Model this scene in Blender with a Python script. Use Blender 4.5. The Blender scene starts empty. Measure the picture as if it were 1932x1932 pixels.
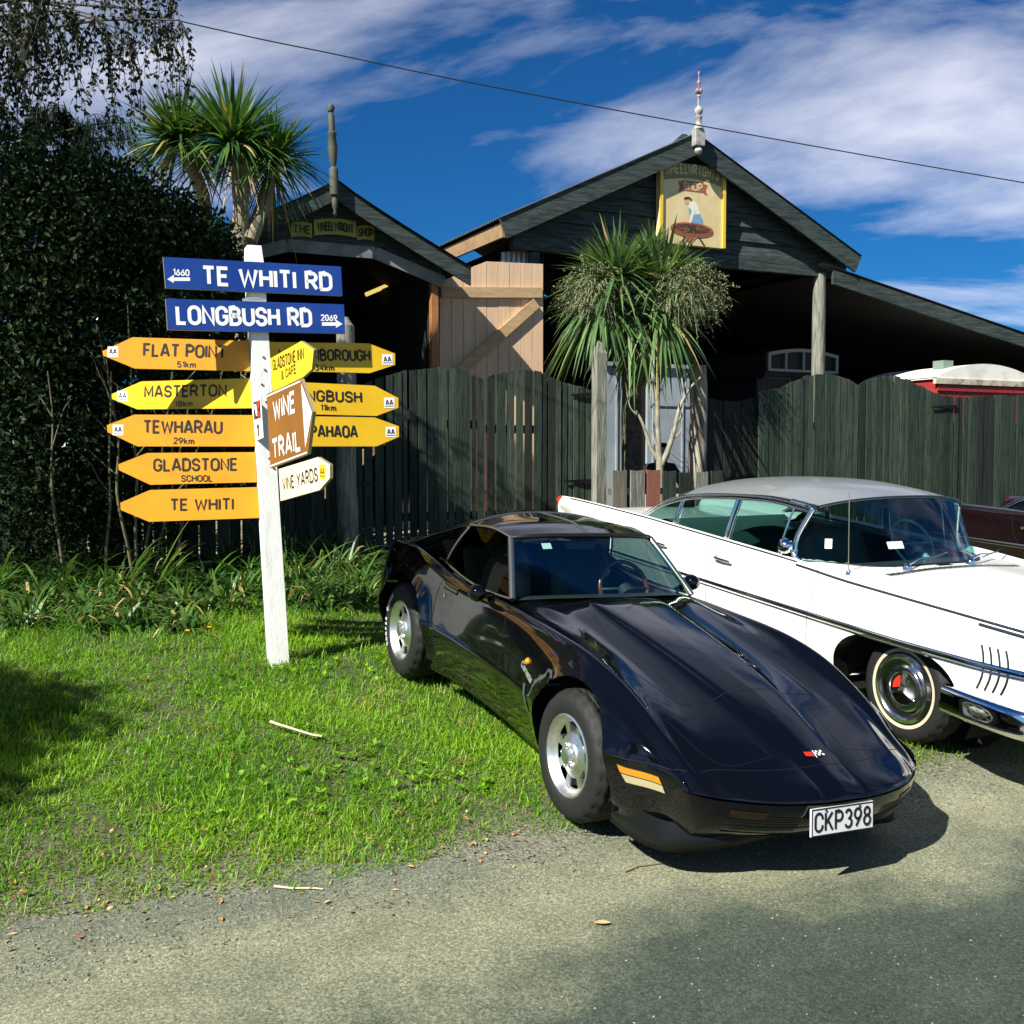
import bpy, bmesh, math, random
import numpy as np
from mathutils import Matrix, Vector
from mathutils.bvhtree import BVHTree
R_=math.radians
rng=np.random.default_rng(7); random.seed(7)
scene=bpy.context.scene
COL=scene.collection
# ---------------------------------------------------------------- camera, sky, sun, exposure
FPX=2075.0; CX=CY=966.0; PITCH=math.atan((966-865)/FPX); CZ=1.9
cd=bpy.data.cameras.new('camera'); cam=bpy.data.objects.new('camera',cd); COL.objects.link(cam)
cam.location=(0,0,CZ); cam.rotation_euler=(math.pi/2-PITCH,0,0)
cd.sensor_width=36; cd.lens=36*FPX/1932; cd.clip_end=5000; cd.clip_start=.05
scene.camera=cam
SUN_AZ=math.atan2(-.74,-.67)   # sun stands to the left and behind the camera (x,y)
SUN_EL=R_(42)
world=bpy.data.worlds.new('World'); scene.world=world; world.use_nodes=True
wn=world.node_tree.nodes; wl=world.node_tree.links
bg=wn['Background']
sky=wn.new('ShaderNodeTexSky'); sky.sky_type='NISHITA'; sky.sun_disc=False
sky.sun_elevation=SUN_EL; sky.sun_rotation=math.atan2(-.74,-.67)
sky.air_density=.9; sky.dust_density=.15; sky.ozone_density=4.0; sky.altitude=600
def wnode(t,**k):
    n=wn.new(t)
    for a,b in k.items(): setattr(n,a,b)
    return n
def wmix(blend,fac,a,b):
    m=wnode('ShaderNodeMix',data_type='RGBA',blend_type=blend)
    for s,v in ((0,fac),(6,a),(7,b)):
        if hasattr(v,'links') or hasattr(v,'is_output'): wl.new(v,m.inputs[s])
        else: m.inputs[s].default_value=v
    return m.outputs[2]
tc=wnode('ShaderNodeTexCoord')
# thin cloud deck: noise laid on a plane high above (direction divided by its height)
sep=wnode('ShaderNodeSeparateXYZ'); wl.new(tc.outputs['Generated'],sep.inputs[0])
mx=wnode('ShaderNodeMath',operation='MAXIMUM'); wl.new(sep.outputs[2],mx.inputs[0]); mx.inputs[1].default_value=.06
addz=wnode('ShaderNodeMath',operation='ADD'); wl.new(mx.outputs[0],addz.inputs[0]); addz.inputs[1].default_value=.16
dx=wnode('ShaderNodeMath',operation='DIVIDE'); wl.new(sep.outputs[0],dx.inputs[0]); wl.new(addz.outputs[0],dx.inputs[1])
dy=wnode('ShaderNodeMath',operation='DIVIDE'); wl.new(sep.outputs[1],dy.inputs[0]); wl.new(addz.outputs[0],dy.inputs[1])
cmb=wnode('ShaderNodeCombineXYZ'); wl.new(dx.outputs[0],cmb.inputs[0]); wl.new(dy.outputs[0],cmb.inputs[1])
mp=wnode('ShaderNodeMapping'); wl.new(cmb.outputs[0],mp.inputs[0]); mp.inputs['Rotation'].default_value=(0,0,R_(-25)); mp.inputs['Scale'].default_value=(.8,1.15,1); mp.inputs['Location'].default_value=(7.15,11.45,0)
n1=wnode('ShaderNodeTexNoise'); wl.new(mp.outputs[0],n1.inputs['Vector']); n1.inputs['Scale'].default_value=1.0; n1.inputs['Detail'].default_value=8; n1.inputs['Roughness'].default_value=.58; n1.inputs['Distortion'].default_value=.5
cr=wnode('ShaderNodeValToRGB'); wl.new(n1.outputs[0],cr.inputs[0])
cr.color_ramp.elements[0].position=.47; cr.color_ramp.elements[1].position=.80
thin=wnode('ShaderNodeMapRange'); wl.new(sep.outputs[2],thin.inputs[0]); thin.inputs[1].default_value=.45; thin.inputs[2].default_value=.8; thin.inputs[3].default_value=1; thin.inputs[4].default_value=.12
cf=wnode('ShaderNodeMath',operation='MULTIPLY'); wl.new(cr.outputs[0],cf.inputs[0]); wl.new(thin.outputs[0],cf.inputs[1])
lowf=wnode('ShaderNodeMapRange'); wl.new(sep.outputs[2],lowf.inputs[0]); lowf.inputs[1].default_value=.0; lowf.inputs[2].default_value=.09; cf2=wnode('ShaderNodeMath',operation='MULTIPLY'); wl.new(cf.outputs[0],cf2.inputs[0]); wl.new(lowf.outputs[0],cf2.inputs[1]); cf=cf2
tint=wmix('MULTIPLY',1.0,sky.outputs[0],(.11,.50,.84,1))
skycol=wmix('MIX',cf.outputs[0],tint,(12.6,12.5,13.4,1))
wl.new(skycol,bg.inputs[0]); bg.inputs[1].default_value=.05
sd=bpy.data.lights.new('sun','SUN'); sd.energy=5.0; sd.angle=R_(.5); sd.color=(1,.95,.86)
sun=bpy.data.objects.new('sun',sd); COL.objects.link(sun)
sv=Vector((math.cos(SUN_AZ)*math.cos(SUN_EL),math.sin(SUN_AZ)*math.cos(SUN_EL),math.sin(SUN_EL)))
sun.rotation_euler=sv.to_track_quat('Z','Y').to_euler(); sun.location=sv*50
# Nishita rotation is measured clockwise from +Y
sky.sun_rotation=math.atan2(sv.x,sv.y)
vs=scene.view_settings; vs.view_transform='Standard'; vs.look='None'; vs.exposure=1.0; vs.gamma=1; vs.use_curve_mapping=False
# ---------------------------------------------------------------- geometry of the picture
def ray(px,py):
    a=(px-CX)/FPX; b=(CY-py)/FPX
    return np.array([a,math.cos(PITCH)+b*math.sin(PITCH),-math.sin(PITCH)+b*math.cos(PITCH)])
def at(px,py,Y):
    d=ray(px,py); return d/d[1]*Y+np.array([0,0,CZ])
_n=math.hypot(.9,.43); RX,RY=.9/_n,.43/_n; TH=math.atan2(RY,RX)
def W(s,t,z=0): return np.array([s*RX-t*RY,s*RY+t*RX,z])     # along the road, away from it, up
def PL(px,py,t):
    d=ray(px,py); k=t/(-RY*d[0]+RX*d[1]); P=d*k
    return P[0]*RX+P[1]*RY, P[2]+CZ
def sstep(a,b,x):
    x=np.clip((np.asarray(x,float)-a)/(b-a),0,1); return x*x*(3-2*x)
def gh_st(s,t):
    s=np.asarray(s,float); t=np.asarray(t,float)
    g=np.interp(t,[-400,-8,-2,4.3,4.7,5.0,7.42,8.5,12.0,14.5,22,400],[-1.5,-.32,-.10,-.055,-.04,0,.305,.43,.74,.84,.85,1.2])
    g=g+.065*sstep(4.3,5.3,s)*(1-sstep(5.5,8,t))*sstep(4.6,5.1,t)
    g=g+.035*(1-sstep(1.2,2.4,s))*sstep(6.5,8,t)*(1-sstep(11,13,t))
    g=g+sstep(4.7,5.4,t)*(.012*np.sin(3.1*s+1.3*t)*np.sin(2.3*t-.7*s)+.01*np.sin(7*s)*np.sin(6*t))
    return g
def gh(x,y): return gh_st(np.asarray(x)*RX+np.asarray(y)*RY, -np.asarray(x)*RY+np.asarray(y)*RX)
def ground_hit(px,py):
    d=ray(px,py); lo,hi=1.,80.
    for _ in range(60):
        m=(lo+hi)/2; P=d/d[1]*m
        if P[2]+CZ>gh(P[0],P[1]): lo=m
        else: hi=m
    P=d/d[1]*lo; return np.array([P[0],P[1],float(gh(P[0],P[1]))])
# ---------------------------------------------------------------- materials
MATS={}
def mat(name,col=(.5,.5,.5),rough=.6,metal=0,spec=.5,col2=None,nscale=5,ndetail=4,stretch=(1,1,1),lo=.35,hi=.65,bump=0,bscale=None,coat=0,emit=None,estr=0,alpha=1,trans=0,ior=1.45,subs=None,col3=None,coord='Object'):
    if name in MATS: return MATS[name]
    m=bpy.data.materials.new(name); m.use_nodes=True; nt=m.node_tree; b=nt.nodes['Principled BSDF']
    b.inputs['Base Color'].default_value=(*col,1); b.inputs['Roughness'].default_value=rough; b.inputs['Metallic'].default_value=metal
    b.inputs['Specular IOR Level'].default_value=spec; b.inputs['Coat Weight'].default_value=coat; b.inputs['Coat Roughness'].default_value=.02
    b.inputs['IOR'].default_value=ior; b.inputs['Transmission Weight'].default_value=trans; b.inputs['Alpha'].default_value=alpha
    if emit: b.inputs['Emission Color'].default_value=(*emit,1); b.inputs['Emission Strength'].default_value=estr
    vec=None
    if col2 is not None or bump:
        t=nt.nodes.new('ShaderNodeTexCoord'); mpn=nt.nodes.new('ShaderNodeMapping'); mpn.inputs['Scale'].default_value=stretch
        nt.links.new(t.outputs[coord],mpn.inputs[0]); vec=mpn.outputs[0]
    if col2 is not None:
        n=nt.nodes.new('ShaderNodeTexNoise'); n.inputs['Scale'].default_value=nscale; n.inputs['Detail'].default_value=ndetail; n.inputs['Roughness'].default_value=.6
        nt.links.new(vec,n.inputs['Vector'])
        r=nt.nodes.new('ShaderNodeValToRGB'); nt.links.new(n.outputs[0],r.inputs[0])
        r.color_ramp.elements[0].position=lo; r.color_ramp.elements[1].position=hi
        r.color_ramp.elements[0].color=(*col,1); r.color_ramp.elements[1].color=(*col2,1)
        if col3: e=r.color_ramp.elements.new((lo+hi)/2); e.color=(*col3,1)
        nt.links.new(r.outputs[0],b.inputs['Base Color'])
    if bump:
        n=nt.nodes.new('ShaderNodeTexNoise'); n.inputs['Scale'].default_value=bscale or nscale; n.inputs['Detail'].default_value=5
        nt.links.new(vec,n.inputs['Vector'])
        bp=nt.nodes.new('ShaderNodeBump'); bp.inputs['Strength'].default_value=bump; bp.inputs['Distance'].default_value=.02
        nt.links.new(n.outputs[0],bp.inputs['Height']); nt.links.new(bp.outputs[0],b.inputs['Normal'])
    MATS[name]=m; return m
def leafmat(name,col,rough=.45,spec=.5,translucent=.25):
    if name in MATS: return MATS[name]
    m=mat(name,col,rough,spec=spec); nt=m.node_tree; b=nt.nodes['Principled BSDF']; o=nt.nodes['Material Output']
    tr=nt.nodes.new('ShaderNodeBsdfTranslucent'); tr.inputs[0].default_value=(min(1,col[0]*1.6),min(1,col[1]*1.5),col[2]*.8,1)
    mi=nt.nodes.new('ShaderNodeMixShader'); mi.inputs[0].default_value=translucent
    nt.links.new(b.outputs[0],mi.inputs[1]); nt.links.new(tr.outputs[0],mi.inputs[2]); nt.links.new(mi.outputs[0],o.inputs[0])
    return m
# ---------------------------------------------------------------- objects
WM={}
def tag(o,label=None,cat=None,group=None,kind=None):
    if label: o['label']=label
    if cat: o['category']=cat
    if group: o['group']=group
    if kind: o['kind']=kind
    return o
def thing(name,label,cat,loc,group=None,mw=None):
    o=bpy.data.objects.new(name,None); COL.objects.link(o); o.empty_display_size=.2
    M=mw.copy() if mw is not None else Matrix.Translation(Vector([float(v) for v in loc]))
    o.matrix_world=M; WM[o]=M
    return tag(o,label,cat,group)
class MB:
    """collects geometry (world or local coordinates) and becomes ONE mesh object"""
    def __init__(self,T=None): self.v=[];self.f=[];self.m=[];self.n=0;self.T=T;self.fs=[]
    def add(self,v,f,mi=0,smooth=None):
        v=np.asarray(v,float).reshape(-1,3)
        if self.T is not None: v=v@np.array(self.T.to_3x3()).T+np.array(self.T.translation)
        self.v.append(v); n=self.n
        for q in f: self.f.append([i+n for i in q])
        self.m.extend([mi]*len(f)); self.fs.extend([smooth]*len(f)); self.n+=len(v); return self
    def box(self,lo,hi,mi=0,ch=0):
        x0,y0,z0=[min(a,b) for a,b in zip(lo,hi)]; x1,y1,z1=[max(a,b) for a,b in zip(lo,hi)]
        v=[(x0,y0,z0),(x1,y0,z0),(x1,y1,z0),(x0,y1,z0),(x0,y0,z1),(x1,y0,z1),(x1,y1,z1),(x0,y1,z1)]
        return self.add(v,[(0,3,2,1),(4,5,6,7),(0,1,5,4),(1,2,6,5),(2,3,7,6),(3,0,4,7)],mi)
    def bar(self,p,q,w,h,up=(0,0,1),mi=0,w2=None,h2=None):
        p=np.array(p,float);q=np.array(q,float);d=q-p;d/=np.linalg.norm(d);u=np.array(up,float);sx=np.cross(d,u);sx/=np.linalg.norm(sx);u=np.cross(sx,d)
        w2=w if w2 is None else w2;h2=h if h2 is None else h2
        v=[p-sx*w/2-u*h/2,p+sx*w/2-u*h/2,p+sx*w/2+u*h/2,p-sx*w/2+u*h/2,q-sx*w2/2-u*h2/2,q+sx*w2/2-u*h2/2,q+sx*w2/2+u*h2/2,q-sx*w2/2+u*h2/2]
        return self.add(v,[(0,3,2,1),(4,5,6,7),(0,1,5,4),(1,2,6,5),(2,3,7,6),(3,0,4,7)],mi)
    def tube(self,path,rad,n=10,mi=0,cap=True,smooth=True,jit=0):
        P=np.array(path,float); k=len(P); rad=np.broadcast_to(np.asarray(rad,float),(k,))
        T_=np.gradient(P,axis=0); T_/=np.linalg.norm(T_,axis=1)[:,None]+1e-9
        ref=np.array([0,0,1.]) if abs(T_[0][2])<.9 else np.array([1.,0,0])
        V=[]
        for i in range(k):
            a=np.cross(T_[i],ref); na=np.linalg.norm(a)
            if na<1e-4: a=np.cross(T_[i],[0,1.,0]); na=np.linalg.norm(a)
            a/=na; b=np.cross(T_[i],a)
            for j in range(n):
                w=2*math.pi*j/n; r=rad[i]*(1+(jit*(random.random()-.5) if jit else 0)); V.append(P[i]+r*(math.cos(w)*a+math.sin(w)*b))
        F=[(i*n+j,i*n+(j+1)%n,(i+1)*n+(j+1)%n,(i+1)*n+j) for i in range(k-1) for j in range(n)]
        self.add(V,F,mi,smooth)
        if cap:
            self.add(V[:n],[tuple(range(n))],mi,False); self.add(V[-n:],[tuple(range(n-1,-1,-1))],mi,False)
        return self
    def lathe(self,prof,c,axis=(0,0,1),n=24,mi=0,smooth=True):
        """prof: (radius, height along axis)"""
        a=np.array(axis,float);a/=np.linalg.norm(a); u=np.cross(a,[1.,0,0] if abs(a[0])<.9 else [0,1.,0]);u/=np.linalg.norm(u);w=np.cross(a,u);c=np.array(c,float)
        V=[c+a*h+r*(math.cos(2*math.pi*j/n)*u+math.sin(2*math.pi*j/n)*w) for r,h in prof for j in range(n)]
        F=[(i*n+j,i*n+(j+1)%n,(i+1)*n+(j+1)%n,(i+1)*n+j) for i in range(len(prof)-1) for j in range(n)]
        return self.add(V,F,mi,smooth)
    def prism(self,poly,o,u,v,thick,mi=0,mi_side=None):
        """2-D polygon in plane (o,u,v), front face at o, extruded back along -(u x v) by thick"""
        o=np.array(o,float);u=np.array(u,float);v=np.array(v,float);nn=np.cross(u,v);nn/=np.linalg.norm(nn)
        A=[o+a*u+b*v for a,b in poly];B=[p-nn*thick for p in A];k=len(poly)
        self.add(A,[tuple(range(k))],mi,False)
        self.add(A+B,[tuple(range(2*k-1,k-1,-1))]+[(i,i+k,(i+1)%k+k,(i+1)%k) for i in range(k)],mi if mi_side is None else mi_side,False)
        return self
    def grid(self,P,mi=0,smooth=True,flip=False):
        P=np.asarray(P,float);a,b=P.shape[:2]
        F=[(i*b+j,i*b+j+1,(i+1)*b+j+1,(i+1)*b+j) for i in range(a-1) for j in range(b-1)]
        if flip: F=[q[::-1] for q in F]
        return self.add(P.reshape(-1,3),F,mi,smooth)
    def raw(self,v,f,mi=0,smooth=None): return self.add(v,f,mi,smooth)
    def build(self,name,mats,parent=None,smooth=False,local=False,angle=None,loc=None):
        me=bpy.data.meshes.new(name); V=np.concatenate(self.v) if self.v else np.zeros((0,3))
        o=bpy.data.objects.new(name,me); COL.objects.link(o)
        if parent is not None:
            o.parent=parent; WM[o]=WM[parent]
            if not local:
                Mi=WM[parent].inverted(); V=V@np.array(Mi.to_3x3()).T+np.array(Mi.translation)
        elif not local:
            c=np.array(loc,float) if loc is not None else np.array([(V[:,0].min()+V[:,0].max())/2,(V[:,1].min()+V[:,1].max())/2,V[:,2].min()])
            V=V-c; o.location=c; WM[o]=Matrix.Translation(Vector(c))
        else: WM[o]=Matrix.Identity(4)
        me.from_pydata(V.tolist(),[],self.f)
        for m in (mats if isinstance(mats,(list,tuple)) else [mats]): me.materials.append(m)
        me.polygons.foreach_set('material_index',self.m)
        me.polygons.foreach_set('use_smooth',[smooth if s is None else s for s in self.fs])
        me.update()
        if angle is not None: sharp(me,angle)
        return o
def sharp(me,deg):
    bm=bmesh.new(); bm.from_mesh(me); a=R_(deg)
    for e in bm.edges:
        e.smooth = not (len(e.link_faces)==2 and e.calc_face_angle(0)>a)
    for f in bm.faces: f.smooth=True
    bm.to_mesh(me); bm.free()
def fast_mesh(name,V,quads,mats,mi,parent=None,smooth=False,kind=None):
    """numpy arrays -> mesh object; quads is (n,k) with k = 3 or 4; V in world coordinates"""
    me=bpy.data.meshes.new(name); V=np.asarray(V,np.float32)
    o=bpy.data.objects.new(name,me); COL.objects.link(o)
    if parent is not None:
        o.parent=parent; WM[o]=WM[parent]; Mi=WM[parent].inverted(); V=(V@np.array(Mi.to_3x3()).T+np.array(Mi.translation)).astype(np.float32)
    n,k=quads.shape
    me.vertices.add(len(V)); me.vertices.foreach_set('co',V.ravel())
    me.loops.add(n*k); me.loops.foreach_set('vertex_index',quads.astype(np.int32).ravel())
    me.polygons.add(n); me.polygons.foreach_set('loop_start',np.arange(0,n*k,k,dtype=np.int32))
    try: me.polygons.foreach_set('loop_total',np.full(n,k,np.int32))
    except Exception: pass
    for m in mats: me.materials.append(m)
    me.polygons.foreach_set('material_index',np.asarray(mi,np.int32)); me.polygons.foreach_set('use_smooth',np.full(n,smooth,bool))
    me.update(calc_edges=True); me.validate()
    return o
def unit(a): return a/(np.linalg.norm(a,axis=-1,keepdims=True)+1e-9)
def leaf_cards(C,D,N,L,Wd):
    """diamond leaves: centre base C, direction D, normal N, length L, width Wd -> V (4n,3), quads"""
    D=unit(D); S=unit(np.cross(D,N)); L=np.asarray(L)[:,None]; Wd=np.asarray(Wd)[:,None]
    Nn=np.cross(S,D)
    V=np.stack([C,C+D*L*.45+S*Wd/2+Nn*Wd*.12,C+D*L,C+D*L*.45-S*Wd/2+Nn*Wd*.12],1).reshape(-1,3)
    return V,np.arange(len(C)*4).reshape(-1,4)
def blades(B,D,L,Wd,bend,seg=3,side=None,grav=None):
    """curved tapering strips from base B, initial direction D, arching down by bend"""
    n=len(B); D=unit(D); S=side if side is not None else unit(np.cross(D,np.array([0,0,1.])+rng.normal(0,.15,(n,3))))
    ts=np.linspace(0,1,seg+1); V=[]
    L=np.asarray(L)[:,None]; Wd=np.asarray(Wd)[:,None]; bend=np.asarray(bend)[:,None]
    for t in ts:
        c=B+D*L*t+np.array([0,0,-1.])*L*bend*t*t
        w=Wd*(.55+.45*min(1,t*4))*(1-t**1.7)/2+.0004
        V.append(c-S*w); V.append(c+S*w)
    V=np.stack(V,1); k=2*(seg+1); base=(np.arange(n)*k)[:,None]
    q=np.concatenate([base+np.array([2*i,2*i+1,2*i+3,2*i+2]) for i in range(seg)],0)
    return V.reshape(-1,3),q
def pchip(x,y,xq):
    x=np.asarray(x,float);y=np.asarray(y,float);h=np.diff(x);sh=(1,)*(y.ndim-1);hh=h.reshape(-1,*sh);d=np.diff(y,axis=0)/hh
    m=np.zeros_like(y)
    w1=(2*hh[1:]+hh[:-1]);w2=(hh[1:]+2*hh[:-1])
    with np.errstate(divide='ignore',invalid='ignore'):
        mm=(w1+w2)/(w1/d[:-1]+w2/d[1:])
    m[1:-1]=np.where(d[:-1]*d[1:]>0,np.nan_to_num(mm),0)
    m[0]=d[0];m[-1]=d[-1]
    xq=np.asarray(xq,float);i=np.clip(np.searchsorted(x,xq)-1,0,len(x)-2);t=((xq-x[i])/h[i]).reshape(-1,*sh);H=hh[i]
    return (2*t**3-3*t**2+1)*y[i]+(t**3-2*t**2+t)*H*m[i]+(-2*t**3+3*t**2)*y[i+1]+(t**3-t**2)*H*m[i+1]
def crom(P,n,closed=False):
    """Catmull-Rom resample of a polyline with n points (by parameter)"""
    P=np.asarray(P,float);k=len(P);Q=np.vstack([2*P[0]-P[1],P,2*P[-1]-P[-2]]);u=np.linspace(0,k-1-1e-9,n);i=u.astype(int);t=(u-i)[:,None]
    a,b,c,d=Q[i],Q[i+1],Q[i+2],Q[i+3]
    return .5*((2*b)+(-a+c)*t+(2*a-5*b+4*c-d)*t*t+(-a+3*b-3*c+d)*t**3)
_tx={}
def text_geo(body,size=1,xs=1,bold=0,align='CENTER',extr=.001,sp=1):
    """flat lettering as (verts, faces) in the xy plane, centred vertically on cap height"""
    key=(body,size,xs,bold,align,extr,sp)
    if key in _tx: return _tx[key]
    cu=bpy.data.curves.new('t','FONT'); cu.body=body; cu.size=size; cu.align_x=align; cu.offset=bold; cu.extrude=extr; cu.resolution_u=3; cu.space_character=sp; cu.fill_mode='BOTH'
    ob=bpy.data.objects.new('t',cu); COL.objects.link(ob)
    dg=bpy.context.evaluated_depsgraph_get(); me=bpy.data.meshes.new_from_object(ob.evaluated_get(dg))
    V=np.array([v.co[:] for v in me.vertices]).reshape(-1,3); F=[tuple(p.vertices) for p in me.polygons]
    bpy.data.objects.remove(ob); bpy.data.curves.remove(cu); bpy.data.meshes.remove(me)
    if len(V): V[:,0]*=xs; V[:,1]-=.36*size
    _tx[key]=(V,F); return _tx[key]
def put_text(mb,body,o,u,v,size,xs=1,bold=0,align='CENTER',mi=1,lift=.002,sp=1,width=None):
    V,F=text_geo(body,size,xs,bold,align,.0008,sp)
    V=V.copy()
    if width:
        w=V[:,0].max()-V[:,0].min(); V[:,0]*=width/w
    o=np.array(o,float);u=np.array(u,float);v=np.array(v,float);n=np.cross(u,v);n/=np.linalg.norm(n)
    mb.add(o+V[:,:1]*u+V[:,1:2]*v+(V[:,2:3]+lift)*n,F,mi,False)
# ---------------------------------------------------------------- even-stroke road sign lettering
def _a(cx,cy,rx,ry,a0,a1,n=9): return [(cx+rx*math.cos(R_(a0+(a1-a0)*i/n)),cy+ry*math.sin(R_(a0+(a1-a0)*i/n))) for i in range(n+1)]
_O=lambda w: _a(w/2,.70,w/2,.30,90,180,5)+_a(w/2,.30,w/2,.30,180,360,9)+_a(w/2,.70,w/2,.30,0,92,5)
GLY={'A':(.62,[[(0,0),(.27,1),(.35,1),(.62,0)],[(.12,.30),(.50,.30)]]),
'B':(.54,[[(0,.53),(.28,.53)]+_a(.28,.265,.26,.265,90,-90)+[(0,0),(0,1),(.27,1)]+_a(.27,.765,.22,.235,90,-90)+[(.2,.53)]]),
'C':(.54,[[(.54,.66)]+_a(.27,.72,.27,.28,10,180)+_a(.27,.28,.27,.28,180,350)+[(.54,.34)]]),
'D':(.55,[[(.0,.0),(0,1),(.27,1)]+_a(.27,.72,.28,.28,90,0,5)+_a(.27,.28,.28,.28,0,-90,5)+[(-.05,0)]]),
'E':(.46,[[(.46,1),(0,1),(0,0),(.46,0)],[(0,.52),(.40,.52)]]),'F':(.45,[[(.45,1),(0,1),(0,0)],[(0,.50),(.38,.50)]]),
'G':(.57,[[(.55,.70)]+_a(.28,.72,.28,.28,15,180)+_a(.28,.28,.28,.28,180,360)+[(.56,.46),(.32,.46)]]),
'H':(.54,[[(0,0),(0,1)],[(.54,0),(.54,1)],[(0,.52),(.54,.52)]]),'I':(.0,[[(0,0),(0,1)]]),
'K':(.54,[[(0,0),(0,1)],[(.52,1),(.02,.40)],[(.17,.58),(.54,0)]]),'L':(.44,[[(0,1),(0,0),(.44,0)]]),
'M':(.66,[[(0,0),(0,1),(.33,.22),(.66,1),(.66,0)]]),'N':(.55,[[(0,0),(0,1),(.55,0),(.55,1)]]),
'O':(.58,[_O(.58)]),'P':(.53,[[(0,0),(0,1),(.28,1)]+_a(.28,.73,.25,.27,90,-90)+[(.0,.46)]]),
'R':(.55,[[(0,0),(0,1),(.28,1)]+_a(.28,.74,.25,.26,90,-90)+[(.0,.48)],[(.27,.48),(.55,0)]]),
'S':(.52,[[(.50,.72)]+_a(.26,.745,.25,.255,10,250)+_a(.26,.255,.26,.255,80,-170)+[(.0,.28)]]),
'T':(.54,[[(0,1),(.54,1)],[(.27,1),(.27,0)]]),'U':(.55,[[(0,1)]+_a(.275,.275,.275,.275,180,360)+[(.55,1)]]),
'V':(.60,[[(0,1),(.30,0),(.60,1)]]),'W':(.84,[[(0,1),(.20,0),(.42,.86),(.64,0),(.84,1)]]),'Y':(.58,[[(0,1),(.29,.45),(.29,0)],[(.58,1),(.29,.45)]]),
'&':(.58,[[(.58,0),(.13,.68)]+_a(.26,.82,.15,.18,215,-35)+[(.08,.42)]+_a(.22,.22,.20,.22,130,310)+[(.55,.42)]]),
'0':(.48,[_O(.48)]),'1':(.20,[[(0,.78),(.2,1),(.2,0)]]),'2':(.48,[_a(.24,.74,.24,.26,170,-25)+[(0,0),(.5,0)]]),
'3':(.48,[_a(.23,.76,.22,.24,165,-80)+_a(.23,.265,.25,.265,80,-165)]),'4':(.54,[[(.38,0),(.38,1),(0,.28),(.54,.28)]]),
'5':(.48,[[(.44,1),(.07,1),(.03,.54)]+_a(.24,.31,.24,.31,125,-155)]),'6':(.50,[[(.40,1)]+_a(.25,.29,.25,.29,150,515,16)]),
'8':(.50,[_a(.25,.77,.21,.23,0,365,14),_a(.25,.27,.25,.27,0,365,14)]),'9':(.50,[[(.12,0)]+_a(.25,.71,.25,.29,-30,335,16)]),
'k':(.42,[[(0,0),(0,1)],[(.38,.66),(0,.26)],[(.13,.40),(.42,0)]]),'m':(.68,[[(0,0),(0,.66)],[(0,.46)]+_a(.17,.48,.17,.18,180,0,6)+[(.34,0)],[(.34,.46)]+_a(.51,.48,.17,.18,180,0,6)+[(.68,0)]])}
def stroke_strip(P,th):
    P=np.array(P,float); d=np.diff(P,axis=0); d/=np.linalg.norm(d,axis=1)[:,None]+1e-9; nn=np.stack([-d[:,1],d[:,0]],1); L=[];Rr=[]
    for i in range(len(P)):
        if i==0: m=nn[0]; k=1
        elif i==len(P)-1: m=nn[-1]; k=1
        else: m=nn[i-1]+nn[i]; m/=np.linalg.norm(m)+1e-9; k=min(1.7,1/max(.3,m@nn[i]))
        L.append(P[i]+m*k*th/2); Rr.append(P[i]-m*k*th/2)
    V=[]; 
    for a,b in zip(L,Rr): V+= [b,a]
    return np.array(V),[(2*i,2*i+2,2*i+3,2*i+1) for i in range(len(P)-1)]
def stroke_text(txt,h,width=None,th=.15,gap=.24):
    """list of (verts2d, faces) strokes centred on the origin; h cap height, width total width"""
    x=0;items=[]
    for ch in txt:
        if ch==' ': x+=.42; continue
        w,st=GLY[ch]; items.append((x,st)); x+=w+gap
    tot=x-gap; sx=h if width is None else width/(tot+th); out=[]
    for x0,st in items:
        for s in st: V,F=stroke_strip([((x0+a-tot/2)*sx,(b-.5)*h*(1-th)) for a,b in s],th*h); out.append((V,F))
    return out
def put_sign(mb,txt,o,u,v,h,width,mi=1,lift=.002,th=.15):
    o=np.array(o,float);u=np.array(u,float);v=np.array(v,float);n=np.cross(u,v);n/=np.linalg.norm(n)
    for k,(V,F) in enumerate(stroke_text(txt,h,width,th)): mb.add(o+V[:,:1]*u+V[:,1:2]*v+n*(lift+.00012*(k%9)),F,mi,False)
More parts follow.
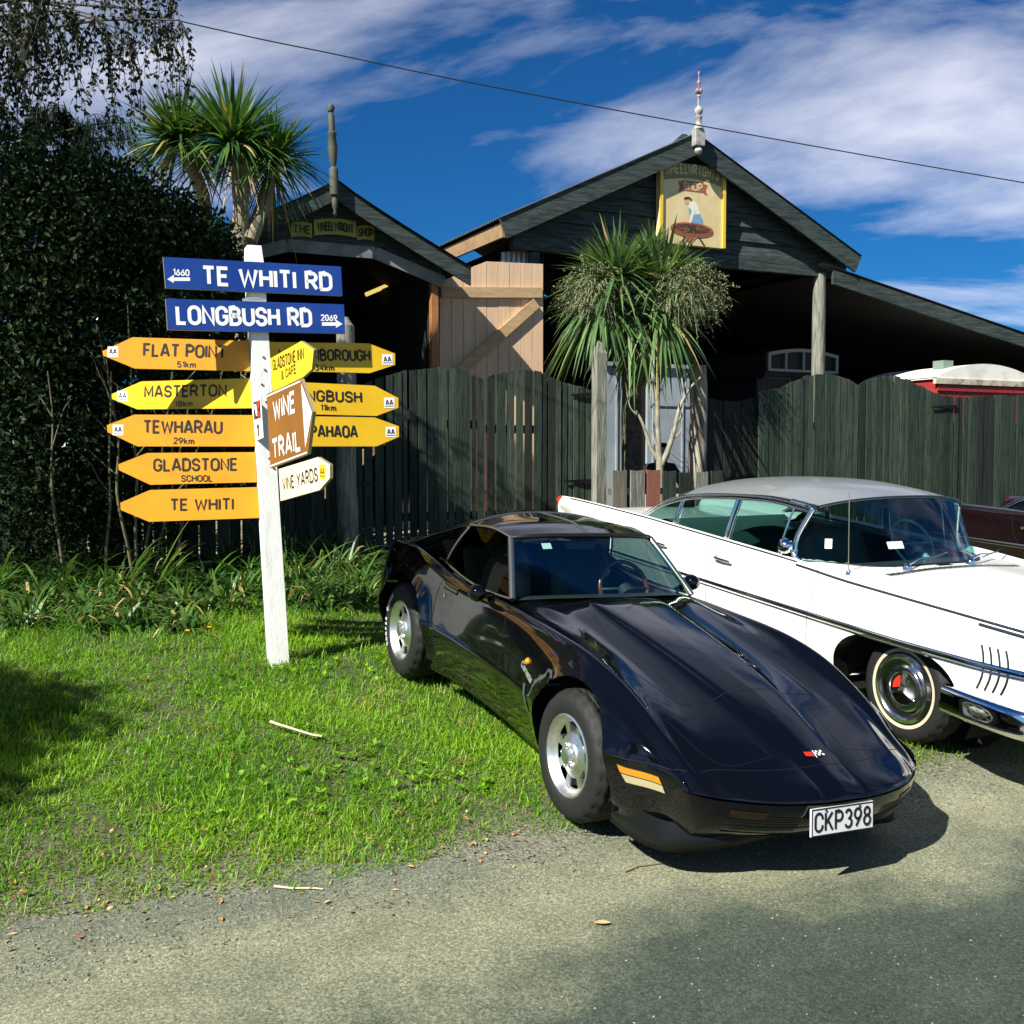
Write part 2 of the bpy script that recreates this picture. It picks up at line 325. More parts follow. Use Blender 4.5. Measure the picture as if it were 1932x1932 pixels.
# ================================================================ ground and road
def nodes_of(m): return m.node_tree.nodes,m.node_tree.links
def road_material():
    m=mat('road_surface',(.2,.2,.17),.9); N,L=nodes_of(m); b=N['Principled BSDF']
    tcn=N.new('ShaderNodeTexCoord'); sp=N.new('ShaderNodeSeparateXYZ'); L.new(tcn.outputs['Object'],sp.inputs[0])
    def noise(sc,det=4,rough=.6):
        n=N.new('ShaderNodeTexNoise'); n.inputs['Scale'].default_value=sc; n.inputs['Detail'].default_value=det; n.inputs['Roughness'].default_value=rough; L.new(tcn.outputs['Object'],n.inputs['Vector']); return n.outputs[0]
    def math_(op,a,bv):
        n=N.new('ShaderNodeMath'); n.operation=op
        for i,v in enumerate((a,bv)):
            if isinstance(v,(int,float)): n.inputs[i].default_value=v
            else: L.new(v,n.inputs[i])
        return n.outputs[0]
    def ramp(f,stops):
        r=N.new('ShaderNodeValToRGB'); L.new(f,r.inputs[0]); e=r.color_ramp.elements
        e[0].position=stops[0][0]; e[0].color=(*stops[0][1],1); e[1].position=stops[1][0]; e[1].color=(*stops[1][1],1)
        for p,c in stops[2:]: q=e.new(p); q.color=(*c,1)
        return r.outputs[0]
    def mix(bl,f,a,c):
        n=N.new('ShaderNodeMix'); n.data_type='RGBA'; n.blend_type=bl
        for i,v in ((0,f),(6,a),(7,c)):
            if isinstance(v,tuple): n.inputs[i].default_value=v
            elif isinstance(v,(int,float)): n.inputs[i].default_value=v
            else: L.new(v,n.inputs[i])
        return n.outputs[2]
    # across the road (object y): sealed surface, dusty margin, loose gravel
    wob=math_('MULTIPLY',math_('SUBTRACT',noise(.9,6,.65),.5),1.7)
    tt=math_('ADD',sp.outputs[1],wob)
    tt=math_('ADD',tt,math_('MULTIPLY',sp.outputs[0],-.05))
    f=math_('MULTIPLY',math_('SUBTRACT',tt,2.42),1/3.0)
    base=ramp(f,[(.0,(.030,.045,.036)),(.30,(.05,.068,.053)),(.46,(.20,.205,.15)),(.60,(.22,.22,.16)),(.78,(.13,.145,.115)),(1.0,(.10,.10,.07))])
    # stones of the chip seal and loose gravel
    vo=N.new('ShaderNodeTexVoronoi'); vo.inputs['Scale'].default_value=130; L.new(tcn.outputs['Object'],vo.inputs['Vector'])
    st=ramp(vo.outputs['Color'],[(.0,(.35,.37,.34)),(.5,(.95,.97,.92)),(1.0,(1.9,1.9,1.8))])
    c=mix('MULTIPLY',.75,base,st)
    fine=ramp(noise(60,3,.7),[(.3,(.45,.48,.44)),(.7,(1.5,1.48,1.4))]); c=mix('MULTIPLY',.8,c,fine)
    pat=ramp(noise(2.3,5,.6),[(.35,(.72,.76,.70)),(.65,(1.12,1.1,1.05))]); c=mix('MULTIPLY',.8,c,pat)
    L.new(c,b.inputs['Base Color'])
    h=math_('ADD',math_('MULTIPLY',noise(150,3,.75),.6),math_('MULTIPLY',noise(9,5,.65),.8))
    bp=N.new('ShaderNodeBump'); bp.inputs['Strength'].default_value=.7; bp.inputs['Distance'].default_value=.012; L.new(h,bp.inputs['Height']); L.new(bp.outputs[0],b.inputs['Normal'])
    return m
soil=mat('verge_soil',(.035,.05,.015),.95,col2=(.12,.11,.065),nscale=16,ndetail=8,lo=.3,hi=.7,bump=.9,bscale=45)
N,L=soil.node_tree.nodes,soil.node_tree.links; b_=N['Principled BSDF']; tcn=N.new('ShaderNodeTexCoord'); sp_=N.new('ShaderNodeSeparateXYZ'); L.new(tcn.outputs['Object'],sp_.inputs[0])
nz=N.new('ShaderNodeTexNoise'); nz.inputs['Scale'].default_value=5; nz.inputs['Detail'].default_value=8; nz.inputs['Roughness'].default_value=.7; L.new(tcn.outputs['Object'],nz.inputs['Vector'])
ad=N.new('ShaderNodeMath'); ad.operation='MULTIPLY_ADD'; L.new(nz.outputs[0],ad.inputs[0]); ad.inputs[1].default_value=.9; L.new(sp_.outputs[1],ad.inputs[2])
mr=N.new('ShaderNodeMapRange'); L.new(ad.outputs[0],mr.inputs[0]); mr.inputs[1].default_value=5.35; mr.inputs[2].default_value=5.75
gvr=N.new('ShaderNodeTexNoise'); gvr.inputs['Scale'].default_value=60; gvr.inputs['Detail'].default_value=4; L.new(tcn.outputs['Object'],gvr.inputs['Vector']); gr=N.new('ShaderNodeValToRGB'); L.new(gvr.outputs[0],gr.inputs[0]); gr.color_ramp.elements[0].color=(.06,.065,.045,1); gr.color_ramp.elements[1].color=(.24,.235,.17,1); gr.color_ramp.elements[0].position=.3; gr.color_ramp.elements[1].position=.7
mxs=N.new('ShaderNodeMix'); mxs.data_type='RGBA'; L.new(mr.outputs[0],mxs.inputs[0]); L.new(gr.outputs[0],mxs.inputs[6]); L.new(b_.inputs['Base Color'].links[0].from_socket,mxs.inputs[7]); L.new(mxs.outputs[2],b_.inputs['Base Color'])
def axis_pts(lo,hi,step,far):
    a=[lo-v for v in far[::-1]]+list(np.arange(lo,hi+1e-6,step))+[hi+v for v in far]; return np.array(a)
ss=axis_pts(-6,10,.16,[1,3,8,20,60,180,500]); tts=axis_pts(-2,16,.15,[1,2,4,9,25,80,250,600])
tts=np.unique(np.concatenate([tts,[4.3,4.7,5.0,7.42,8.5,12.0]]))
S_,T_=np.meshgrid(ss,tts,indexing='ij'); Z_=gh_st(S_,T_)
P=np.stack([S_,T_,Z_],-1)
g=MB().grid(P); o=g.build('ground',soil,local=True,smooth=True); o.rotation_euler=(0,0,TH); o['kind']='structure'
# road sheet with a ragged margin
sr=np.concatenate([[-400,-120,-40,-15],np.arange(-7,11,.12),[16,40,120,400]])
edge=4.80+.10*np.sin(sr*1.7)+.07*np.sin(sr*4.3+1)+.05*np.sin(sr*9.1+2)
edge=np.where(np.abs(sr)>12,4.8,edge)
fr=np.concatenate([np.linspace(-3.2,4.25,20),[4.3]])
rows=[]
for s,e in zip(sr,edge):
    tv=np.concatenate([fr,np.linspace(4.36,max(e,4.42),8)]); rows.append(np.stack([np.full_like(tv,s),tv,gh_st(s,tv)+.006],-1))
o=MB().grid(np.array(rows)).build('road',road_material(),local=True,smooth=True); o.rotation_euler=(0,0,TH); o['kind']='structure'
# ---------------------------------------------------------------- grass blades
GR=[leafmat('grass_a',(.13,.30,.010),.5,.4,.35),leafmat('grass_b',(.21,.40,.016),.5,.4,.35),leafmat('grass_c',(.07,.20,.010),.5,.4,.35),leafmat('grass_d',(.27,.25,.08),.6,.3,.3)]
def n2(x,y,k,seed):
    r=np.random.default_rng(seed); v=0
    for i in range(6):
        a=r.uniform(0,6.28); w=k*r.uniform(.6,1.6); v=v+np.sin(w*(x*math.cos(a)+y*math.sin(a))+r.uniform(0,6.28))
    return v/6
def scatter_grass(name,s0,s1,t0,t1,dens,L0,Lw):
    n=int((s1-s0)*(t1-t0)*dens); s=rng.uniform(s0,s1,n); t=rng.uniform(t0,t1,n)
    cl=n2(s,t,5,3)+.6*n2(s,t,14,4)
    edge=4.84+.14*n2(s,t*0,3,5)+.14*n2(s,t*0,9,6)
    prob=sstep(-.06,.12,t-edge)*(1-.35*sstep(.25,.6,-cl)) ; prob=np.where(t-edge<.9,prob*(.72+.28*sstep(-.3,.3,cl+ (t-edge)*.6)),prob)
    k=rng.random(n)<prob; s,t,cl=s[k],t[k],cl[k]
    # only what the camera's surroundings can show
    B=np.stack([s*RX-t*RY,s*RY+t*RX,gh_st(s,t)-.006],-1)
    px=B[:,0]/np.maximum(B[:,1],.1); k=(np.abs(px)<.62); B,s,t,cl=B[k],s[k],t[k],cl[k]; n=len(B)
    L=(L0+Lw*np.abs(rng.normal(0,1,n)))*(.75+.45*sstep(-.4,.5,cl))*(.7+.3*sstep(0,.5,t-4.85))
    az=rng.uniform(0,6.28,n)+1.2*n2(s,t,2.2,8); el=rng.uniform(.35,1.35,n)
    D=np.stack([np.cos(az)*np.cos(el),np.sin(az)*np.cos(el),np.sin(el)],-1)
    V,q=blades(B,D,L,rng.uniform(.004,.0085,n),rng.uniform(.15,.75,n),seg=2)
    pm=sstep(-.3,.5,n2(s,t,3.3,11)+rng.normal(0,.25,n))
    mi=np.where(rng.random(n)<(.10+.22*sstep(.25,.6,n2(s,t,2.1,31)))*(.4+1.2*sstep(.6,-.1,t-5.0)),3,np.where(rng.random(n)<pm,1,np.where(rng.random(n)<.5,0,2)))
    return V,q,np.tile(mi,2)
parts=[scatter_grass('a',-4.5,4.6,4.7,7.6,7500,.055,.04),scatter_grass('b',-6,3.2,7.6,10.2,4500,.06,.05),scatter_grass('c',4.2,8.2,4.7,6.6,5000,.045,.04),scatter_grass('d',2.6,8.5,6.6,11.5,700,.05,.05)]
Vs=[];Qs=[];Ms=[];k=0
for V,q,mi in parts: Vs.append(V);Qs.append(q+k);Ms.append(mi);k+=len(V)
o=fast_mesh('grass',np.concatenate(Vs),np.concatenate(Qs),GR,np.concatenate(Ms)); o['kind']='stuff'; tag(o,'bright green rough grass covering the sloping verge','grass')
# longer tufts and dry stalks
nt_=150; s=rng.uniform(-4.2,3.4,nt_); t=rng.uniform(5.3,9.2,nt_); ps,pt=float(-1.62*RX+8.0*RY),float(1.62*RY+8.0*RX); s[:16]=ps+rng.normal(0,.13,16); t[:16]=pt+rng.normal(0,.10,16)
B=[];D=[];L=[];WI=[];MI=[]
for a,b_ in zip(s,t):
    m=int(rng.integers(18,46)); dry=rng.random()<.22
    for j in range(m):
        az=rng.uniform(0,6.28); el=rng.uniform(.5,1.4); c=W(a+rng.normal(0,.03),b_+rng.normal(0,.03),float(gh_st(a,b_))-.005); B.append(c); D.append((math.cos(az)*math.cos(el),math.sin(az)*math.cos(el),math.sin(el))); L.append(rng.uniform(.08,.19)); WI.append(rng.uniform(.004,.008)); MI.append(3 if dry and rng.random()<.6 else rng.integers(0,3))
V,q=blades(np.array(B),np.array(D),np.array(L),np.array(WI),rng.uniform(.3,.9,len(B)),4)
o=fast_mesh('grass_tufts',V,q,GR,np.tile(np.array(MI),4)); o['kind']='stuff'; tag(o,'longer tufts and dry stalks in the rough grass','grass')
# broad weeds in the grass
n=900; s=rng.uniform(-4,3.5,n); t=rng.uniform(5.4,9,n); k=n2(s,t,2.5,21)>.12; s,t=s[k],t[k]
C=[];D=[];
for a,b_ in zip(s,t):
    for j in range(5):
        az=rng.uniform(0,6.28); C.append(W(a,b_,float(gh_st(a,b_))+.03)); D.append((math.cos(az),math.sin(az),rng.uniform(.2,.9)))
C=np.array(C);D=np.array(D); V,q=leaf_cards(C,D,np.tile([0,0,1.],(len(C),1))+rng.normal(0,.3,(len(C),3)),rng.uniform(.03,.06,len(C)),rng.uniform(.018,.035,len(C)))
o=fast_mesh('weeds',V,q,[GR[0],GR[1]],rng.integers(0,2,len(q))); o['kind']='stuff'; tag(o,'low broad leaved weeds among the grass','weeds')
# fallen leaves, straw and stones along the margin
LT=[mat('dry_leaf_a',(.32,.17,.06),.7),mat('dry_leaf_b',(.42,.30,.14),.7),mat('dry_leaf_c',(.22,.08,.03),.7)]
n=420; s=rng.uniform(-3.6,2.4,n); t=np.clip(rng.normal(4.95,.28,n),4.2,6.8); 
C=np.stack([s*RX-t*RY,s*RY+t*RX,gh_st(s,t)+.012+rng.uniform(0,.025,n)*(t>5)],-1); az=rng.uniform(0,6.28,n)
V,q=leaf_cards(C,np.stack([np.cos(az),np.sin(az),rng.normal(0,.25,n)],-1),np.tile([0,0,1.],(n,1))+rng.normal(0,.35,(n,3)),rng.uniform(.015,.05,n),rng.uniform(.008,.026,n))
o=fast_mesh('leaf_litter',V,q,LT,rng.integers(0,3,len(q))); o['kind']='stuff'; tag(o,'brown fallen leaves strewn along the road edge','leaf litter')
n=9000; s=rng.uniform(-3.8,6.5,n); t=np.where(rng.random(n)<.7,rng.normal(4.6,.22,n),rng.uniform(2.6,4.9,n)); t=np.clip(t,2.4,5.0)
sz=(.0028+.0032*rng.random(n)**3*2.2)*np.where(t>4.3,1,.75)
C=np.stack([s*RX-t*RY,s*RY+t*RX,gh_st(s,t)+.006+sz*.3],-1)
oc=np.array([(1,0,0),(-1,0,0),(0,1,0),(0,-1,0),(0,0,.8),(0,0,-.6)],float); fa=np.array([(0,2,4),(2,1,4),(1,3,4),(3,0,4),(2,0,5),(1,2,5),(3,1,5),(0,3,5)])
J=oc[None]*rng.uniform(.6,1.3,(n,6,1)); an=rng.uniform(0,6.28,n); ca,sa=np.cos(an)[:,None],np.sin(an)[:,None]
V=np.stack([J[...,0]*ca-J[...,1]*sa,J[...,0]*sa+J[...,1]*ca,J[...,2]],-1)*sz[:,None,None]+C[:,None]
q=(np.arange(n)*6)[:,None,None]+fa[None]
o=fast_mesh('gravel',V.reshape(-1,3),q.reshape(-1,3),[mat('stone_grey',(.2,.2,.17),.9),mat('stone_pale',(.24,.23,.18),.9),mat('stone_dark',(.08,.085,.07),.9)],np.repeat(rng.choice(3,n,p=[.5,.25,.25]),8)); o['kind']='stuff'; tag(o,'loose grey gravel on the road margin','gravel')
# sticks, leaf, flowers that stand out
def stick(name,p0,p1,r,m,label,cat,bend=.01):
    a,b=ground_hit(*p0),ground_hit(*p1); pts=[]
    for i in range(7):
        u=i/6; c=a*(1-u)+b*u; c=np.array([c[0]+random.uniform(-bend,bend),c[1]+random.uniform(-bend,bend),0]); c[2]=float(gh(c[0],c[1]))+r*1.2+(.05 if gh(c[0],c[1])>.02 else .008); pts.append(c)
    o=MB().tube(pts,[r*(1-.4*i/6) for i in range(7)],6).build(name,m,smooth=True); tag(o,label,cat); return o
pale=mat('dry_straw',(.6,.52,.32),.7); brown=mat('brown_twig',(.18,.13,.06),.8)
stick('stick',(512,1379),(608,1409),.009,pale,'pale dry stick lying on the lit grass near the front wheel of the black car','stick')
stick('twig',(1185,1648),(1290,1614),.0035,brown,'thin brown twig on the pale road margin in front of the black car','twig',.02)
stick('twig',(520,1679),(610,1683),.006,pale,'straw coloured twig at the edge between grass and gravel','twig')
stick('twig',(650,1640),(664,1605),.005,brown,'short brown twig pointing up from the grass edge','twig')
c=ground_hit(1136,1748)+[0,0,.012]; mbl=MB()
for j in range(5):
    pass
u=np.linspace(-1,1,9); Pg=np.array([[c+np.array([a*.035,.018*b_*(1-a*a*.8),.006*a*a+.008*abs(b_)*(1-a*a)]) for b_ in (-1,-.5,0,.5,1)] for a in u]); mbl.grid(Pg); tag(mbl.build('fallen_leaf',mat('dry_leaf_b'),smooth=True),'single yellow brown leaf lying alone on the pale road','leaf')
ym=mat('dandelion_yellow',(.85,.42,.01),.6)
for (px,py,lab) in ((352,1213,'yellow dandelion flower in the dark grass, the one farther from the sign post'),(394,1206,'yellow dandelion flower in the dark grass, the one nearer the sign post')):
    c=ground_hit(px,py); r=thing('dandelion',lab,'flower',c)
    MB().tube([c,c+[.005,0,.05],c+[.01,-.01,.09]],.003,6).build('stem',GR[0],r,smooth=True)
    mbh=MB(); cc=c+[.01,-.01,.09]
    for k_ in range(26):
        a=k_*2.4; rr=.015*(k_/26)**.5+.005; d=np.array([math.cos(a),math.sin(a),.35]); e=np.cross(d,[0,0,1]); mbh.add([cc,cc+d*rr+e*.004+[0,0,.006],cc+d*rr*1.25,cc+d*rr-e*.004+[0,0,.006]],[(0,1,2,3)])
    mbh.build('flower_head',ym,r)
# ================================================================ barn, shed, doors, fences
TB=15.3; TS=14.5; TF=12.2; TD=15.0
ST=Matrix.Rotation(TH,4,'Z')
wd_dark=mat('weathered_board',(.012,.022,.020),.8,col2=(.052,.075,.068),nscale=3,stretch=(1,1,9),bump=.35,bscale=8)
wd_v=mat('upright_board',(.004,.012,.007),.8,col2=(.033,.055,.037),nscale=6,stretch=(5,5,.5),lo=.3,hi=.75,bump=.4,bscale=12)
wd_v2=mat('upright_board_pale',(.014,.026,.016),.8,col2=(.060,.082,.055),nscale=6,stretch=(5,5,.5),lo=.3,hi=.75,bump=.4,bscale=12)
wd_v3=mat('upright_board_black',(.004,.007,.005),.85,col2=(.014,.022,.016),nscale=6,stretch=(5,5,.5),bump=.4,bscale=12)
wd_grey=mat('silver_timber',(.10,.105,.085),.85,col2=(.26,.26,.21),nscale=5,stretch=(6,6,.6),bump=.5,bscale=10)
wd_new=mat('fresh_timber',(.60,.40,.24),.6,col2=(.72,.52,.34),nscale=4,stretch=(4,4,.4),lo=.3,hi=.7,bump=.1,bscale=9)
wd_new2=mat('fresh_timber_ledge',(.40,.27,.13),.65,col2=(.52,.36,.19),nscale=5,stretch=(.8,.8,4))
iron=mat('corrugated_iron',(.10,.115,.11),.55,metal=.2,col2=(.05,.05,.045),nscale=2,lo=.3,hi=.7)
iron_pale=mat('galvanised_iron',(.55,.56,.56),.35,metal=.5,col2=(.4,.38,.34),nscale=3)
dark=mat('unlit_boards',(.006,.007,.006),.95)  # near-black: the shade of the interiors is put into the colour
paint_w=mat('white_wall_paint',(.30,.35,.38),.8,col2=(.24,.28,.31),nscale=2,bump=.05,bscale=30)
fin_m=mat('finial_paint',(.42,.42,.40),.6,col2=(.22,.20,.18),nscale=9)
dkb=mat('finial_dark',(.06,.07,.05),.7)
def line(p,q,u): return (p[0]+(q[0]-p[0])*u,p[1]+(q[1]-p[1])*u)
def corr(mb,s0,z0,s1,z1,t0,t1,mi=0,pitch=.09,amp=.011,th=.01):
    """corrugated sheet: ridges run down the slope from (s0,z0) to (s1,z1), repeated along t"""
    n=int(abs(t1-t0)/pitch*4); tv=np.linspace(t0,t1,n+1); h=amp*np.sin(np.arange(n+1)*math.pi/2)
    d=np.array([s1-s0,0,z1-z0]);d/=np.linalg.norm(d); nn=np.array([-d[2],0,d[0]]); nn*= (1 if nn[2]>0 else -1)
    for off in (0,-th):
        P=np.array([[np.array([a,t,z])+nn*(hh+off) for a,z in ((s0,z0),((s0+s1)/2,(z0+z1)/2),(s1,z1))] for t,hh in zip(tv,h)]); mb.grid(P,mi,True)
# ---- barn in (along, away, up) coordinates
TBb=TB-.34; apx=PL(1314,253,TBb); eL=PL(945,412,TBb); eR=PL(1624,484,TBb); bL=PL(965,440,TB); bR=PL(1592,497,TB)
gz=float(gh_st(apx[0],TB))
barn=thing('barn','large dark timber barn with a wide weatherboard gable above an open front','barn',W(apx[0],TB,gz))
def stb(): return MB(ST)
# gable cladding: lapped boards
zb=(bL[1]+bR[1])/2-.02; mb=stb(); bw=.235; z=zb
def gab_s(z):   # half opening of the gable at height z (under the barge boards)
    l=apx[0]+(eL[0]-apx[0])*(apx[1]-z)/(apx[1]-eL[1]); r=apx[0]+(eR[0]-apx[0])*(apx[1]-z)/(apx[1]-eR[1]); return max(l,bL[0]),min(r,bR[0])
while z<apx[1]-.12:
    l0,r0=gab_s(z); l1,r1=gab_s(min(z+bw,apx[1]-.02))
    y0,y1=TB-.062,TB-.008
    v=[(l0,y0,z),(r0,y0,z),(r1,y1,z+bw),(l1,y1,z+bw),(l0,TB+.03,z),(r0,TB+.03,z),(r1,TB+.03,z+bw),(l1,TB+.03,z+bw)]
    mb.add(v,[(0,1,2,3),(5,4,7,6),(4,5,1,0),(1,5,6,2),(4,0,3,7)]); z+=bw
mb.build('gable_boards',wd_dark,barn)
stb().box((bL[0],TB-.07,zb-.24),(bR[0],TB+.06,zb-.004)).build('tie_beam',wd_dark,barn)
for e in (eL,eR):
    sg=1 if e[0]>apx[0] else -1; d=np.array([e[0]-apx[0],0,e[1]-apx[1]]);L=np.linalg.norm(d);d/=L; nn=np.array([-d[2]*sg,0,d[0]*sg]); nn*=-1 if nn[2]>0 else 1
    a=np.array([apx[0],TB-.34,apx[1]]);
    mb=stb(); h=.30; p0=a; p1=a+d*(L+.02)
    cut=nn*h/abs(nn[2])*1.0; 
    A=[p0,p1,p1+nn*h,np.array([apx[0],TB-.34,apx[1]-h/abs(nn[2])])]
    B=[q+[0,.045,0] for q in A]; f=[(0,1,2,3),(7,6,5,4),(0,4,5,1),(1,5,6,2),(2,6,7,3)]
    mb.add(A+B,f if sg<0 else [q[::-1] for q in f]); mb.build('barge_board',wd_dark,barn)
mb=stb(); corr(mb,apx[0],apx[1]+.015,eL[0]-.02,eL[1]+.01,TB-.36,TB+9.5); corr(mb,apx[0],apx[1]+.016,eR[0]+.02,eR[1]+.012,TB-.36,TB+9.5); mb.build('roof',iron,barn)
# eaves boards seen from below on the left side
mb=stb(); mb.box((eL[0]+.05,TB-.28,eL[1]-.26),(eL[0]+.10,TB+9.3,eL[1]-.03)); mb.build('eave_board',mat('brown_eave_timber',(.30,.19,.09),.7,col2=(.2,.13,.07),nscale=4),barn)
# side and back walls, near-black floor slab added to keep it dark, lean-to on the right
l1=PL(1556,512,TB); l2=PL(1932,640,TB); sl=(l2[1]-l1[1])/(l2[0]-l1[0]); sE=l2[0]+1.6; zE=l2[1]+sl*1.6
wl=bL[0]+.55
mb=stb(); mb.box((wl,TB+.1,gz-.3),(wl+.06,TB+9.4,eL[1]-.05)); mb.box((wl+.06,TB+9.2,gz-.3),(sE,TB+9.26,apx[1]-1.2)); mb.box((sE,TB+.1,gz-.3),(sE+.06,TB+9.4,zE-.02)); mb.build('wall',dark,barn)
mb=stb(); mb.grid(np.array([[(apx[0]+(eL[0]-apx[0])*.97*u,t_,apx[1]+(eL[1]-apx[1])*.97*u-.10) for u in (0,.5,1)] for t_ in (TB+.06,TB+9.2)])); mb.grid(np.array([[(apx[0]+(eR[0]-apx[0])*.97*u,t_,apx[1]+(eR[1]-apx[1])*.97*u-.10) for u in (0,.5,1)] for t_ in (TB+.06,TB+9.2)])); mb.grid(np.array([[(l1[0]-.3+(sE-l1[0]+.3)*u,t_,l1[1]-sl*.3*(1-u)*0-.10+(zE-l1[1])*u) for u in (0,1)] for t_ in (TB+.05,TB+9.2)])); mb.build('roof_shade_sheet',dark,barn)  # near-black sheets added under the roofs so the interior stays dark
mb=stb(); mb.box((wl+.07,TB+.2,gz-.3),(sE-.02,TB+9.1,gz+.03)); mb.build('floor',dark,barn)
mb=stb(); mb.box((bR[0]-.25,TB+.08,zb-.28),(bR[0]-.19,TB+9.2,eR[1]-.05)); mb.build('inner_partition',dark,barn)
mb=stb(); d=.10
corr(mb,l1[0]-.3,l1[1]+.02-sl*.3+.0,sE+.15,zE+.02+sl*.15,TB-.30,TB+9.5)
mb.build('lean_to_roof',iron,barn)
mb=stb(); v=[(l1[0]-.05,TB-.28,l1[1]-.02),(sE,TB-.28,zE-.02),(sE,TB-.28,zE-.24),(l1[0]-.05,TB-.28,l1[1]-.26)]; v2=[(a,b+.05,c) for a,b,c in v]
mb.add(v+v2,[(3,2,1,0),(4,5,6,7),(0,1,5,4),(2,3,7,6),(1,2,6,5),(0,4,7,3)]); mb.build('lean_to_fascia',wd_dark,barn)
for k in range(5):
    u=.12+.2*k; s=l1[0]+(sE-l1[0])*u; zz=l1[1]+(zE-l1[1])*u
stb().tube([(PL(1545,600,TB)[0],TB,gz-.2),(PL(1545,600,TB)[0],TB,l1[1]-.05)],[.128,.112],14).build('pole',wd_grey,barn,smooth=True)
sp_=PL(1010,470,TB)[0]; stb().box((sp_-.07,TB-.02,gz-.2),(sp_+.07,TB+.12,zb-.25)).build('post',wd_dark,barn)
# loose corrugated sheet behind the open door
a=PL(945,497,TB+.25); b=PL(1004,474,TB+.25); mb=stb(); n=24
P=np.array([[(a[0]+(b[0]-a[0])*i/n,TB+.25+.012*math.sin(i*1.6),a[1]-.8+(zz)) for zz in (0,(b[1]-a[1])+.8+.10*(i/n-.6))] for i in range(n+1)]); mb.grid(P); Q=P.copy();Q[...,1]+=.006; mb.grid(Q); mb.build('iron_sheet',iron_pale,barn,smooth=True)
# finial
tf=TB-.42; f0=PL(1317,292,tf)[1]; f1=PL(1317,172,tf)[1]; sf=PL(1318,230,tf)[0]; H=f1-f0
mb=stb(); mb.box((sf-.085,tf-.06,f0+.11*H+.03),(sf+.085,tf+.06,f0+.40*H))
mb.lathe([(0,-.01),(.05,.02),(.065,.06),(.05,.10),(.025,.12),(.025,.15)],(sf,tf,f0),n=16)
h0=f0+.40*H
mb.lathe([(.085,0),(.075,.04),(.05,.07),(.045,.16),(.06,.18),(.06,.20),(.035,.22),(.06,.26),(.07,.30),(.055,.34),(.022,.37),(.02,.50),(.035,.52),(.02,.55)],(sf,tf,h0),n=16)
mb.build('finial',fin_m,barn,angle=40)
mb=stb()
for k in range(4):
    a=k*math.pi/2+.4; mb.lathe([(0,-.04),(.03,-.02),(.035,.02),(0,.05)],(sf+.035*math.cos(a),tf+.035*math.sin(a),h0+.60),n=8)
mb.lathe([(.018,.5),(.016,.70),(.03,.72),(.03,.75),(.012,.78),(.012,.86),(.025,.88),(0,.93)],(sf,tf,h0),n=10); mb.build('finial_tip',mat('finial_rose',(.30,.18,.18),.6),barn,smooth=True)
# ---- painted hanging sign
tsn=TB-.20; c=[PL(1246,304,tsn),PL(1367,316,tsn),PL(1366,468,tsn),PL(1246,458,tsn)]
sl_,sr_=c[0][0],c[1][0]; zt,zb2=(c[0][1]+c[1][1])/2,(c[2][1]+c[3][1])/2
w=sr_-sl_; h=zt-zb2
sgn=thing('painted_sign','tall cream painted sign of a bending craftsman and cart wheel on the barn gable','sign',W((sl_+sr_)/2,tsn,zb2))
M_s=[mat('sign_cream',(.62,.50,.24),.5,col2=(.70,.58,.32),nscale=3),mat('sign_gold',(.75,.50,.06),.4),mat('sign_olive',(.20,.20,.08),.6),mat('sign_red_ribbon',(.38,.10,.05),.6),mat('sign_lettering',(.62,.55,.30),.6),mat('sign_wheel',(.24,.09,.04),.6),mat('sign_skin',(.60,.36,.22),.6),mat('sign_shirt',(.75,.72,.60),.6),mat('sign_blue',(.16,.33,.50),.6),mat('sign_dark',(.05,.035,.02),.6)]
mb=stb(); mb.box((sl_,tsn,zb2),(sr_,tsn+.12,zt))
for a,b in (((sl_-.015,tsn-.03,zb2),(sl_+.04,tsn-.002,zt)),((sr_-.04,tsn-.03,zb2),(sr_+.015,tsn-.002,zt))): mb.box(a,b,1)
def flat(poly,mi,lift): # polygon in sign units (0..1 across, 0..1 down)
    A=[(sl_+x*w,tsn-lift,zt-y*h) for x,y in poly]; mb.add(A,[tuple(range(len(A)))[::-1]],mi,False)
def ell(cx,cy,rx,ry,n=28,a0=0,a1=2*math.pi): return [(cx+rx*math.cos(a0+(a1-a0)*i/n),cy+ry*math.sin(a0+(a1-a0)*i/n)) for i in range(n)]
arc=[(x,.155-.055*math.sin(math.pi*x)*1.2) for x in np.linspace(.04,.96,15)]
flat([(.04,.01),(.5,.0),(.96,.01)]+[(x,y+.09) for x,y in arc[::-1]],2,.003)
for i,ch in enumerate('WHEELWRIGHTS'):
    x=.11+.78*i/11; y=.115-.05*math.sin(math.pi*x); a=-(x-.5)*.55; VF=stroke_text(ch,.17,None,.17)
    ca,sa=math.cos(a),math.sin(a); 
    for k,(V,F) in enumerate(VF): mb.add([(sl_+x*w+ca*p[0]*.62-sa*p[1],tsn-.005-.0003*k,zt-y*h+sa*p[0]*.62+ca*p[1]) for p in V],F,4,False)
flat([(.33,.21),(.67,.21),(.67,.335),(.33,.335)],3,.004); flat([(.27,.235),(.328,.225),(.328,.345),(.27,.365),(.30,.30)],3,.0035); flat([(.672,.225),(.73,.235),(.70,.30),(.73,.365),(.672,.345)],3,.0035)
for k,(V,F) in enumerate(stroke_text('SHOP',.135,.30*w,.17)): mb.add([(sl_+.50*w+p[0],tsn-.006-.0003*k,zt-.275*h+p[1]) for p in V],F,4,False)
flat(ell(.42,.455,.06,.045),6,.004); flat([(.36,.45),(.37,.415),(.44,.405),(.485,.43),(.48,.455),(.44,.435)],9,.006)
flat([(.45,.47),(.52,.45),(.58,.50),(.62,.60),(.60,.66),(.50,.66),(.47,.58),(.43,.53)],7,.005)
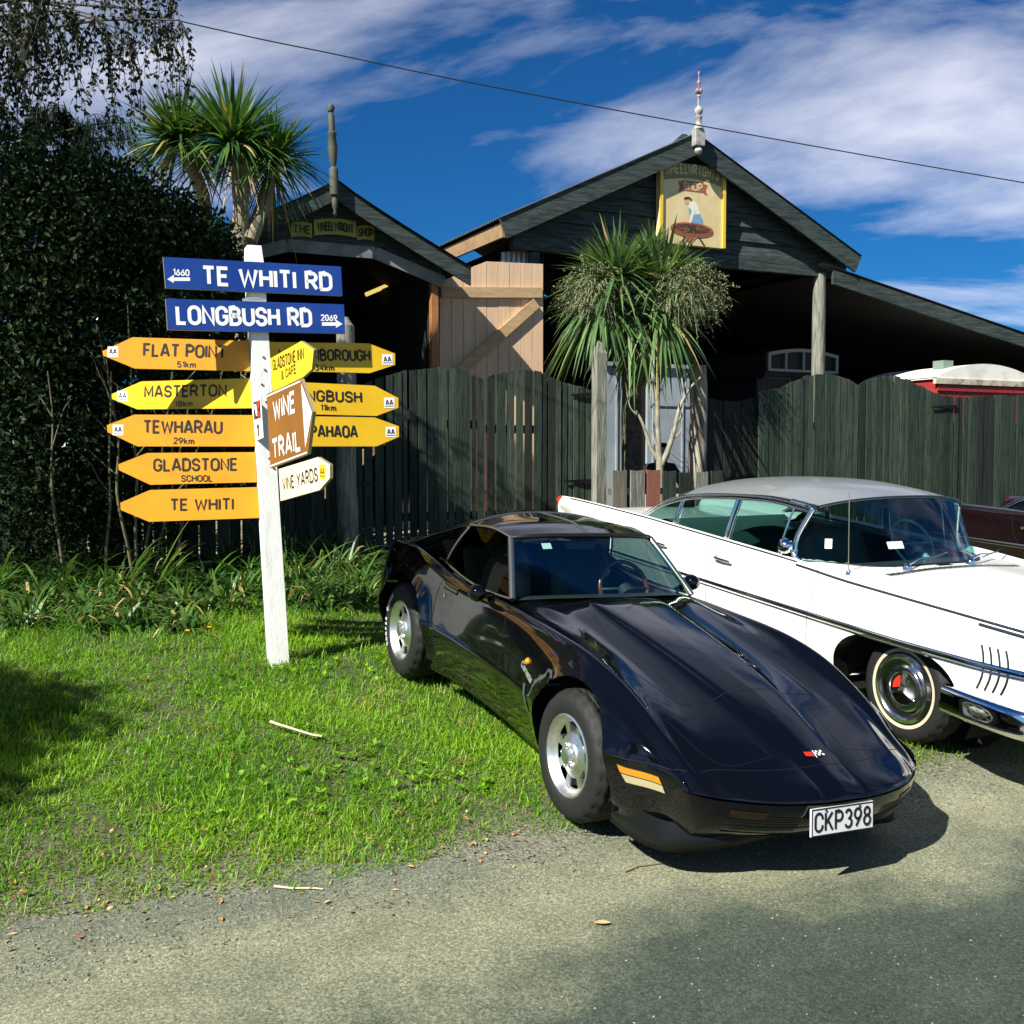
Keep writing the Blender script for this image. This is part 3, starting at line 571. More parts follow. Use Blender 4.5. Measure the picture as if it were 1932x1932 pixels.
flat([(.44,.53),(.47,.56),(.52,.62),(.60,.60),(.65,.66),(.66,.75),(.56,.77),(.50,.70),(.44,.60)],8,.006)
flat([(.50,.52),(.54,.56),(.50,.66),(.48,.74),(.44,.74),(.46,.65)],7,.008); flat([(.44,.72),(.48,.72),(.47,.78),(.43,.78)],6,.009)
flat(ell(.49,.82,.335,.085),5,.007); flat(ell(.49,.795,.33,.075),3,.009); flat(ell(.49,.797,.28,.058),9,.010)
for k in range(10):
    a=k*math.pi/5+.2; p=(.49+.30*math.cos(a),.797+.064*math.sin(a)); d=.013; flat([(.49-d,.797-d*.4),(p[0]-d,p[1]-d*.4),(p[0]+d,p[1]+d*.4),(.49+d,.797+d*.4)],5,.012)
flat(ell(.49,.79,.06,.03),9,.014); flat([(.40,.90),(.56,.90),(.50,.95),(.42,.96),(.38,.945)],3,.008)
flat([(.36,.90),(.39,.90),(.36,.99),(.33,.99)],9,.007); flat([(.58,.89),(.61,.89),(.70,.985),(.67,.99)],9,.007); flat([(.47,.93),(.50,.93),(.49,.995),(.46,.995)],9,.006)
mb.build('sign_board',M_s,sgn)
# ---- small shed on the left
TSb=TS-.30; A=PL(635,338,TSb); E=PL(884,500,TSb); hw=E[0]-A[0]; EL=(A[0]-hw,E[1]); gs=float(gh_st(A[0],TS))
shed=thing('open_shed','small dark open fronted shed with a bell cast gable roof behind the signpost','shed',W(A[0],TS,gs))
def roofz(u): return A[1]+(E[1]-A[1])*(u**.92)       # slightly bell-cast
mb=stb(); us=np.linspace(0,1.02,9)
for sg in (-1,1):
    for off in (0,-.03):
        n=90; P=np.array([[(A[0]+sg*hw*u,TS-.32+8*i/n,roofz(u)+off+.010*math.sin(i*math.pi/2)) for u in us] for i in range(n+1)]); mb.grid(P,0,True)
mb.build('roof',iron,shed)
for sg in (-1,1):
    mb=stb(); n=len(us); top=[(A[0]+sg*hw*u,TS-.30,roofz(u)-.02) for u in us]; bot=[(a,b,c-.24) for a,b,c in top]
    V=top+bot+[(a,b+.045,c) for a,b,c in top+bot]; F=[]
    for i in range(n-1): F+=[(i,n+i,n+i+1,i+1),(2*n+i,2*n+i+1,3*n+i+1,3*n+i),(i,i+1,2*n+i+1,2*n+i),(n+i,3*n+i,3*n+i+1,n+i+1)]
    F+=[(n-1,2*n-1,4*n-1,3*n-1)]; mb.add(V,F); mb.build('barge_board',wd_dark,shed)
o1=PL(562,468,TS);o2=PL(705,474,TS);o3=PL(832,530,TS); zo=(o1[1]+o2[1])/2
mb=stb(); V=[]; z=zo-.02
while z<A[1]-.15:
    u0=((A[1]-z)/(A[1]-E[1]))**(1/.92); u1=((A[1]-min(z+.2,A[1]-.02))/(A[1]-E[1]))**(1/.92); u0=min(u0,1)
    l0,r0,l1_,r1_=A[0]-hw*u0*.98,A[0]+hw*u0*.98,A[0]-hw*u1*.98,A[0]+hw*u1*.98
    mb.add([(l0,TS-.03,z),(r0,TS-.03,z),(r1_,TS-.008,z+.2),(l1_,TS-.008,z+.2),(l0,TS+.02,z),(r0,TS+.02,z),(r1_,TS+.02,z+.2),(l1_,TS+.02,z+.2)],[(0,1,2,3),(5,4,7,6),(4,5,1,0)]); z+=.2
# shoulder panels that clip the corners of the opening
for sg in (-1,1):
    xi=A[0]+sg*(o2[0]-A[0]); xo=A[0]+sg*(o3[0]-A[0]); zz=zo
    ze=o3[1]; q=[(xi,TS-.02,zo),(xo,TS-.02,ze),(xo,TS-.02,min(zo,roofz(abs(xo-A[0])/hw)-.03))]
    q2=[(a,b+.04,c) for a,b,c in q]; mb.add(q+q2,[(0,1,2),(5,4,3),(0,3,4,1)])
mb.build('gable_boards',wd_dark,shed)
trim=mat('grey_trim_timber',(.13,.15,.14),.8,col2=(.22,.24,.23),nscale=4)
mb=stb(); mb.box((2*A[0]-o2[0],TS-.07,zo-.09),(o2[0],TS-.031,zo+.07))
for sg in (-1,1): mb.bar((A[0]+sg*(o2[0]-A[0]),TS-.05,zo-.01),(A[0]+sg*(o3[0]-A[0]+.02),TS-.05,o3[1]-.02),.04,.16)
mb.build('opening_trim',trim,shed)
jx=PL(820,600,TS)[0]
mb=stb(); mb.box((jx-.05,TS-.02,gs-.2),(jx+.05,TS+.08,o3[1]+.1)); mb.build('door_jamb',mat('orange_stained_timber',(.38,.16,.05),.6,col2=(.25,.11,.04),nscale=5),shed)
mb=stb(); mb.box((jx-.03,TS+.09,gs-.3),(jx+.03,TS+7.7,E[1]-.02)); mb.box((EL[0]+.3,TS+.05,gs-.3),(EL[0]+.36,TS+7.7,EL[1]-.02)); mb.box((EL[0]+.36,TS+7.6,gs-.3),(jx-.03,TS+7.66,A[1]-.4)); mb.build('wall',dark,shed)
mb=stb(); mb.box((EL[0]+.38,TS+.2,gs-.3),(jx-.05,TS+7.5,gs+.03)); mb.build('floor',dark,shed)  # near-black slab, interior shade put into its colour
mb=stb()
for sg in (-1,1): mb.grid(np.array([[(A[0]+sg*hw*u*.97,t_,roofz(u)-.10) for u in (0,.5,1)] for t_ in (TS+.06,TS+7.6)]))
mb.build('roof_shade_sheet',dark,shed)  # dark sheets added below the shed roof in place of shade
tq=TS-.36; f0=PL(633,410,tq)[1]; f1=PL(624,197,tq)[1]; sA=PL(633,400,tq)[0]; sB=PL(624,200,tq)[0]; mb=stb(); H=f1-f0
prof=[(.0,0),(.03,.03),(.018,.06),(.04,.10),(.04,.16),(.022,.18),(.06,.20),(.06,.42),(.055,.43),(.03,.45),(.05,.50),(.065,.62),(.05,.72),(.06,.73),(.06,.75),(.04,.76),(.045,.90),(.025,.93),(.025,.94)]
ax=np.array([sB-sA,0,H]); mb.lathe([(r,hh*H) for r,hh in prof],(sA,TS-.36,f0),axis=ax,n=14)
mb.lathe([(0,-.055),(.04,-.04),(.055,0),(.04,.04),(0,.055)],(sB,TS-.36,f1-.05),n=12); mb.build('finial',dkb,shed,angle=40)
# ribbon sign on the shed gable
rb=mat('ribbon_yellow',(.28,.27,.03),.6,col2=(.36,.33,.06),nscale=4); rk=mat('ribbon_ink',(.03,.025,.01),.7)
rsg=thing('ribbon_sign','olive yellow ribbon shaped name sign on the small shed gable','sign',W(*PL(628,435,TS)[:1],TS,PL(628,455,TS)[1]))
p0=PL(548,432,TS);p1=PL(704,440,TS); mb=stb(); L=p1[0]-p0[0]; tz=TS-.07
def ribbon(x0,x1,dz,bow,hh,txt,size,tx):
    n=10; xs=np.linspace(x0,x1,n+1); zc=lambda x: p0[1]+(p1[1]-p0[1])*((x-p0[0])/L)+dz+bow*math.sin(math.pi*(x-x0)/(x1-x0))
    for th,fl in ((0,False),(.015,True)):
        mb.grid(np.array([[(x,tz+th,zc(x)-hh/2),(x,tz+th,zc(x)+hh/2)] for x in xs]),0,False,flip=not fl)
    mb.grid(np.array([[(x,tz,zc(x)+hh/2),(x,tz+.015,zc(x)+hh/2)] for x in xs]),0,False); mb.grid(np.array([[(x,tz,zc(x)-hh/2),(x,tz+.015,zc(x)-hh/2)] for x in xs]),0,False)
    xm=(x0+x1)/2
    for k,(V,F) in enumerate(stroke_text(txt,hh*.62,(x1-x0)*.86,.17)): mb.add([(xm+v[0],tz-.004-.0002*(k%7),zc(min(max(xm+v[0],x0),x1))+v[1]) for v in V],F,1,False)
ribbon(p0[0]+.30,p1[0]-.26,0.02,.03,.21,'WHEELWRIGHT',.155,.78); tz=TS-.045
ribbon(p0[0],p0[0]+.28,-.02,.02,.19,'THE',.14,.8); ribbon(p1[0]-.24,p1[0],-.02,.02,.19,'SHOP',.13,.75); mb.build('ribbon',[rb,rk],rsg)
# tube lamp in the shed
a=PL(690,556,TS+2.2);b=PL(756,528,TS+2.2)
tl=thing('tube_lamp','thin yellow tube lamp glowing in the dark shed opening','lamp',W(a[0],TS+2.2,a[1]))
P0,P1=W(a[0],TS+2.2,a[1]),W(b[0],TS+2.2,b[1]); MB().tube([P0,P1],.032,8).build('tube',mat('lamp_tube',(.9,.75,.25),.5,emit=(1,.72,.20),estr=.45),tl,smooth=True); MB().bar(P0+[0,0.03,.06],P1+[0,.03,.06],.06,.03).build('batten',dark,tl)
# ---- open plank door
dl=thing('plank_door','new pale timber plank door with diagonal brace standing open behind the gate','door',W(*PL(925,650,TD)[:1],TD,float(gh_st(0,TD))))
pl=[PL(x,y,TD) for x,y in ((829,531),(916,493),(1025,498))]; x0,x1=pl[0][0],pl[2][0]
def dtop(s): return pl[0][1]+(pl[1][1]-pl[0][1])*(s-x0)/(pl[1][0]-x0) if s<pl[1][0] else pl[1][1]+(pl[2][1]-pl[1][1])*(s-pl[1][0])/(x1-pl[1][0])
mb=stb(); nb=9; bw=(x1-x0)/nb; zbot=float(gh_st(0,TD))+.12
for i in range(nb):
    a=x0+i*bw+.004;b=x0+(i+1)*bw-.004; dz=random.uniform(-.003,.003); y=TD+dz
    mb.add([(a,y,zbot),(b,y,zbot),(b,y,dtop(b)),(a,y,dtop(a)),(a,y+.03,zbot),(b,y+.03,zbot),(b,y+.03,dtop(b)),(a,y+.03,dtop(a))],[(0,1,2,3),(5,4,7,6),(3,2,6,7),(0,3,7,4),(2,1,5,6)],0)
mb.build('planks',wd_new,dl)
k1=PL(829,552,TD)[1]; k2=PL(1022,553,TD)[1]
for (qa,qb) in (((x0+.01,k1),(x1-.04,k2)),((x0+.01,zbot+.35),(x1-.04,zbot+.35))): stb().bar((qa[0],TD-.03,qa[1]),(qb[0],TD-.03,qb[1]),.045,.15).build('ledge',wd_new2,dl)
a=PL(1010,572,TD);b=PL(866,700,TD); k=(zbot+.42-a[1])/(b[1]-a[1]); e=(a[0]+(b[0]-a[0])*k,a[1]+(b[1]-a[1])*k)
stb().bar((a[0],TD-.03,a[1]),(e[0],TD-.03,e[1]),.045,.16).build('brace',wd_new2,dl)
# ---- fences and gates
def boards(mb,s0,s1,top,t,bw=.088,gap=.017,zb=lambda s:float(gh_st(s,TF))+.03,mats=(0,1,2),pr=(.5,.35,.15),th=.02,jz=.012,jt=.008):
    n=max(1,int(round((s1-s0)/(bw+gap)))); ww=np.array([random.uniform(.72,1.3) for _ in range(n)]); cs=s0+(s1-s0)*np.concatenate([[0],np.cumsum(ww)/ww.sum()])
    for i in range(n):
        a=cs[i]+gap/2*random.uniform(.3,1.8); b=cs[i+1]-gap/2*random.uniform(.3,1.8); m=random.choices(mats,pr)[0]; y=t+random.uniform(-jt,jt); dz=random.uniform(-jz,jz); lean=random.uniform(-.009,.009)
        za,zb_=top(a)+dz,top(b)+dz; z0=zb((a+b)/2)
        mb.add([(a,y,z0),(b,y,z0),(b+lean,y,zb_),(a+lean,y,za),(a,y+th,z0),(b,y+th,z0),(b+lean,y+th,zb_),(a+lean,y+th,za)],[(0,1,2,3),(5,4,7,6),(3,2,6,7),(0,3,7,4),(2,1,5,6)],m)
def topline(pts,t):
    q=np.array([PL(x,y,t) for x,y in pts]); return (lambda s: float(np.interp(s,q[:,0],q[:,1]))), q[0,0], q[-1,0]
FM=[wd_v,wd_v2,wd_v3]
hinge_m=mat('black_iron',(.012,.012,.012),.5,metal=.6)
def gate(pts,label,rails,hinges,pr,gap=.021):
    top,s0,s1=topline(pts,TF); r=thing('wooden_gate',label,'gate',W((s0+s1)/2,TF,float(gh_st(s0,TF))),'board gates')
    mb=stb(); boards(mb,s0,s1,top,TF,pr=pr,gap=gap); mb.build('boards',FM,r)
    for zz in rails: stb().box((s0+.02,TF+.03,zz-.05),(s1-.02,TF+.075,zz+.05)).build('rail',wd_v3,r)
    for (px0,px1,py) in hinges:
        a=PL(px0,py,TF-.03);b=PL(px1,py,TF-.03); stb().bar((a[0],TF-.025,a[1]),(b[0],TF-.025,b[1]),.012,.07,h2=.02).build('hinge',hinge_m,r)
gzf=float(gh_st(0,TF))
gate([(668,737),(690,722),(720,710),(760,700),(800,695),(830,691),(850,692),(875,699),(900,710),(916,715)],'dark board gate left of the join, beside the round post behind the signs',(gzf+.45,gzf+1.55),((672,706,737),(672,706,912)),(.55,.30,.15))
gate([(918,715),(935,707),(965,698),(992,697),(1020,703),(1050,716),(1085,727),(1120,735)],'dark board gate right of the join, in front of the pale plank door',(gzf+.45,gzf+1.5),((1126,1078,745),(1126,1066,908)),(.5,.38,.12))
gate([(1433,737),(1473,732),(1501,717),(1531,707),(1568,705),(1597,713),(1621,727)],'dark curved gate of boards below the barn pole, left of the join',(gzf+.4,gzf+1.6),(),(.5,.32,.18),.011)
gate([(1623,725),(1651,712),(1685,709),(1715,716),(1747,734),(1776,745),(1800,750)],'dark curved gate of boards right of the join, below the red and white vehicle',(gzf+.4,gzf+1.6),((1806,1760,768),),(.5,.35,.15),.011)
def fence(name,pts,label,t,pr,rails=(.5,1.5),**kw):
    top,s0,s1=topline(pts,t); r=thing(name,label,'fence',W((s0+s1)/2,t,float(gh_st(s0,t))))
    mb=stb(); boards(mb,s0,s1,top,t,pr=pr,**kw); mb.build('boards',FM,r)
    for zz in rails:
        if zz: stb().box((s0+.01,t+.03,gzf+zz-.045),(s1-.01,t+.07,gzf+zz+.045)).build('rail',wd_v3,r)
    return r
fence('paling_fence',[(1335,752),(1380,758),(1432,750)],'short black paling fence between the log post and the right gates',TF+.12,(.25,.05,.7),bw=.13)
fence('paling_fence',[(1801,749),(1862,747),(1935,745),(2060,740)],'dark paling fence at the right end beyond the gates',TF,(.65,.2,.15))
fence('paling_fence',[(-220,770),(100,760),(400,756),(642,752)],'long dark paling fence standing behind the hedge and strap leaved plants',TF+.05,(.5,.15,.35),bw=.14)
# posts
def post(px,py0,r,t,m,label,r2=None,point=False,sq=False,base=None):
    s,z=PL(px,py0,t); g0=float(gh_st(s,t))-.15; mb=stb()
    if sq:
        mb.bar((s,t,g0),(s,t,z-.16),r*2,r*2,up=(0,1,0)); q=[(s-r,t-r,z-.16),(s+r,t-r,z-.16),(s+r,t+r,z-.16),(s-r,t+r,z-.16),(s-.02,t,z),(s+.03,t,z-.02)]
        mb.add(q,[(0,1,5,4),(1,2,5),(2,3,4,5),(3,0,4)])
    else:
        k=9; zs=np.linspace(g0,z,k); mb.tube([(s+.01*math.sin(i*1.3),t,zz) for i,zz in enumerate(zs)],[r+(( r2 or r)-r)*i/(k-1) for i in range(k)],14,jit=.10)
        if point: mb.tube([(s,t,z),(s+.01,t,z+.10)],[(r2 or r)*.98,.02],12)
    o=mb.build('gate_post',m,smooth=not sq); tag(o,label,'post'); return o
post(652,615,.125,TF-.1,wd_grey,'round grey timber gate post behind the signs at the left gate',.105,True)
post(1131,642,.07,TF-.1,wd_grey,'square silver grey gate post with split pointed top',sq=True)
post(1318,690,.135,TF+.15,mat('bark_log',(.10,.085,.06),.9,col2=(.36,.33,.26),nscale=3,stretch=(3,3,.5),lo=.42,hi=.60,bump=.9,bscale=8),'thick log post with split bark right of the low picket fence',.115)
# low picket fence of odd boards
TPK=11.7
pk=thing('picket_fence','low gapped picket fence of odd boards, one of them red','fence',W(PL(1240,900,TPK)[0],TPK,float(gh_st(3,TPK))))
PKM=[wd_grey,mat('grey_brown_board',(.17,.16,.12),.85,col2=(.10,.09,.07),nscale=5,stretch=(5,5,.5)),mat('faded_red_board',(.28,.09,.06),.8,col2=(.18,.08,.06),nscale=5,stretch=(4,4,.5)),wd_v,wd_v3]
mb=stb()
for x0_,x1_,yt,m in ((1157,1183,887,1),(1190,1216,887,0),(1221,1246,886,2),(1252,1276,888,3),(1283,1306,891,4),(1313,1336,890,0),(1343,1364,888,3)):
    a=PL(x0_,yt,TPK);b=PL(x1_,yt,TPK); z0=float(gh_st(a[0],TPK))+.05; y=TPK+random.uniform(-.01,.01); mb.add([(a[0],y,z0),(b[0],y,z0),(b[0],y,b[1]),((a[0]+b[0])/2,y,a[1]-.012),(a[0],y,a[1])]+[(a[0],y+.025,z0),(b[0],y+.025,z0),(b[0],y+.025,b[1]),((a[0]+b[0])/2,y+.025,a[1]-.012),(a[0],y+.025,a[1])],[(0,1,2,3,4),(9,8,7,6,5),(4,3,8,9),(3,2,7,8),(0,4,9,5),(2,1,6,7)],m)
mb.build('pickets',PKM,pk)
a=PL(1150,928,TPK)
for zz in (a[1],a[1]-.45): stb().box((a[0],TPK+.03,zz-.04),(PL(1366,928,TPK)[0],TPK+.07,zz+.04)).build('rail',wd_grey,pk)
# white lining wall inside the barn opening, seen behind the cabbage tree
TWH=14.3; a=PL(1140,690,TWH);b=PL(1312,705,TWH)
ww=thing('white_board_wall','white panelled wall standing behind the cabbage tree','wall',W((a[0]+b[0])/2,TWH,gz))
mb=stb(); z0=gz-.1; d0=PL(1190,700,TWH)[0]; d1=PL(1222,700,TWH)[0]
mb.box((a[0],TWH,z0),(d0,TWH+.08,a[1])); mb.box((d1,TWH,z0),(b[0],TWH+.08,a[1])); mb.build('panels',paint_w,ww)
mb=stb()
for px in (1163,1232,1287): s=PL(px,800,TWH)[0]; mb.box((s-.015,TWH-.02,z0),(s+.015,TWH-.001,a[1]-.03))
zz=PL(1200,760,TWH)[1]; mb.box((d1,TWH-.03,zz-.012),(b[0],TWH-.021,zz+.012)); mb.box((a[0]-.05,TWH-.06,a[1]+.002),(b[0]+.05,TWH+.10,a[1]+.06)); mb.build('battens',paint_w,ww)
stb().box((d0+.004,TWH+.05,z0),(d1-.004,TWH+.07,a[1]-.15)).build('door',dark,ww)
# ================================================================ trees and plants
bark_d=mat('bark_dark',(.035,.03,.02),.9,col2=(.09,.08,.055),nscale=14,bump=.6,bscale=20)
bark_c=mat('cabbage_bark',(.20,.17,.11),.9,col2=(.34,.30,.21),nscale=9,stretch=(2,2,5),bump=.9,bscale=26)
bark_p=mat('pale_stem',(.16,.14,.08),.8,col2=(.10,.09,.05),nscale=6)
def wob(p0,p1,n,amp,sag=0):
    p0=np.array(p0,float);p1=np.array(p1,float);pts=[]
    off=rng.normal(0,amp,(n,3)); off[0]=0; off[-1]=0
    for i in range(n):
        u=i/(n-1); pts.append(p0*(1-u)+p1*u+off[i]+np.array([0,0,sag*4*u*(1-u)]))
    return crom(pts,n*3-2)
def blob_leaves(blobs,per,lo,hi,aspect,up=.3,shell=.55):
    """leaf clusters over ellipsoids: (centre, radii, weight)"""
    V=[];Q=[];k=0;MI=[]
    for c,r,wt in blobs:
        n=int(per*wt); d=unit(rng.normal(0,1,(n,3))); rr=(shell+(1-shell)*rng.random(n)**.5)
        # lumps: push clusters in and out
        lump=1+.22*np.sin(d[:,0]*7+c[0]*3)*np.sin(d[:,1]*6+c[1])*np.sin(d[:,2]*8+c[2]*2)+rng.normal(0,.06,n)
        C=np.array(c)+d*np.array(r)*(rr*lump)[:,None]
        D=unit(d*.5+rng.normal(0,.75,(n,3))+np.array([0,0,up])); N=unit(d+rng.normal(0,.6,(n,3)))
        v,q=leaf_cards(C,D,N,rng.uniform(lo,hi,n),rng.uniform(lo,hi,n)*aspect); V.append(v);Q.append(q+k);k+=len(v); MI.append(rng.integers(0,3,len(q)))
    return np.concatenate(V),np.concatenate(Q),np.concatenate(MI)
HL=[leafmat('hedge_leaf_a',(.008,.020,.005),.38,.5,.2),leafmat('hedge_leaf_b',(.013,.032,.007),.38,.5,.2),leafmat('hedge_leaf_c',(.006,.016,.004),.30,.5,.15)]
# ---- big evergreen hedge on the left
base=at(250,1080,11.3); hz=float(gh(base[0],base[1]))
hd=thing('evergreen_shrub','big dark glossy leaved evergreen shrub with pale bare stems on the left','shrub',(base[0],base[1],hz))
bl=[]
for px,py,Y,rx,rz,wt in ((30,480,11.4,.95,.85,1.1),(120,440,11.6,.9,.75,1.1),(215,425,11.7,.8,.72,1.1),(300,455,11.8,.65,.60,.9),(370,485,12.0,.55,.55,.7),(420,540,12.2,.45,.55,.5),(60,640,11.6,1.0,.8,1.0),(190,590,11.7,.95,.7,1.1),(320,580,12.0,.75,.7,.9),(420,660,12.3,.5,.6,.5),(-40,800,11.6,1.1,1.0,.7),(120,800,12.1,1.0,.8,1.1),(280,760,12.3,.9,.7,1.0),(30,700,12.2,1.0,.8,.9),(380,900,12.5,.7,.5,.6),(-60,330,11.6,1.0,1.0,.9),(60,950,12.1,.9,.7,.9),(230,930,12.4,.95,.6,.8),(400,800,12.6,.6,.7,.6)):
    Yn=11.75/(.9-.43*(px-966)/2075)-.75+(Y-11.4)*.45; k_=Yn/Y; c=at(px,py,Yn); bl.append((c,(rx*k_,.60,rz*k_),wt))
V,q,mi=blob_leaves(bl,4300,.045,.095,.5,.1,.35)
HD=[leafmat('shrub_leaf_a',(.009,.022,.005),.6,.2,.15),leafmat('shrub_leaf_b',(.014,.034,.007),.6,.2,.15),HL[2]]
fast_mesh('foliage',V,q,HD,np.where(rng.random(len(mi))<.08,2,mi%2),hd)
for px0,py0,px1,py1,Y in ((255,1040,185,620,11.25),(262,1040,240,560,11.2),(275,1040,330,660,11.2),(310,1060,420,700,11.5),(285,1050,360,740,11.25),(120,1060,90,700,11.3),(200,1060,210,700,11.4)):
    Y=11.75/(.9-.43*(px1-966)/2075)-1.05; a=at(px0,py0,Y+.3); a[2]=float(gh(a[0],a[1]))-.05; b=at(px1,py1,Y-.1); pts=wob(a,b,6,.022)
    mb=MB().tube(pts,np.linspace(.018,.006,len(pts)),7)
    for j in range(3):
        i=int(len(pts)*(.45+.18*j)); e=pts[i]+np.array([rng.uniform(-.4,.4),rng.uniform(-.25,.1),rng.uniform(.3,.6)]); tw=wob(pts[i],e,4,.02); mb.tube(tw,np.linspace(.009,.003,len(tw)),5)
    mb.build('stem',bark_p,hd,smooth=True)
# ---- conifer behind it
def drooping(cx,n,L,mats,parent,name='foliage',dens=26):
    Bs=[];Ds=[];Ls=[];Wd=[];
    for (p0,p1) in cx:
        path=wob(p0,p1,5,.05,.12)
        for i in range(2,len(path)):
            for k in range(dens):
                u=rng.normal(0,1,3)*.05; Bs.append(path[i]+u); d=unit(path[i]-path[i-1])*.7+rng.normal(0,.5,3)+np.array([0,0,-.45]); Ds.append(d); Ls.append(rng.uniform(.5,1.)*L); Wd.append(rng.uniform(.008,.016))
    V,q=blades(np.array(Bs),np.array(Ds),np.array(Ls),np.array(Wd)*1.8,np.full(len(Bs),.5),2); return fast_mesh(name,V,q,mats,rng.integers(0,len(mats),len(q)),parent)
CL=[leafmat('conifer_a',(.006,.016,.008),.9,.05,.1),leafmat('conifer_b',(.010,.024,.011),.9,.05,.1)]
cb=at(110,1000,14.5); cb[2]=float(gh(cb[0],cb[1])); cn=thing('conifer_tree','dark conifer with drooping layered sprays above the shrub on the left','tree',cb)
top=at(75,215,14.5); MB().tube([cb-[0,0,.2],(cb+top)/2,top],[.16,.1,.03],10).build('trunk',bark_d,cn,smooth=True)
br=[]
for k in range(46):
    u=.38+.6*k/45; p0=cb*(1-u)+top*u; r=1.15*(1-u)**.5*1.3+.25; az=rng.uniform(0,6.28); 
    if k%3==0: az=rng.uniform(-.5,.5)
    br.append((p0,p0+np.array([math.cos(az)*r,math.sin(az)*r,.15-.25*rng.random()])))
for px,py in ((255,262),(262,300),(265,345),(240,230),(222,420),(250,390)): br.append((at(100,py+25,14.5),at(px,py,14.2)))
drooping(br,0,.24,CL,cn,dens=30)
mbb=MB()
for p0,p1 in br: mbb.tube([p0,(p0+p1)/2+[0,0,.05],p1],[.025,.015,.006],5)
mbb.build('branches',bark_d,cn,smooth=True)
# ---- cabbage trees
CB=[leafmat('sword_leaf_a',(.055,.13,.03),.4,.5,.25),leafmat('sword_leaf_b',(.10,.19,.04),.4,.5,.25),leafmat('sword_leaf_c',(.03,.085,.022),.42,.5,.2),leafmat('sword_leaf_dry',(.40,.30,.12),.7,.3,.2)]
def head_leaves(c,n,L,wd,up=.25,bend=(.05,.35),dry=.025,skirt=0,axis=(0,0,1)):
    z=rng.uniform(-.35,1,n); az=rng.uniform(0,6.28,n); r=np.sqrt(1-z*z); D=np.stack([np.cos(az)*r,np.sin(az)*r,z+up],-1)
    if skirt: k=rng.random(n)<skirt; D[k,2]=-np.abs(rng.normal(.8,.5,k.sum()))
    D=unit(D)+np.array(axis)*0
    B=np.array(c)+D*.06+np.array([0,0,.10])*rng.random(n)[:,None]
    ln=L*rng.uniform(.7,1.08,n); bd=rng.uniform(*bend,n)+.25*(D[:,2]<.2)
    V,q=blades(B,D,ln,wd*rng.uniform(.7,1.2,n),bd,5); mi=np.where(rng.random(n)<dry*(1+3*(D[:,2]<0)),3,rng.choice(3,n,p=[.45,.27,.28])); return V,q,np.tile(mi,5)
def merge(L):
    V=[];Q=[];M=[];k=0
    for v,q,m in L: V.append(v);Q.append(q+k);M.append(m);k+=len(v)
    return np.concatenate(V),np.concatenate(Q),np.concatenate(M)
YC=13.2
b0=at(462,900,YC); b0[2]=float(gh(b0[0],b0[1]))
ct=thing('cabbage_tree','tall three headed cabbage tree rising behind the signs with tufts of sword leaves','tree',b0)
def P_(px,py,dy=0): return at(px,py,YC+dy)
for path,r in (([b0-[0,0,.2],P_(462,640),P_(452,470),P_(455,400),P_(452,330),P_(449,296)],[.14,.13,.105,.10,.095,.08]),([P_(470,455),P_(486,415,.1),P_(503,365,.2),P_(512,322,.2)],[.10,.085,.075,.06]),([b0+[-.35,.35,-.2],P_(395,560,.3),P_(389,450,.3),P_(383,370,.2),P_(348,292,.05)],[.11,.10,.085,.08,.06])):
    pts=crom(path,22); MB().tube(pts,np.interp(np.linspace(0,1,22),np.linspace(0,1,len(r)),r),12,jit=.12).build('trunk',bark_c,ct,smooth=True)
V,q,mi=merge([head_leaves(P_(440,285),430,1.0,.052,up=.15),head_leaves(P_(520,312,.1),300,.72,.05,up=.05),head_leaves(P_(338,278,.0),380,.80,.05,up=.1),head_leaves(P_(480,330,.5),90,.6,.04)])
fast_mesh('crown',V,q,CB,mi,ct)
V,q,mi=merge([head_leaves(P_(447,310),14,.62,.04,up=-.9,bend=(.4,.9),dry=.2),head_leaves(P_(512,335,.2),22,.6,.04,up=-1.0,bend=(.5,.9),dry=.12),head_leaves(P_(372,322,.3),14,.5,.04,up=-.9,bend=(.4,.9),dry=.2)])
fast_mesh('hanging_leaves',V,q,CB,mi,ct)
YC=14.6
b0=at(1192,900,YC); b0[2]=float(gh(b0[0],b0[1]))
ct=thing('cabbage_tree','cabbage tree with drooping strap leaves and brown flower heads in front of the barn','tree',b0)
for path,r in (([b0-[0,0,.2],P_(1192,820),P_(1190,700),P_(1180,600),P_(1168,545)],[.15,.135,.125,.11,.09]),([P_(1192,690),P_(1215,640,.1),P_(1240,590,.1),P_(1250,555,.1)],[.11,.10,.085,.07])):
    pts=crom(path,18); MB().tube(pts,np.interp(np.linspace(0,1,18),np.linspace(0,1,len(r)),r),12,jit=.12).build('trunk',bark_d,ct,smooth=True)
CB2=[leafmat('strap_leaf_a',(.09,.17,.06),.4,.5,.3),leafmat('strap_leaf_b',(.17,.27,.10),.4,.5,.3),leafmat('strap_leaf_c',(.04,.09,.03),.42,.5,.2),CB[3]]
V,q,mi=merge([head_leaves(P_(1165,535),290,.90,.066,up=.12,bend=(.05,.35)),head_leaves(P_(1250,545,.1),270,.86,.066,up=.12,bend=(.05,.4)),head_leaves(P_(1230,500,.3),80,.6,.055,up=.5)])
fast_mesh('crown',V,q,CB2,mi,ct)
V,q,mi=merge([head_leaves(P_(1135,590,-.1),170,.82,.068,up=-.15,bend=(.35,.9),dry=.025),head_leaves(P_(1245,610,-.1),150,.80,.068,up=-.4,bend=(.4,.9),dry=.025),head_leaves(P_(1190,600,-.2),60,.75,.068,up=-.6,bend=(.4,.9),dry=.025)])
fast_mesh('hanging_leaves',V,q,CB2,mi,ct)
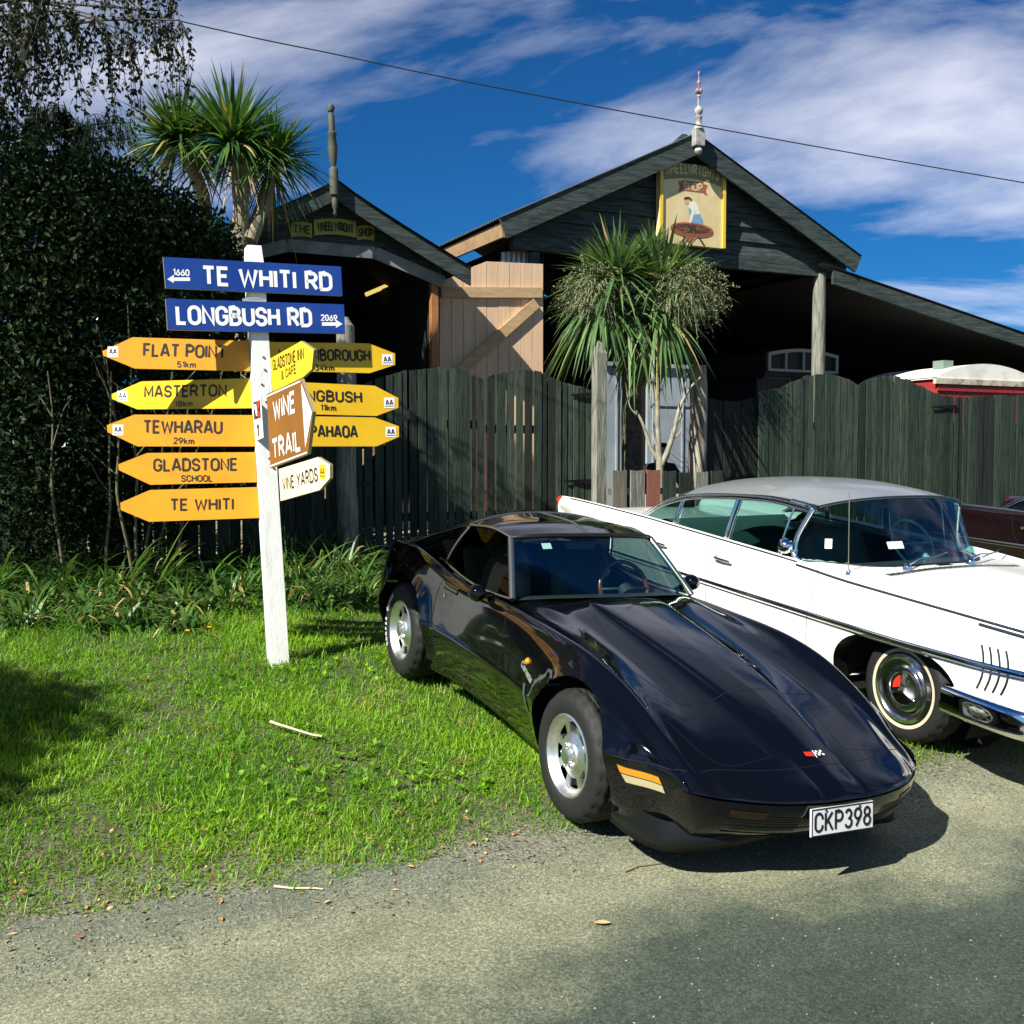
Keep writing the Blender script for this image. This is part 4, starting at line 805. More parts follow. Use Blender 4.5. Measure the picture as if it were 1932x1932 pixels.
PN=[mat('panicle_a',(.15,.17,.08),.8),mat('panicle_b',(.08,.11,.045),.8),mat('panicle_c',(.24,.25,.13),.8)]
for (px,py,rx,rz,n) in ((1118,548,.52,.42,760),(1300,548,.58,.45,950)):
    c=P_(px,py,-.35); d=unit(rng.normal(0,1,(n,3))); B=c+d*np.array([rx,.35,rz])*rng.uniform(.15,.8,n)[:,None]
    if px>1200: B[:,2]-=.35*np.maximum(0,B[:,0]-c[0])**1.2*0
    D=unit(d*1.0+np.array([.25*(1 if px>1200 else -.6),-.1,-.35])+rng.normal(0,.35,(n,3))); L=rng.uniform(.10,.26,n)
    V1,q1=blades(B,D,L,np.full(n,.012),rng.uniform(.1,.8,n),2)
    # small fruits along the twiglets
    m=7; u=rng.uniform(.15,1,(n,m)); C=(B[:,None]+D[:,None]*(L[:,None]*u)[...,None]).reshape(-1,3); C[:,2]-=(L[:,None]*.4*u*u).ravel(); C+=rng.normal(0,.006,C.shape)
    V2,q2=leaf_cards(C,unit(rng.normal(0,1,C.shape)),unit(rng.normal(0,1,C.shape)),rng.uniform(.015,.034,len(C)),rng.uniform(.009,.018,len(C)))
    V=np.concatenate([V1,V2]); q=np.concatenate([q1,q2+len(V1)]); fast_mesh('flower_head',V,q,PN,rng.integers(0,3,len(q)),ct)
# ---- small bare tree among the pickets
b0=at(1245,925,14.2); b0[2]=float(gh(b0[0],b0[1]))-.05; bt=thing('bare_tree','small bare forked tree with grey stems before the white wall','tree',b0)
def Q_(px,py,dy=0): return at(px,py,14.2+dy)
mb=MB()
for path,r0,r1 in (([b0,Q_(1245,890),Q_(1243,860),Q_(1240,800),Q_(1239,750),Q_(1228,715)],.055,.022),([Q_(1244,885),Q_(1262,845),Q_(1275,800),Q_(1282,770),Q_(1300,735),Q_(1322,712)],.04,.012),([Q_(1276,800),Q_(1287,780),Q_(1290,750),Q_(1296,705)],.02,.008),([Q_(1243,870),Q_(1228,845),Q_(1213,800),Q_(1200,775)],.032,.014),([Q_(1239,750),Q_(1250,725),Q_(1256,700)],.018,.008),([Q_(1236,838),Q_(1232,815),Q_(1235,795)],.012,.006),([Q_(1268,830),Q_(1283,815),Q_(1285,790)],.014,.006),([Q_(1205,785),Q_(1190,770),Q_(1182,740)],.012,.005)):
    pts=crom(path,14); mb.tube(pts,np.linspace(r0,r1,14),8)
mb.build('branches',mat('grey_bark',(.20,.19,.15),.85,col2=(.34,.31,.23),nscale=10),bt,smooth=True)
# ---- birch: trunk outside the frame, one limb with hanging twigs reaching in
BL=[leafmat('birch_leaf_a',(.010,.018,.006),.5,.4,.3),leafmat('birch_leaf_b',(.018,.026,.008),.5,.4,.3)]
b0=np.array([-6.6,9.9,0]); b0[2]=float(gh(*b0[:2])); bi=thing('birch_tree','weeping birch whose thin leafy twigs hang into the top left corner','tree',b0)
bm_=mat('birch_bark',(.5,.48,.42),.8,col2=(.12,.11,.1),nscale=5,stretch=(1,1,4))
pts=wob(b0-[0,0,.1],b0+[.3,.1,5.9],6,.05); MB().tube(pts,np.linspace(.15,.05,len(pts)),12).build('trunk',bm_,bi,smooth=True)
tips=[];limbs=MB()
Yb=9.3
for k,(px,py) in enumerate(((340,38),(300,20),(240,60),(180,30),(120,70),(60,40),(20,110),(320,-20),(200,-40),(80,-30),(-40,60),(-60,160),(260,-60))):
    e=at(px,py,Yb+rng.uniform(-.5,.6)); st=b0+[.25,.1,rng.uniform(4.2,5.6)]; path=wob(st,e,6,.05,.25); limbs.tube(path,np.linspace(.03,.006,len(path)),6)
    for j in range(24):
        i=rng.integers(len(path)//3,len(path)); tips.append(path[i])
    tips+= [path[-1]]*5
TV=[];C=[];D=[]
for p in tips:
    L=rng.uniform(.28,.85); q=p+np.array([rng.normal(0,.11),rng.normal(0,.11),-L]); m=p*.5+q*.5+np.array([rng.normal(0,.05),rng.normal(0,.05),.06]); tw=crom([p,m,q],9); limbs.tube(tw,np.linspace(.0045,.002,9),4,cap=False)
    for i in range(2,9):
        for _ in range(4):
            if rng.random()<.8: C.append(tw[i]+rng.normal(0,.012,3)); D.append(np.array([rng.normal(0,.7),rng.normal(0,.7),-.7]))
limbs.build('branches',bark_d,bi,smooth=True)
C=np.array(C);D=np.array(D); V,q=leaf_cards(C,D,rng.normal(0,1,D.shape),rng.uniform(.035,.065,len(C)),rng.uniform(.022,.042,len(C)))
fast_mesh('foliage',V,q,BL,rng.integers(0,2,len(q)),bi)
# ---- unseen tree added left of the camera for its shade on the grass
b0=np.array([-7.7,1.5,0]); b0[2]=float(gh(*b0[:2])); sh=thing('shade_tree','leafy tree added out of view left of the picture to shade the near grass','tree',b0)
MB().tube(wob(b0-[0,0,.1],b0+[.1,.2,4.6],6,.06),np.linspace(.17,.07,16),12).build('trunk',bark_d,sh,smooth=True)
bl=[(b0+np.array(o),(r,r,r*.8),r) for o,r in (((0,0,4.6),1.5),((1.0,.6,4.2),1.1),((-.9,.3,4.4),1.2),((.3,-1.0,4.2),1.1),((.4,1.0,5.1),1.1),((1.3,-.5,3.5),.8),((-.2,.2,5.8),1.0))]
V,q,mi=blob_leaves(bl,2300,.10,.17,.6,.1,.2); fast_mesh('crown',V,q,HL,mi,sh)
# ---- strap leaved plants in front of the fence
AG=[leafmat('agapanthus_a',(.06,.14,.025),.35,.5,.3),leafmat('agapanthus_b',(.11,.20,.04),.35,.5,.3),leafmat('agapanthus_c',(.03,.08,.02),.4,.5,.2),CB[3]]
spots=[(70,1160,.62),(120,1120,.7),(165,1165,.55),(215,1130,.65),(265,1165,.6),(310,1110,.75),(345,1160,.55),(390,1125,.6),(430,1160,.55),(470,1120,.62),(560,1110,.7),(600,1140,.6),(640,1095,.75),(675,1120,.6),(-10,1130,.7),(30,1100,.7),(190,1085,.7),(430,1085,.7),(520,1080,.75),(590,1070,.75),(660,1060,.7),(700,1085,.6),(280,1075,.75),(110,1070,.8),(40,1190,.5),(150,1195,.45),(250,1190,.45),(345,1195,.4),(560,1150,.55),(620,1155,.5),(680,1145,.5),(690,1050,.8),(620,1040,.85),(550,1040,.85),(480,1040,.8),(350,1040,.9),(200,1040,.9),(60,1040,.9),(450,1140,.6),(510,1120,.6)]
for k,(px,py,L) in enumerate(spots):
    c=ground_hit(px,py-8); n=int(rng.integers(80,115)); c[2]-=.02
    B=c+np.concatenate([rng.normal(0,.07,(n,2)),np.zeros((n,1))],1); az=rng.uniform(0,6.28,n); el=rng.uniform(.45,1.35,n); D=np.stack([np.cos(az)*np.cos(el),np.sin(az)*np.cos(el),np.sin(el)],-1)
    V,q=blades(B,D,L*1.15*rng.uniform(.65,1.25,n),rng.uniform(.022,.042,n),rng.uniform(.35,.95,n),5)
    o=fast_mesh('strap_leaf_plant',V-c,q,AG,np.tile(rng.choice(4,n,p=[.42,.28,.26,.04]),5)); o.location=c; WM[o]=Matrix.Translation(Vector(c))
    tag(o,'clump of arching green strap leaves in the bed along the fence','plant','strap leaved plants along the fence')
for k,(px,py) in enumerate(((232,1075),(300,1010))):
    c=ground_hit(px,1120); n=9; B=c+rng.normal(0,.03,(n,3)); az=rng.uniform(-.6,.9,n); D=np.stack([np.cos(az)*.5,np.sin(az)*.3,np.full(n,1.)],-1); V,q=blades(B,D,rng.uniform(.8,1.1,n),rng.uniform(.03,.045,n),rng.uniform(.2,.6,n),6)
    o=fast_mesh('flax_plant',V-c,q,AG,np.tile(rng.choice([0,1],n),6)); o.location=c; tag(o,('broad bladed flax plant rising above the bed, left of the longer one','taller broad bladed flax plant arching above the bed below the lowest yellow board')[k],'plant')
# ================================================================ sign post with its boards
Bp=at(525,1250,8.0); Bp[2]=float(gh(Bp[0],Bp[1])); Bp=at(525,1250,8.0)
Tp=at(477,466,8.22); up=unit(Tp-Bp); rv=np.array([RX,RY,0]); rv=unit(rv-up*rv.dot(up)); tv=np.cross(up,rv)
HW=.064
sp=thing('sign_post','white square timber sign post crowded with yellow, blue and brown direction boards','sign post',Bp)
wp=mat('post_white_paint',(.80,.80,.76),.6,col2=(.62,.62,.57),nscale=7,stretch=(3,3,.6),lo=.5,hi=.8,bump=.14,bscale=40)
mb=MB(); L=np.linalg.norm(Tp-Bp); ring=[]
for h,sc in ((-.35,1.02),(.3,1.02),(L-.16,.97),(L,.80)):
    c=Bp+up*h; ring.append([c+rv*a*HW*sc+tv*b*HW*sc for a,b in ((-1,-1),(1,-1),(1,1),(-1,1))])
V=[p for r in ring for p in r]; F=[(4*i+j,4*i+(j+1)%4,4*i+4+(j+1)%4,4*i+4+j) for i in range(3) for j in range(4)]+[(12,13,14,15)]
mb.add(V,F); mb.build('post',wp,sp)
m_y=mat('board_yellow',(.66,.28,.006),.42,col2=(.56,.22,.008),nscale=5,lo=.4,hi=.8); m_k=mat('sign_black',(.012,.012,.012),.5); m_b=mat('board_blue',(.006,.040,.23),.4,col2=(.012,.055,.27),nscale=3); m_ww=mat('sign_white',(.82,.82,.80),.5); m_br=mat('board_brown',(.20,.085,.018),.4,col2=(.24,.10,.025),nscale=3); m_ly=mat('board_lemon',(.82,.66,.03),.42,col2=(.78,.58,.02),nscale=3); m_cr=mat('board_cream',(.80,.74,.52),.45,col2=(.74,.68,.46),nscale=3); m_edge=mat('board_back_metal',(.32,.28,.16),.5,metal=.3); m_red=mat('sign_red',(.6,.03,.02),.5)
def plane_pt(px,py,o,n):
    d=ray(px,py); C=np.array([0,0,CZ]); return C+d*((np.array(o)-C)@n/(d@n))
class Board:
    def __init__(s,name,poly,u,off,mats,label,thick=.02,border=None):
        s.u=unit(np.array(u,float)); s.v=unit(up-s.u*up.dot(s.u)); s.n=np.cross(s.u,s.v)
        s.th=.145; s.o=Bp+up*1.5+off; s.mb=MB(); s.name=name; s.mats=mats; s.label=label
        s.P=[plane_pt(x,y,s.o,s.n) for x,y in poly]; k=len(s.P)
        if s.signed()<0: s.P=s.P[::-1]
        B=[p-s.n*thick for p in s.P]
        s.mb.add(s.P,[tuple(range(k))],0); s.mb.add(s.P+B,[tuple(range(2*k-1,k-1,-1))]+[(i,k+i,k+(i+1)%k,(i+1)%k) for i in range(k)],len(mats)-1)
    def signed(s):
        a=0; q=[((p-s.o)@s.u,(p-s.o)@s.v) for p in s.P]
        for i in range(len(q)): x0,y0=q[i];x1,y1=q[(i+1)%len(q)]; a+=x0*y1-x1*y0
        return a
    def text(s,txt,p0,p1,hpx,mi=1,bold=.0,lift=.002):
        a=plane_pt(*p0,s.o,s.n);b=plane_pt(*p1,s.o,s.n); u=unit(b-a); v=unit(s.v-u*s.v.dot(u)); c=(a+b)/2
        t=plane_pt((p0[0]+p1[0])/2,(p0[1]+p1[1])/2-hpx/2,s.o,s.n); t2=plane_pt((p0[0]+p1[0])/2,(p0[1]+p1[1])/2+hpx/2,s.o,s.n); h=np.linalg.norm(t-t2)
        size=h/.72; put_sign(s.mb,txt,c,u,v,h,np.linalg.norm(b-a),mi,lift,s.th)
    def poly(s,pts,mi,lift=.0015):
        A=[plane_pt(x,y,s.o,s.n)+s.n*lift for x,y in pts]; q=[((p-s.o)@s.u,(p-s.o)@s.v) for p in A]; ar=sum(q[i][0]*q[(i+1)%len(q)][1]-q[(i+1)%len(q)][0]*q[i][1] for i in range(len(q)))
        if ar<0: A=A[::-1]
        s.mb.add(A,[tuple(range(len(A)))],mi)
    def done(s):
        o=s.mb.build(s.name,s.mats,sp); o['label']=s.label; return o
Z4=lambda x,y:(x*.36762,552.45+y*.36762)
Z1=lambda x,y:(x*.36762,y*.36762)
Z5=lambda x,y:((800+.46584*x)*.78922,(800+.46584*y)*.78922)
def badge(b,Z,x,y,w=54,h=54,m_bg=2,kx=1):
    b.poly([Z(x-w/2,y-h/2),Z(x+w/2,y-h/2),Z(x+w/2,y+h/2),Z(x-w/2,y+h/2)],m_bg,.002)
    b.poly([Z(x-w*.42,y+h*.28),Z(x+w*.42,y+h*.28),Z(x+w*.42,y+h*.34),Z(x-w*.42,y+h*.34)],1,.003)
    b.text('AA',Z(x-w*.36,y-h*.04),Z(x+w*.36,y-h*.04),h*.5*.37,1,.03,.0035)
m_by=mat('board_bright_yellow',(.74,.46,.010),.42,col2=(.66,.38,.012),nscale=5,lo=.4,hi=.8)
FB=[m_y,m_k,m_ww,m_edge]
uL=np.array([.997,.07,0]); uM=np.array([.93,-.37,0]); z0=np.zeros(3)
def finger(poly,Z,u,off,texts,badges,label,mats=FB,name='finger_board'):
    b=Board(name,[Z(*p) for p in poly],u,off,mats,label); b.th=.165
    for t,x0,y0,x1,y1,h in texts: b.text(t,Z(x0,y0),Z(x1,y1),h*.36762,1,.012)
    for x,y in badges: badge(b,Z,x,y)
    return b
finger([(525,300),(680,228),(1278,247),(1283,402),(690,388),(530,322)],Z4,uL,z0,[('FLAT POINT',735,292,1163,304,70),('51km',908,367,1005,369,34)],[(580,303)],'amber pointed board lettered FLAT POINT').done()
finger([(573,520),(725,455),(1292,438),(1292,592),(705,598),(575,545)],Z4,uM,z0,[('MASTERTON',740,508,1165,500,64),('18km',897,570,990,568,32)],[(630,530)],'bright yellow pointed board lettered MASTERTON',[m_by,m_k,m_ww,m_edge]).done()
finger([(548,680),(690,625),(1308,628),(1310,788),(705,788),(552,715)],Z4,uL,z0,[('TEWHARAU',735,687,1142,690,70),('29km',890,759,997,761,35)],[(606,704)],'amber pointed board lettered TEWHARAU').done()
finger([(607,880),(755,822),(1313,818),(1318,972),(770,985),(610,910)],Z4,uL,z0,[('GLADSTONE',787,884,1220,880,68),('SCHOOL',930,953,1092,952,36)],[],'amber pointed board lettered GLADSTONE SCHOOL').done()
finger([(617,1078),(770,1012),(1328,997),(1334,1155),(765,1175),(620,1115)],Z4,uL,z0,[('TE WHITI',872,1088,1200,1084,64)],[],'lowest amber pointed board lettered TE WHITI').done()
Z45=lambda x,y:Z4(x,y)
def toz4(x,y): X,Y=Z5(x,y); return (X/.36762,(Y-552.45)/.36762)
for pl_,tx,bd,lab in (([(1378,252)]+[toz4(*p) for p in ((175,45),(310,97),(310,155),(180,197))]+[(1378,398)],[('MARTINBOROUGH',1430,318,1900,322,62),('34km',1615,383,1714,385,34)],toz4(270,128),'yellow pointed board with 34km behind the small lemon board'),
  ([(1400,452)]+[toz4(*p) for p in ((205,262),(327,325),(327,375),(215,417))]+[(1400,618)],[('LONGBUSH',1478,524,1857,536,60),('11km',1645,588,1724,591,34)],toz4(280,350),'yellow pointed board with 11km beside the brown board'),
  ([(1400,630)]+[toz4(*p) for p in ((205,425),(330,470),(330,525),(215,573))]+[(1400,788)],[('PAHAOA',1590,710,1835,713,64)],toz4(288,500),'lowest right yellow pointed board lettered PAHAOA')):
    finger(pl_,Z4,rv,tv*.03,tx,[bd],lab,[m_by,m_k,m_ww,m_edge]).done()
BB=[m_b,m_ww,m_edge]
for poly,tx,num,arr,lab in (([(837,1318),(1750,1368),(1758,1518),(850,1478)],('TE WHITI RD',1035,1413,1705,1448,100),('1660',888,1396,972,1401,36),(975,1433,858),'upper blue street board lettered TE WHITI RD'),([(850,1532),(1765,1562),(1772,1712),(860,1692)],('LONGBUSH RD',903,1616,1600,1632,100),('2069',1646,1630,1731,1633,34),(1652,1663,1758),'lower blue street board lettered LONGBUSH RD')):
    b=Board('street_board',[Z1(*p) for p in poly],rv,-tv*(HW+.03),BB,lab,.025); b.th=.18
    t,x0,y0,x1,y1,h=tx; b.text(t,Z1(x0,y0),Z1(x1,y1),h*.36762,1,.018)
    t,x0,y0,x1,y1,h=num; b.text(t,Z1(x0,y0),Z1(x1,y1),h*.36762,1,.01)
    x0,y,x1=arr; sg=1 if x1>x0 else -1
    b.poly([Z1(x0,y-9),Z1(x1-sg*32,y-9+sg*0),Z1(x1-sg*32,y+9),Z1(x0,y+9)],1); b.poly([Z1(x1-sg*34,y-22),Z1(x1,y),Z1(x1-sg*34,y+20)],1)
    b.done()
bkm=mat('galvanised_bracket',(.5,.52,.5),.5,metal=.5)
for py in (545,568,620): mb=MB(); c=plane_pt(480,py,Bp-tv*(HW+.008),np.cross(rv,up)); mb.bar(c-rv*.085,c+rv*.085,.03,.016,up=tv); mb.bar(c+up*.018-rv*.05,c+up*.018+rv*.05,.012,.02,up=tv); mb.build('bracket',bkm,sp)
tn=-tv; offS=-rv*(HW-.002)
b=Board('small_board',[Z4(*p) for p in ((1386,338),(1545,248),(1610,292),(1600,392),(1558,430),(1400,508))],tn,offS,[m_ly,m_k,m_ww,m_edge],'lemon pointed board lettered GLADSTONE INN & CAFE'); b.text('GLADSTONE INN',Z4(1400,372),Z4(1560,308),62*.3676,1,.008); b.text('& CAFE',Z4(1444,425),Z4(1520,388),48*.3676,1,.008); b.done()
b=Board('brown_board',[Z4(*p) for p in ((1368,520),(1545,440),(1606,610),(1580,828),(1388,900))],tn,offS-rv*.01,[m_br,m_ww,m_edge],'square brown board lettered WINE TRAIL with white arrow edge')
b.th=.19; b.text('WINE',Z4(1402,606),Z4(1516,556),112*.3676,1,.02); b.text('TRAIL',Z4(1398,806),Z4(1545,752),112*.3676,1,.02); b.poly([Z4(1546,462),Z4(1602,612),Z4(1568,795)],1); b.poly([Z4(1372,526),Z4(1543,449),Z4(1543,457),Z4(1372,535)],1); b.poly([Z4(1392,884),Z4(1576,815),Z4(1576,823),Z4(1390,893)],1); b.done()
b=Board('small_board',[Z4(*p) for p in ((1430,905),(1632,843),(1692,882),(1692,952),(1640,1012),(1440,1068))],tn,offS,[m_cr,m_k,m_ly,m_edge],'cream pointed board lettered VINE YARDS'); b.text('VINE YARDS',Z4(1450,984),Z4(1632,930),70*.3676,1,.008); badge(b,Z4,1656,918,30,72); b.done()
b=Board('route_plate',[Z4(*p) for p in ((1294,545),(1338,528),(1352,742),(1310,762))],tn,-rv*(HW+.006),[m_ww,m_k,m_red,m_edge],'narrow white plate with grape symbol and arrow on the post side',.004)
b.poly([Z4(1300,562),Z4(1334,549),Z4(1339,640),Z4(1305,652)],1,.001); b.poly([Z4(1304,575),Z4(1315,570),Z4(1326,628),Z4(1316,632)],0,.002); b.poly([Z4(1318,618),Z4(1326,606),Z4(1334,612),Z4(1334,634),Z4(1324,638)],2,.0025); b.poly([Z4(1317,556),Z4(1330,552),Z4(1331,590),Z4(1326,600)],2,.002)
b.poly([Z4(1322,690),Z4(1328,688),Z4(1331,735),Z4(1325,737)],1,.002); b.poly([Z4(1317,694),Z4(1324,668),Z4(1334,688)],1,.002); b.done()
# bolts
rbm=mat('rusty_bolt',(.2,.1,.05),.7,metal=.4)
for x,y in ((1338,330),(1345,395),(1330,470),(1352,560),(1368,850),(1390,900)): MB().lathe([(0,.006),(.008,.005),(.009,0)],plane_pt(*Z4(x+14,y),Bp-tv*(HW+.001),np.cross(rv,up)),axis=-tv,n=8).build('bolt',rbm,sp)
# ================================================================ cars: shared pieces
def car_frame(O,yaw,pit,roll):
    A=np.array([math.cos(pit)*math.sin(yaw),math.cos(pit)*math.cos(yaw),math.sin(pit)]); L=unit(np.array([A[1],-A[0],0])); U=np.cross(L,A); L2=L*math.cos(roll)+U*math.sin(roll); y=-L2; N=np.cross(A,y)
    M=Matrix.Identity(4)
    for i in range(3): M[i][0],M[i][1],M[i][2],M[i][3]=A[i],y[i],N[i],O[i]
    return M
def tab(xs,*cols): return [(lambda q,c=np.array(c,float),x=np.array(xs,float): pchip(x,c,q)) for c in cols]
def mirror_grid(P):
    """P: (stations, points, 3) for y>=0 from bottom centre to top centre -> closed symmetric rings"""
    Q=P[:,::-1].copy()[:,1:-1]; Q[...,1]*=-1
    return np.concatenate([P,Q],1)
def ring_mesh(P):
    a,b=P.shape[:2]; V=P.reshape(-1,3); F=[(i*b+j,(i+1)*b+j,(i+1)*b+(j+1)%b,i*b+(j+1)%b) for i in range(a-1) for j in range(b)]
    return V,F
def cut_body(V,F,arches,hole,lip=.09):
    """removes wheel arches (xc,zc,rx,rz) and the cabin opening; snaps and lips the arch edges"""
    V=np.array(V); Fc=np.array([V[list(f)].mean(0) for f in F]); keep=np.ones(len(F),bool); Vn=V.copy()
    for xc,zc,rx,rz,p in arches:
        d=(np.abs((V[:,0]-xc)/rx)**p+np.abs((V[:,2]-zc)/rz)**p)**(1/p); dc=(np.abs((Fc[:,0]-xc)/rx)**p+np.abs((Fc[:,2]-zc)/rz)**p)**(1/p)
        side=np.abs(Fc[:,1])>.42; keep&=~((dc<1)&side)
    kept=[f for f,k in zip(F,keep) if k]
    ec={}
    for f in kept:
        for i in range(len(f)): e=(f[i],f[(i+1)%len(f)]); ec[frozenset(e)]=ec.get(frozenset(e),0)+1
    bd={v for e,c in ec.items() if c==1 for v in e}; lipE=[]
    vs_=set()
    for xc,zc,rx,rz,p in arches:
        for v in bd:
            if abs(V[v,1])<.42: continue
            d=(abs((V[v,0]-xc)/rx)**p+abs((V[v,2]-zc)/rz)**p)**(1/p)
            if .75<d<1.3: Vn[v,0]=xc+(V[v,0]-xc)/d; Vn[v,2]=zc+(V[v,2]-zc)/d; vs_.add(v)
    keep2=[f for f in kept if not hole(Vn[list(f)].mean(0))]
    nv=len(Vn); mp={}; add=[]
    for v in vs_: mp[v]=nv+len(add); q=Vn[v].copy(); q[1]-=math.copysign(lip,q[1]); add.append(q)
    lf=[]
    for f in kept:
        for i in range(len(f)):
            a,b=f[i],f[(i+1)%len(f)]
            if ec[frozenset((a,b))]==1 and a in mp and b in mp: lf.append((b,a,mp[a],mp[b]))
    return np.vstack([Vn]+([np.array(add)] if add else [])),keep2,lf
def drop_loose(V,F):
    u=sorted({i for f in F for i in f}); m={o:n for n,o in enumerate(u)}; return V[u],[tuple(m[i] for i in f) for f in F]
class Surf:
    def __init__(s,V,F): s.b=BVHTree.FromPolygons([tuple(v) for v in V],[tuple(f) for f in F])
    def cast(s,o,d):
        h=s.b.ray_cast(Vector(o),Vector(d))
        if h[0] is None: return None
        n=np.array(h[1]); return (np.array(h[0]),-n if n@np.array(d)>0 else n)
    def side(s,x,z,sg=1): return s.cast((x,sg*2.,z),(0,-sg,0))
    def top(s,x,y): return s.cast((x,y,3.),(0,0,-1))
    def front(s,y,z): return s.cast((-3.,y,z),(1,0,0))
def ribbon_on(mb,hits,w,lift=.0012,mi=0,thick=0,smooth=True,w2=None):
    """thin strip following surface hits (point, normal)"""
    hits=[h for h in hits if h is not None]
    if len(hits)<2: return
    P=np.array([h[0] for h in hits]);N=np.array([h[1] for h in hits]); T_=np.gradient(P,axis=0); S=unit(np.cross(T_,N)); 
    for i in range(1,len(S)):
        if S[i]@S[i-1]<0: S[i]*=-1
    ww=np.linspace(w,w if w2 is None else w2,len(P))[:,None]
    if not thick: mb.grid(np.stack([P-S*ww/2+N*lift,P+S*ww/2+N*lift],1),mi,smooth)
    else: mb.grid(np.stack([P-S*ww/2-N*.004,P-S*ww*.42+N*thick*.8,P+N*thick,P+S*ww*.42+N*thick*.8,P+S*ww/2-N*.004],1),mi,smooth)
def interp_pts(pts,n): 
    p=np.array(pts,float); return crom(p,n) if len(p)>2 else np.stack([np.linspace(p[0][k],p[1][k],n) for k in range(p.shape[1])],1)
rubber=mat('tyre_rubber',(.009,.010,.009),.7,bump=.15,bscale=60); well_m=mat('wheel_well',(.004,.004,.004),.95)
alu=mat('polished_alloy',(.88,.89,.86),.34,metal=1.0,col2=(.7,.71,.68),nscale=30,bump=.03,bscale=50); alu_d=mat('slot_shadow',(.006,.006,.006),.9)
chrome=mat('chrome',(.86,.87,.87),.06,metal=1.0)
seam_m=mat('panel_gap',(.0015,.0015,.0015),.9)
def tyre_mesh(r,rin,w,tread=True,n=96):
    """axis +y outward, outer face at y=0"""
    prof=[(rin,-.006),(rin+.006,.004),(rin+(r-rin)*.25,.012),(rin+(r-rin)*.5,.012),(rin+(r-rin)*.8,.002),(r-.018,-.012),(r-.006,-.026),(r,-.040)]
    y=-.040; k=5
    for i in range(k):
        a=-.040-(w-.08)*i/k; b=-.040-(w-.08)*(i+1)/k; prof+=[(r,a-.002),(r,b+.012),(r-.012,b+.009),(r-.012,b+.002)]
    prof+=[(r,-w+.040),(r-.008,-w+.02),(r-.03,-w),(rin,-w+.01)]
    V=[];m=len(prof)
    for i,(rr,yy) in enumerate(prof):
        for j in range(n):
            a=2*math.pi*j/n; q=rr
            if tread and r-.022<rr<=r and (j%4==0): q-=.010
            V.append((q*math.cos(a),yy,q*math.sin(a)))
    F=[(i*n+j,i*n+(j+1)%n,(i+1)*n+(j+1)%n,(i+1)*n+j) for i in range(m-1) for j in range(n)]
    return V,[f[::-1] for f in F]
def ring_text(mb,txt,r,size,a0,step,y,mi=0,bold=.01):
    for i,ch in enumerate(txt):
        if ch==' ': continue
        a=a0-step*i; V,F=text_geo(ch,size,.95,bold); t=np.array([math.sin(a),0,-math.cos(a)]); rd=np.array([math.cos(a),0,math.sin(a)])
        # seen from +y the local x axis runs to the left, so reading direction is reversed
        mb.add([rd*r-(-t)*p[0]*-1+rd*p[1]+np.array([0,y+p[2],0]) for p in V],[f[::-1] for f in F] if False else F,mi,False)
def annulus(mb,r0,r1,y0,y1,a0,a1,n,mi=0,back=None):
    an=np.linspace(a0,a1,n+1); mb.grid(np.array([[(r0*math.cos(a),y0,r0*math.sin(a)),(r1*math.cos(a),y1,r1*math.sin(a))] for a in an]),mi,False)
    if back is not None:
        for r,y in ((r0,y0),(r1,y1)): mb.grid(np.array([[(r*math.cos(a),y,r*math.sin(a)),(r*math.cos(a),back,r*math.sin(a))] for a in an]),mi,False)
        for a in (a0,a1): mb.add([(r0*math.cos(a),y0,r0*math.sin(a)),(r1*math.cos(a),y1,r1*math.sin(a)),(r1*math.cos(a),back,r1*math.sin(a)),(r0*math.cos(a),back,r0*math.sin(a))],[(0,1,2,3)],mi,False)
def wheel_empty(root,x,y,z,sg):
    e=bpy.data.objects.new('wheel',None); COL.objects.link(e); e.parent=root; e.empty_display_size=.1
    M=Matrix.Translation((x,y,z))@(Matrix.Rotation(math.pi,4,'Z') if sg<0 else Matrix.Identity(4)); e.matrix_local=M; WM[e]=WM[root]@M; return e
def sub(mb,name,m,par,**k): return mb.build(name,m,par,local=True,**k)
def torus(mb,c,R,r,ax_u,ax_v,n=32,k=8,a0=0,a1=2*math.pi,mi=0):
    u=np.array(ax_u,float);v=np.array(ax_v,float);w=np.cross(u,v); full=abs(a1-a0)>6.28
    A=np.linspace(a0,a1,n+1); P=np.array([[np.array(c)+(u*math.cos(a)+v*math.sin(a))*(R+r*math.cos(b))+w*r*math.sin(b) for b in np.linspace(0,2*math.pi,k+1)] for a in A]); mb.grid(P,mi,True)
def seat(mb,x,y,w,zc,h,rec=.12):
    """bucket or bench: cushion, back with rounded edge, head part"""
    for (c0,c1,dx) in (((x-.5,zc),(x,zc+.0),0),):
        P=[]
        for v in np.linspace(-1,1,13):
            e=1-abs(v)**6; P.append([(x-.48,y+v*w/2,zc-.12*1),(x-.46,y+v*w/2,zc-.02+.05*e),(x-.2,y+v*w/2,zc-.02+.05*e),(x-.02,y+v*w/2,zc-.0+.04*e),(x+.02-.05*e,y+v*w/2,zc+.10),(x+.05-.06*e,y+v*w/2,zc+h*.5),(x+rec-.05*e,y+v*w/2*(.97),zc+h*.88),(x+rec+.02,y+v*w/2*.9,zc+h),(x+rec+.07,y+v*w/2*.9,zc+h-.01),(x+rec+.11,y+v*w/2*.95,zc+h*.8),(x+.12,y+v*w/2,zc)])
        mb.grid(np.array(P),0,True)
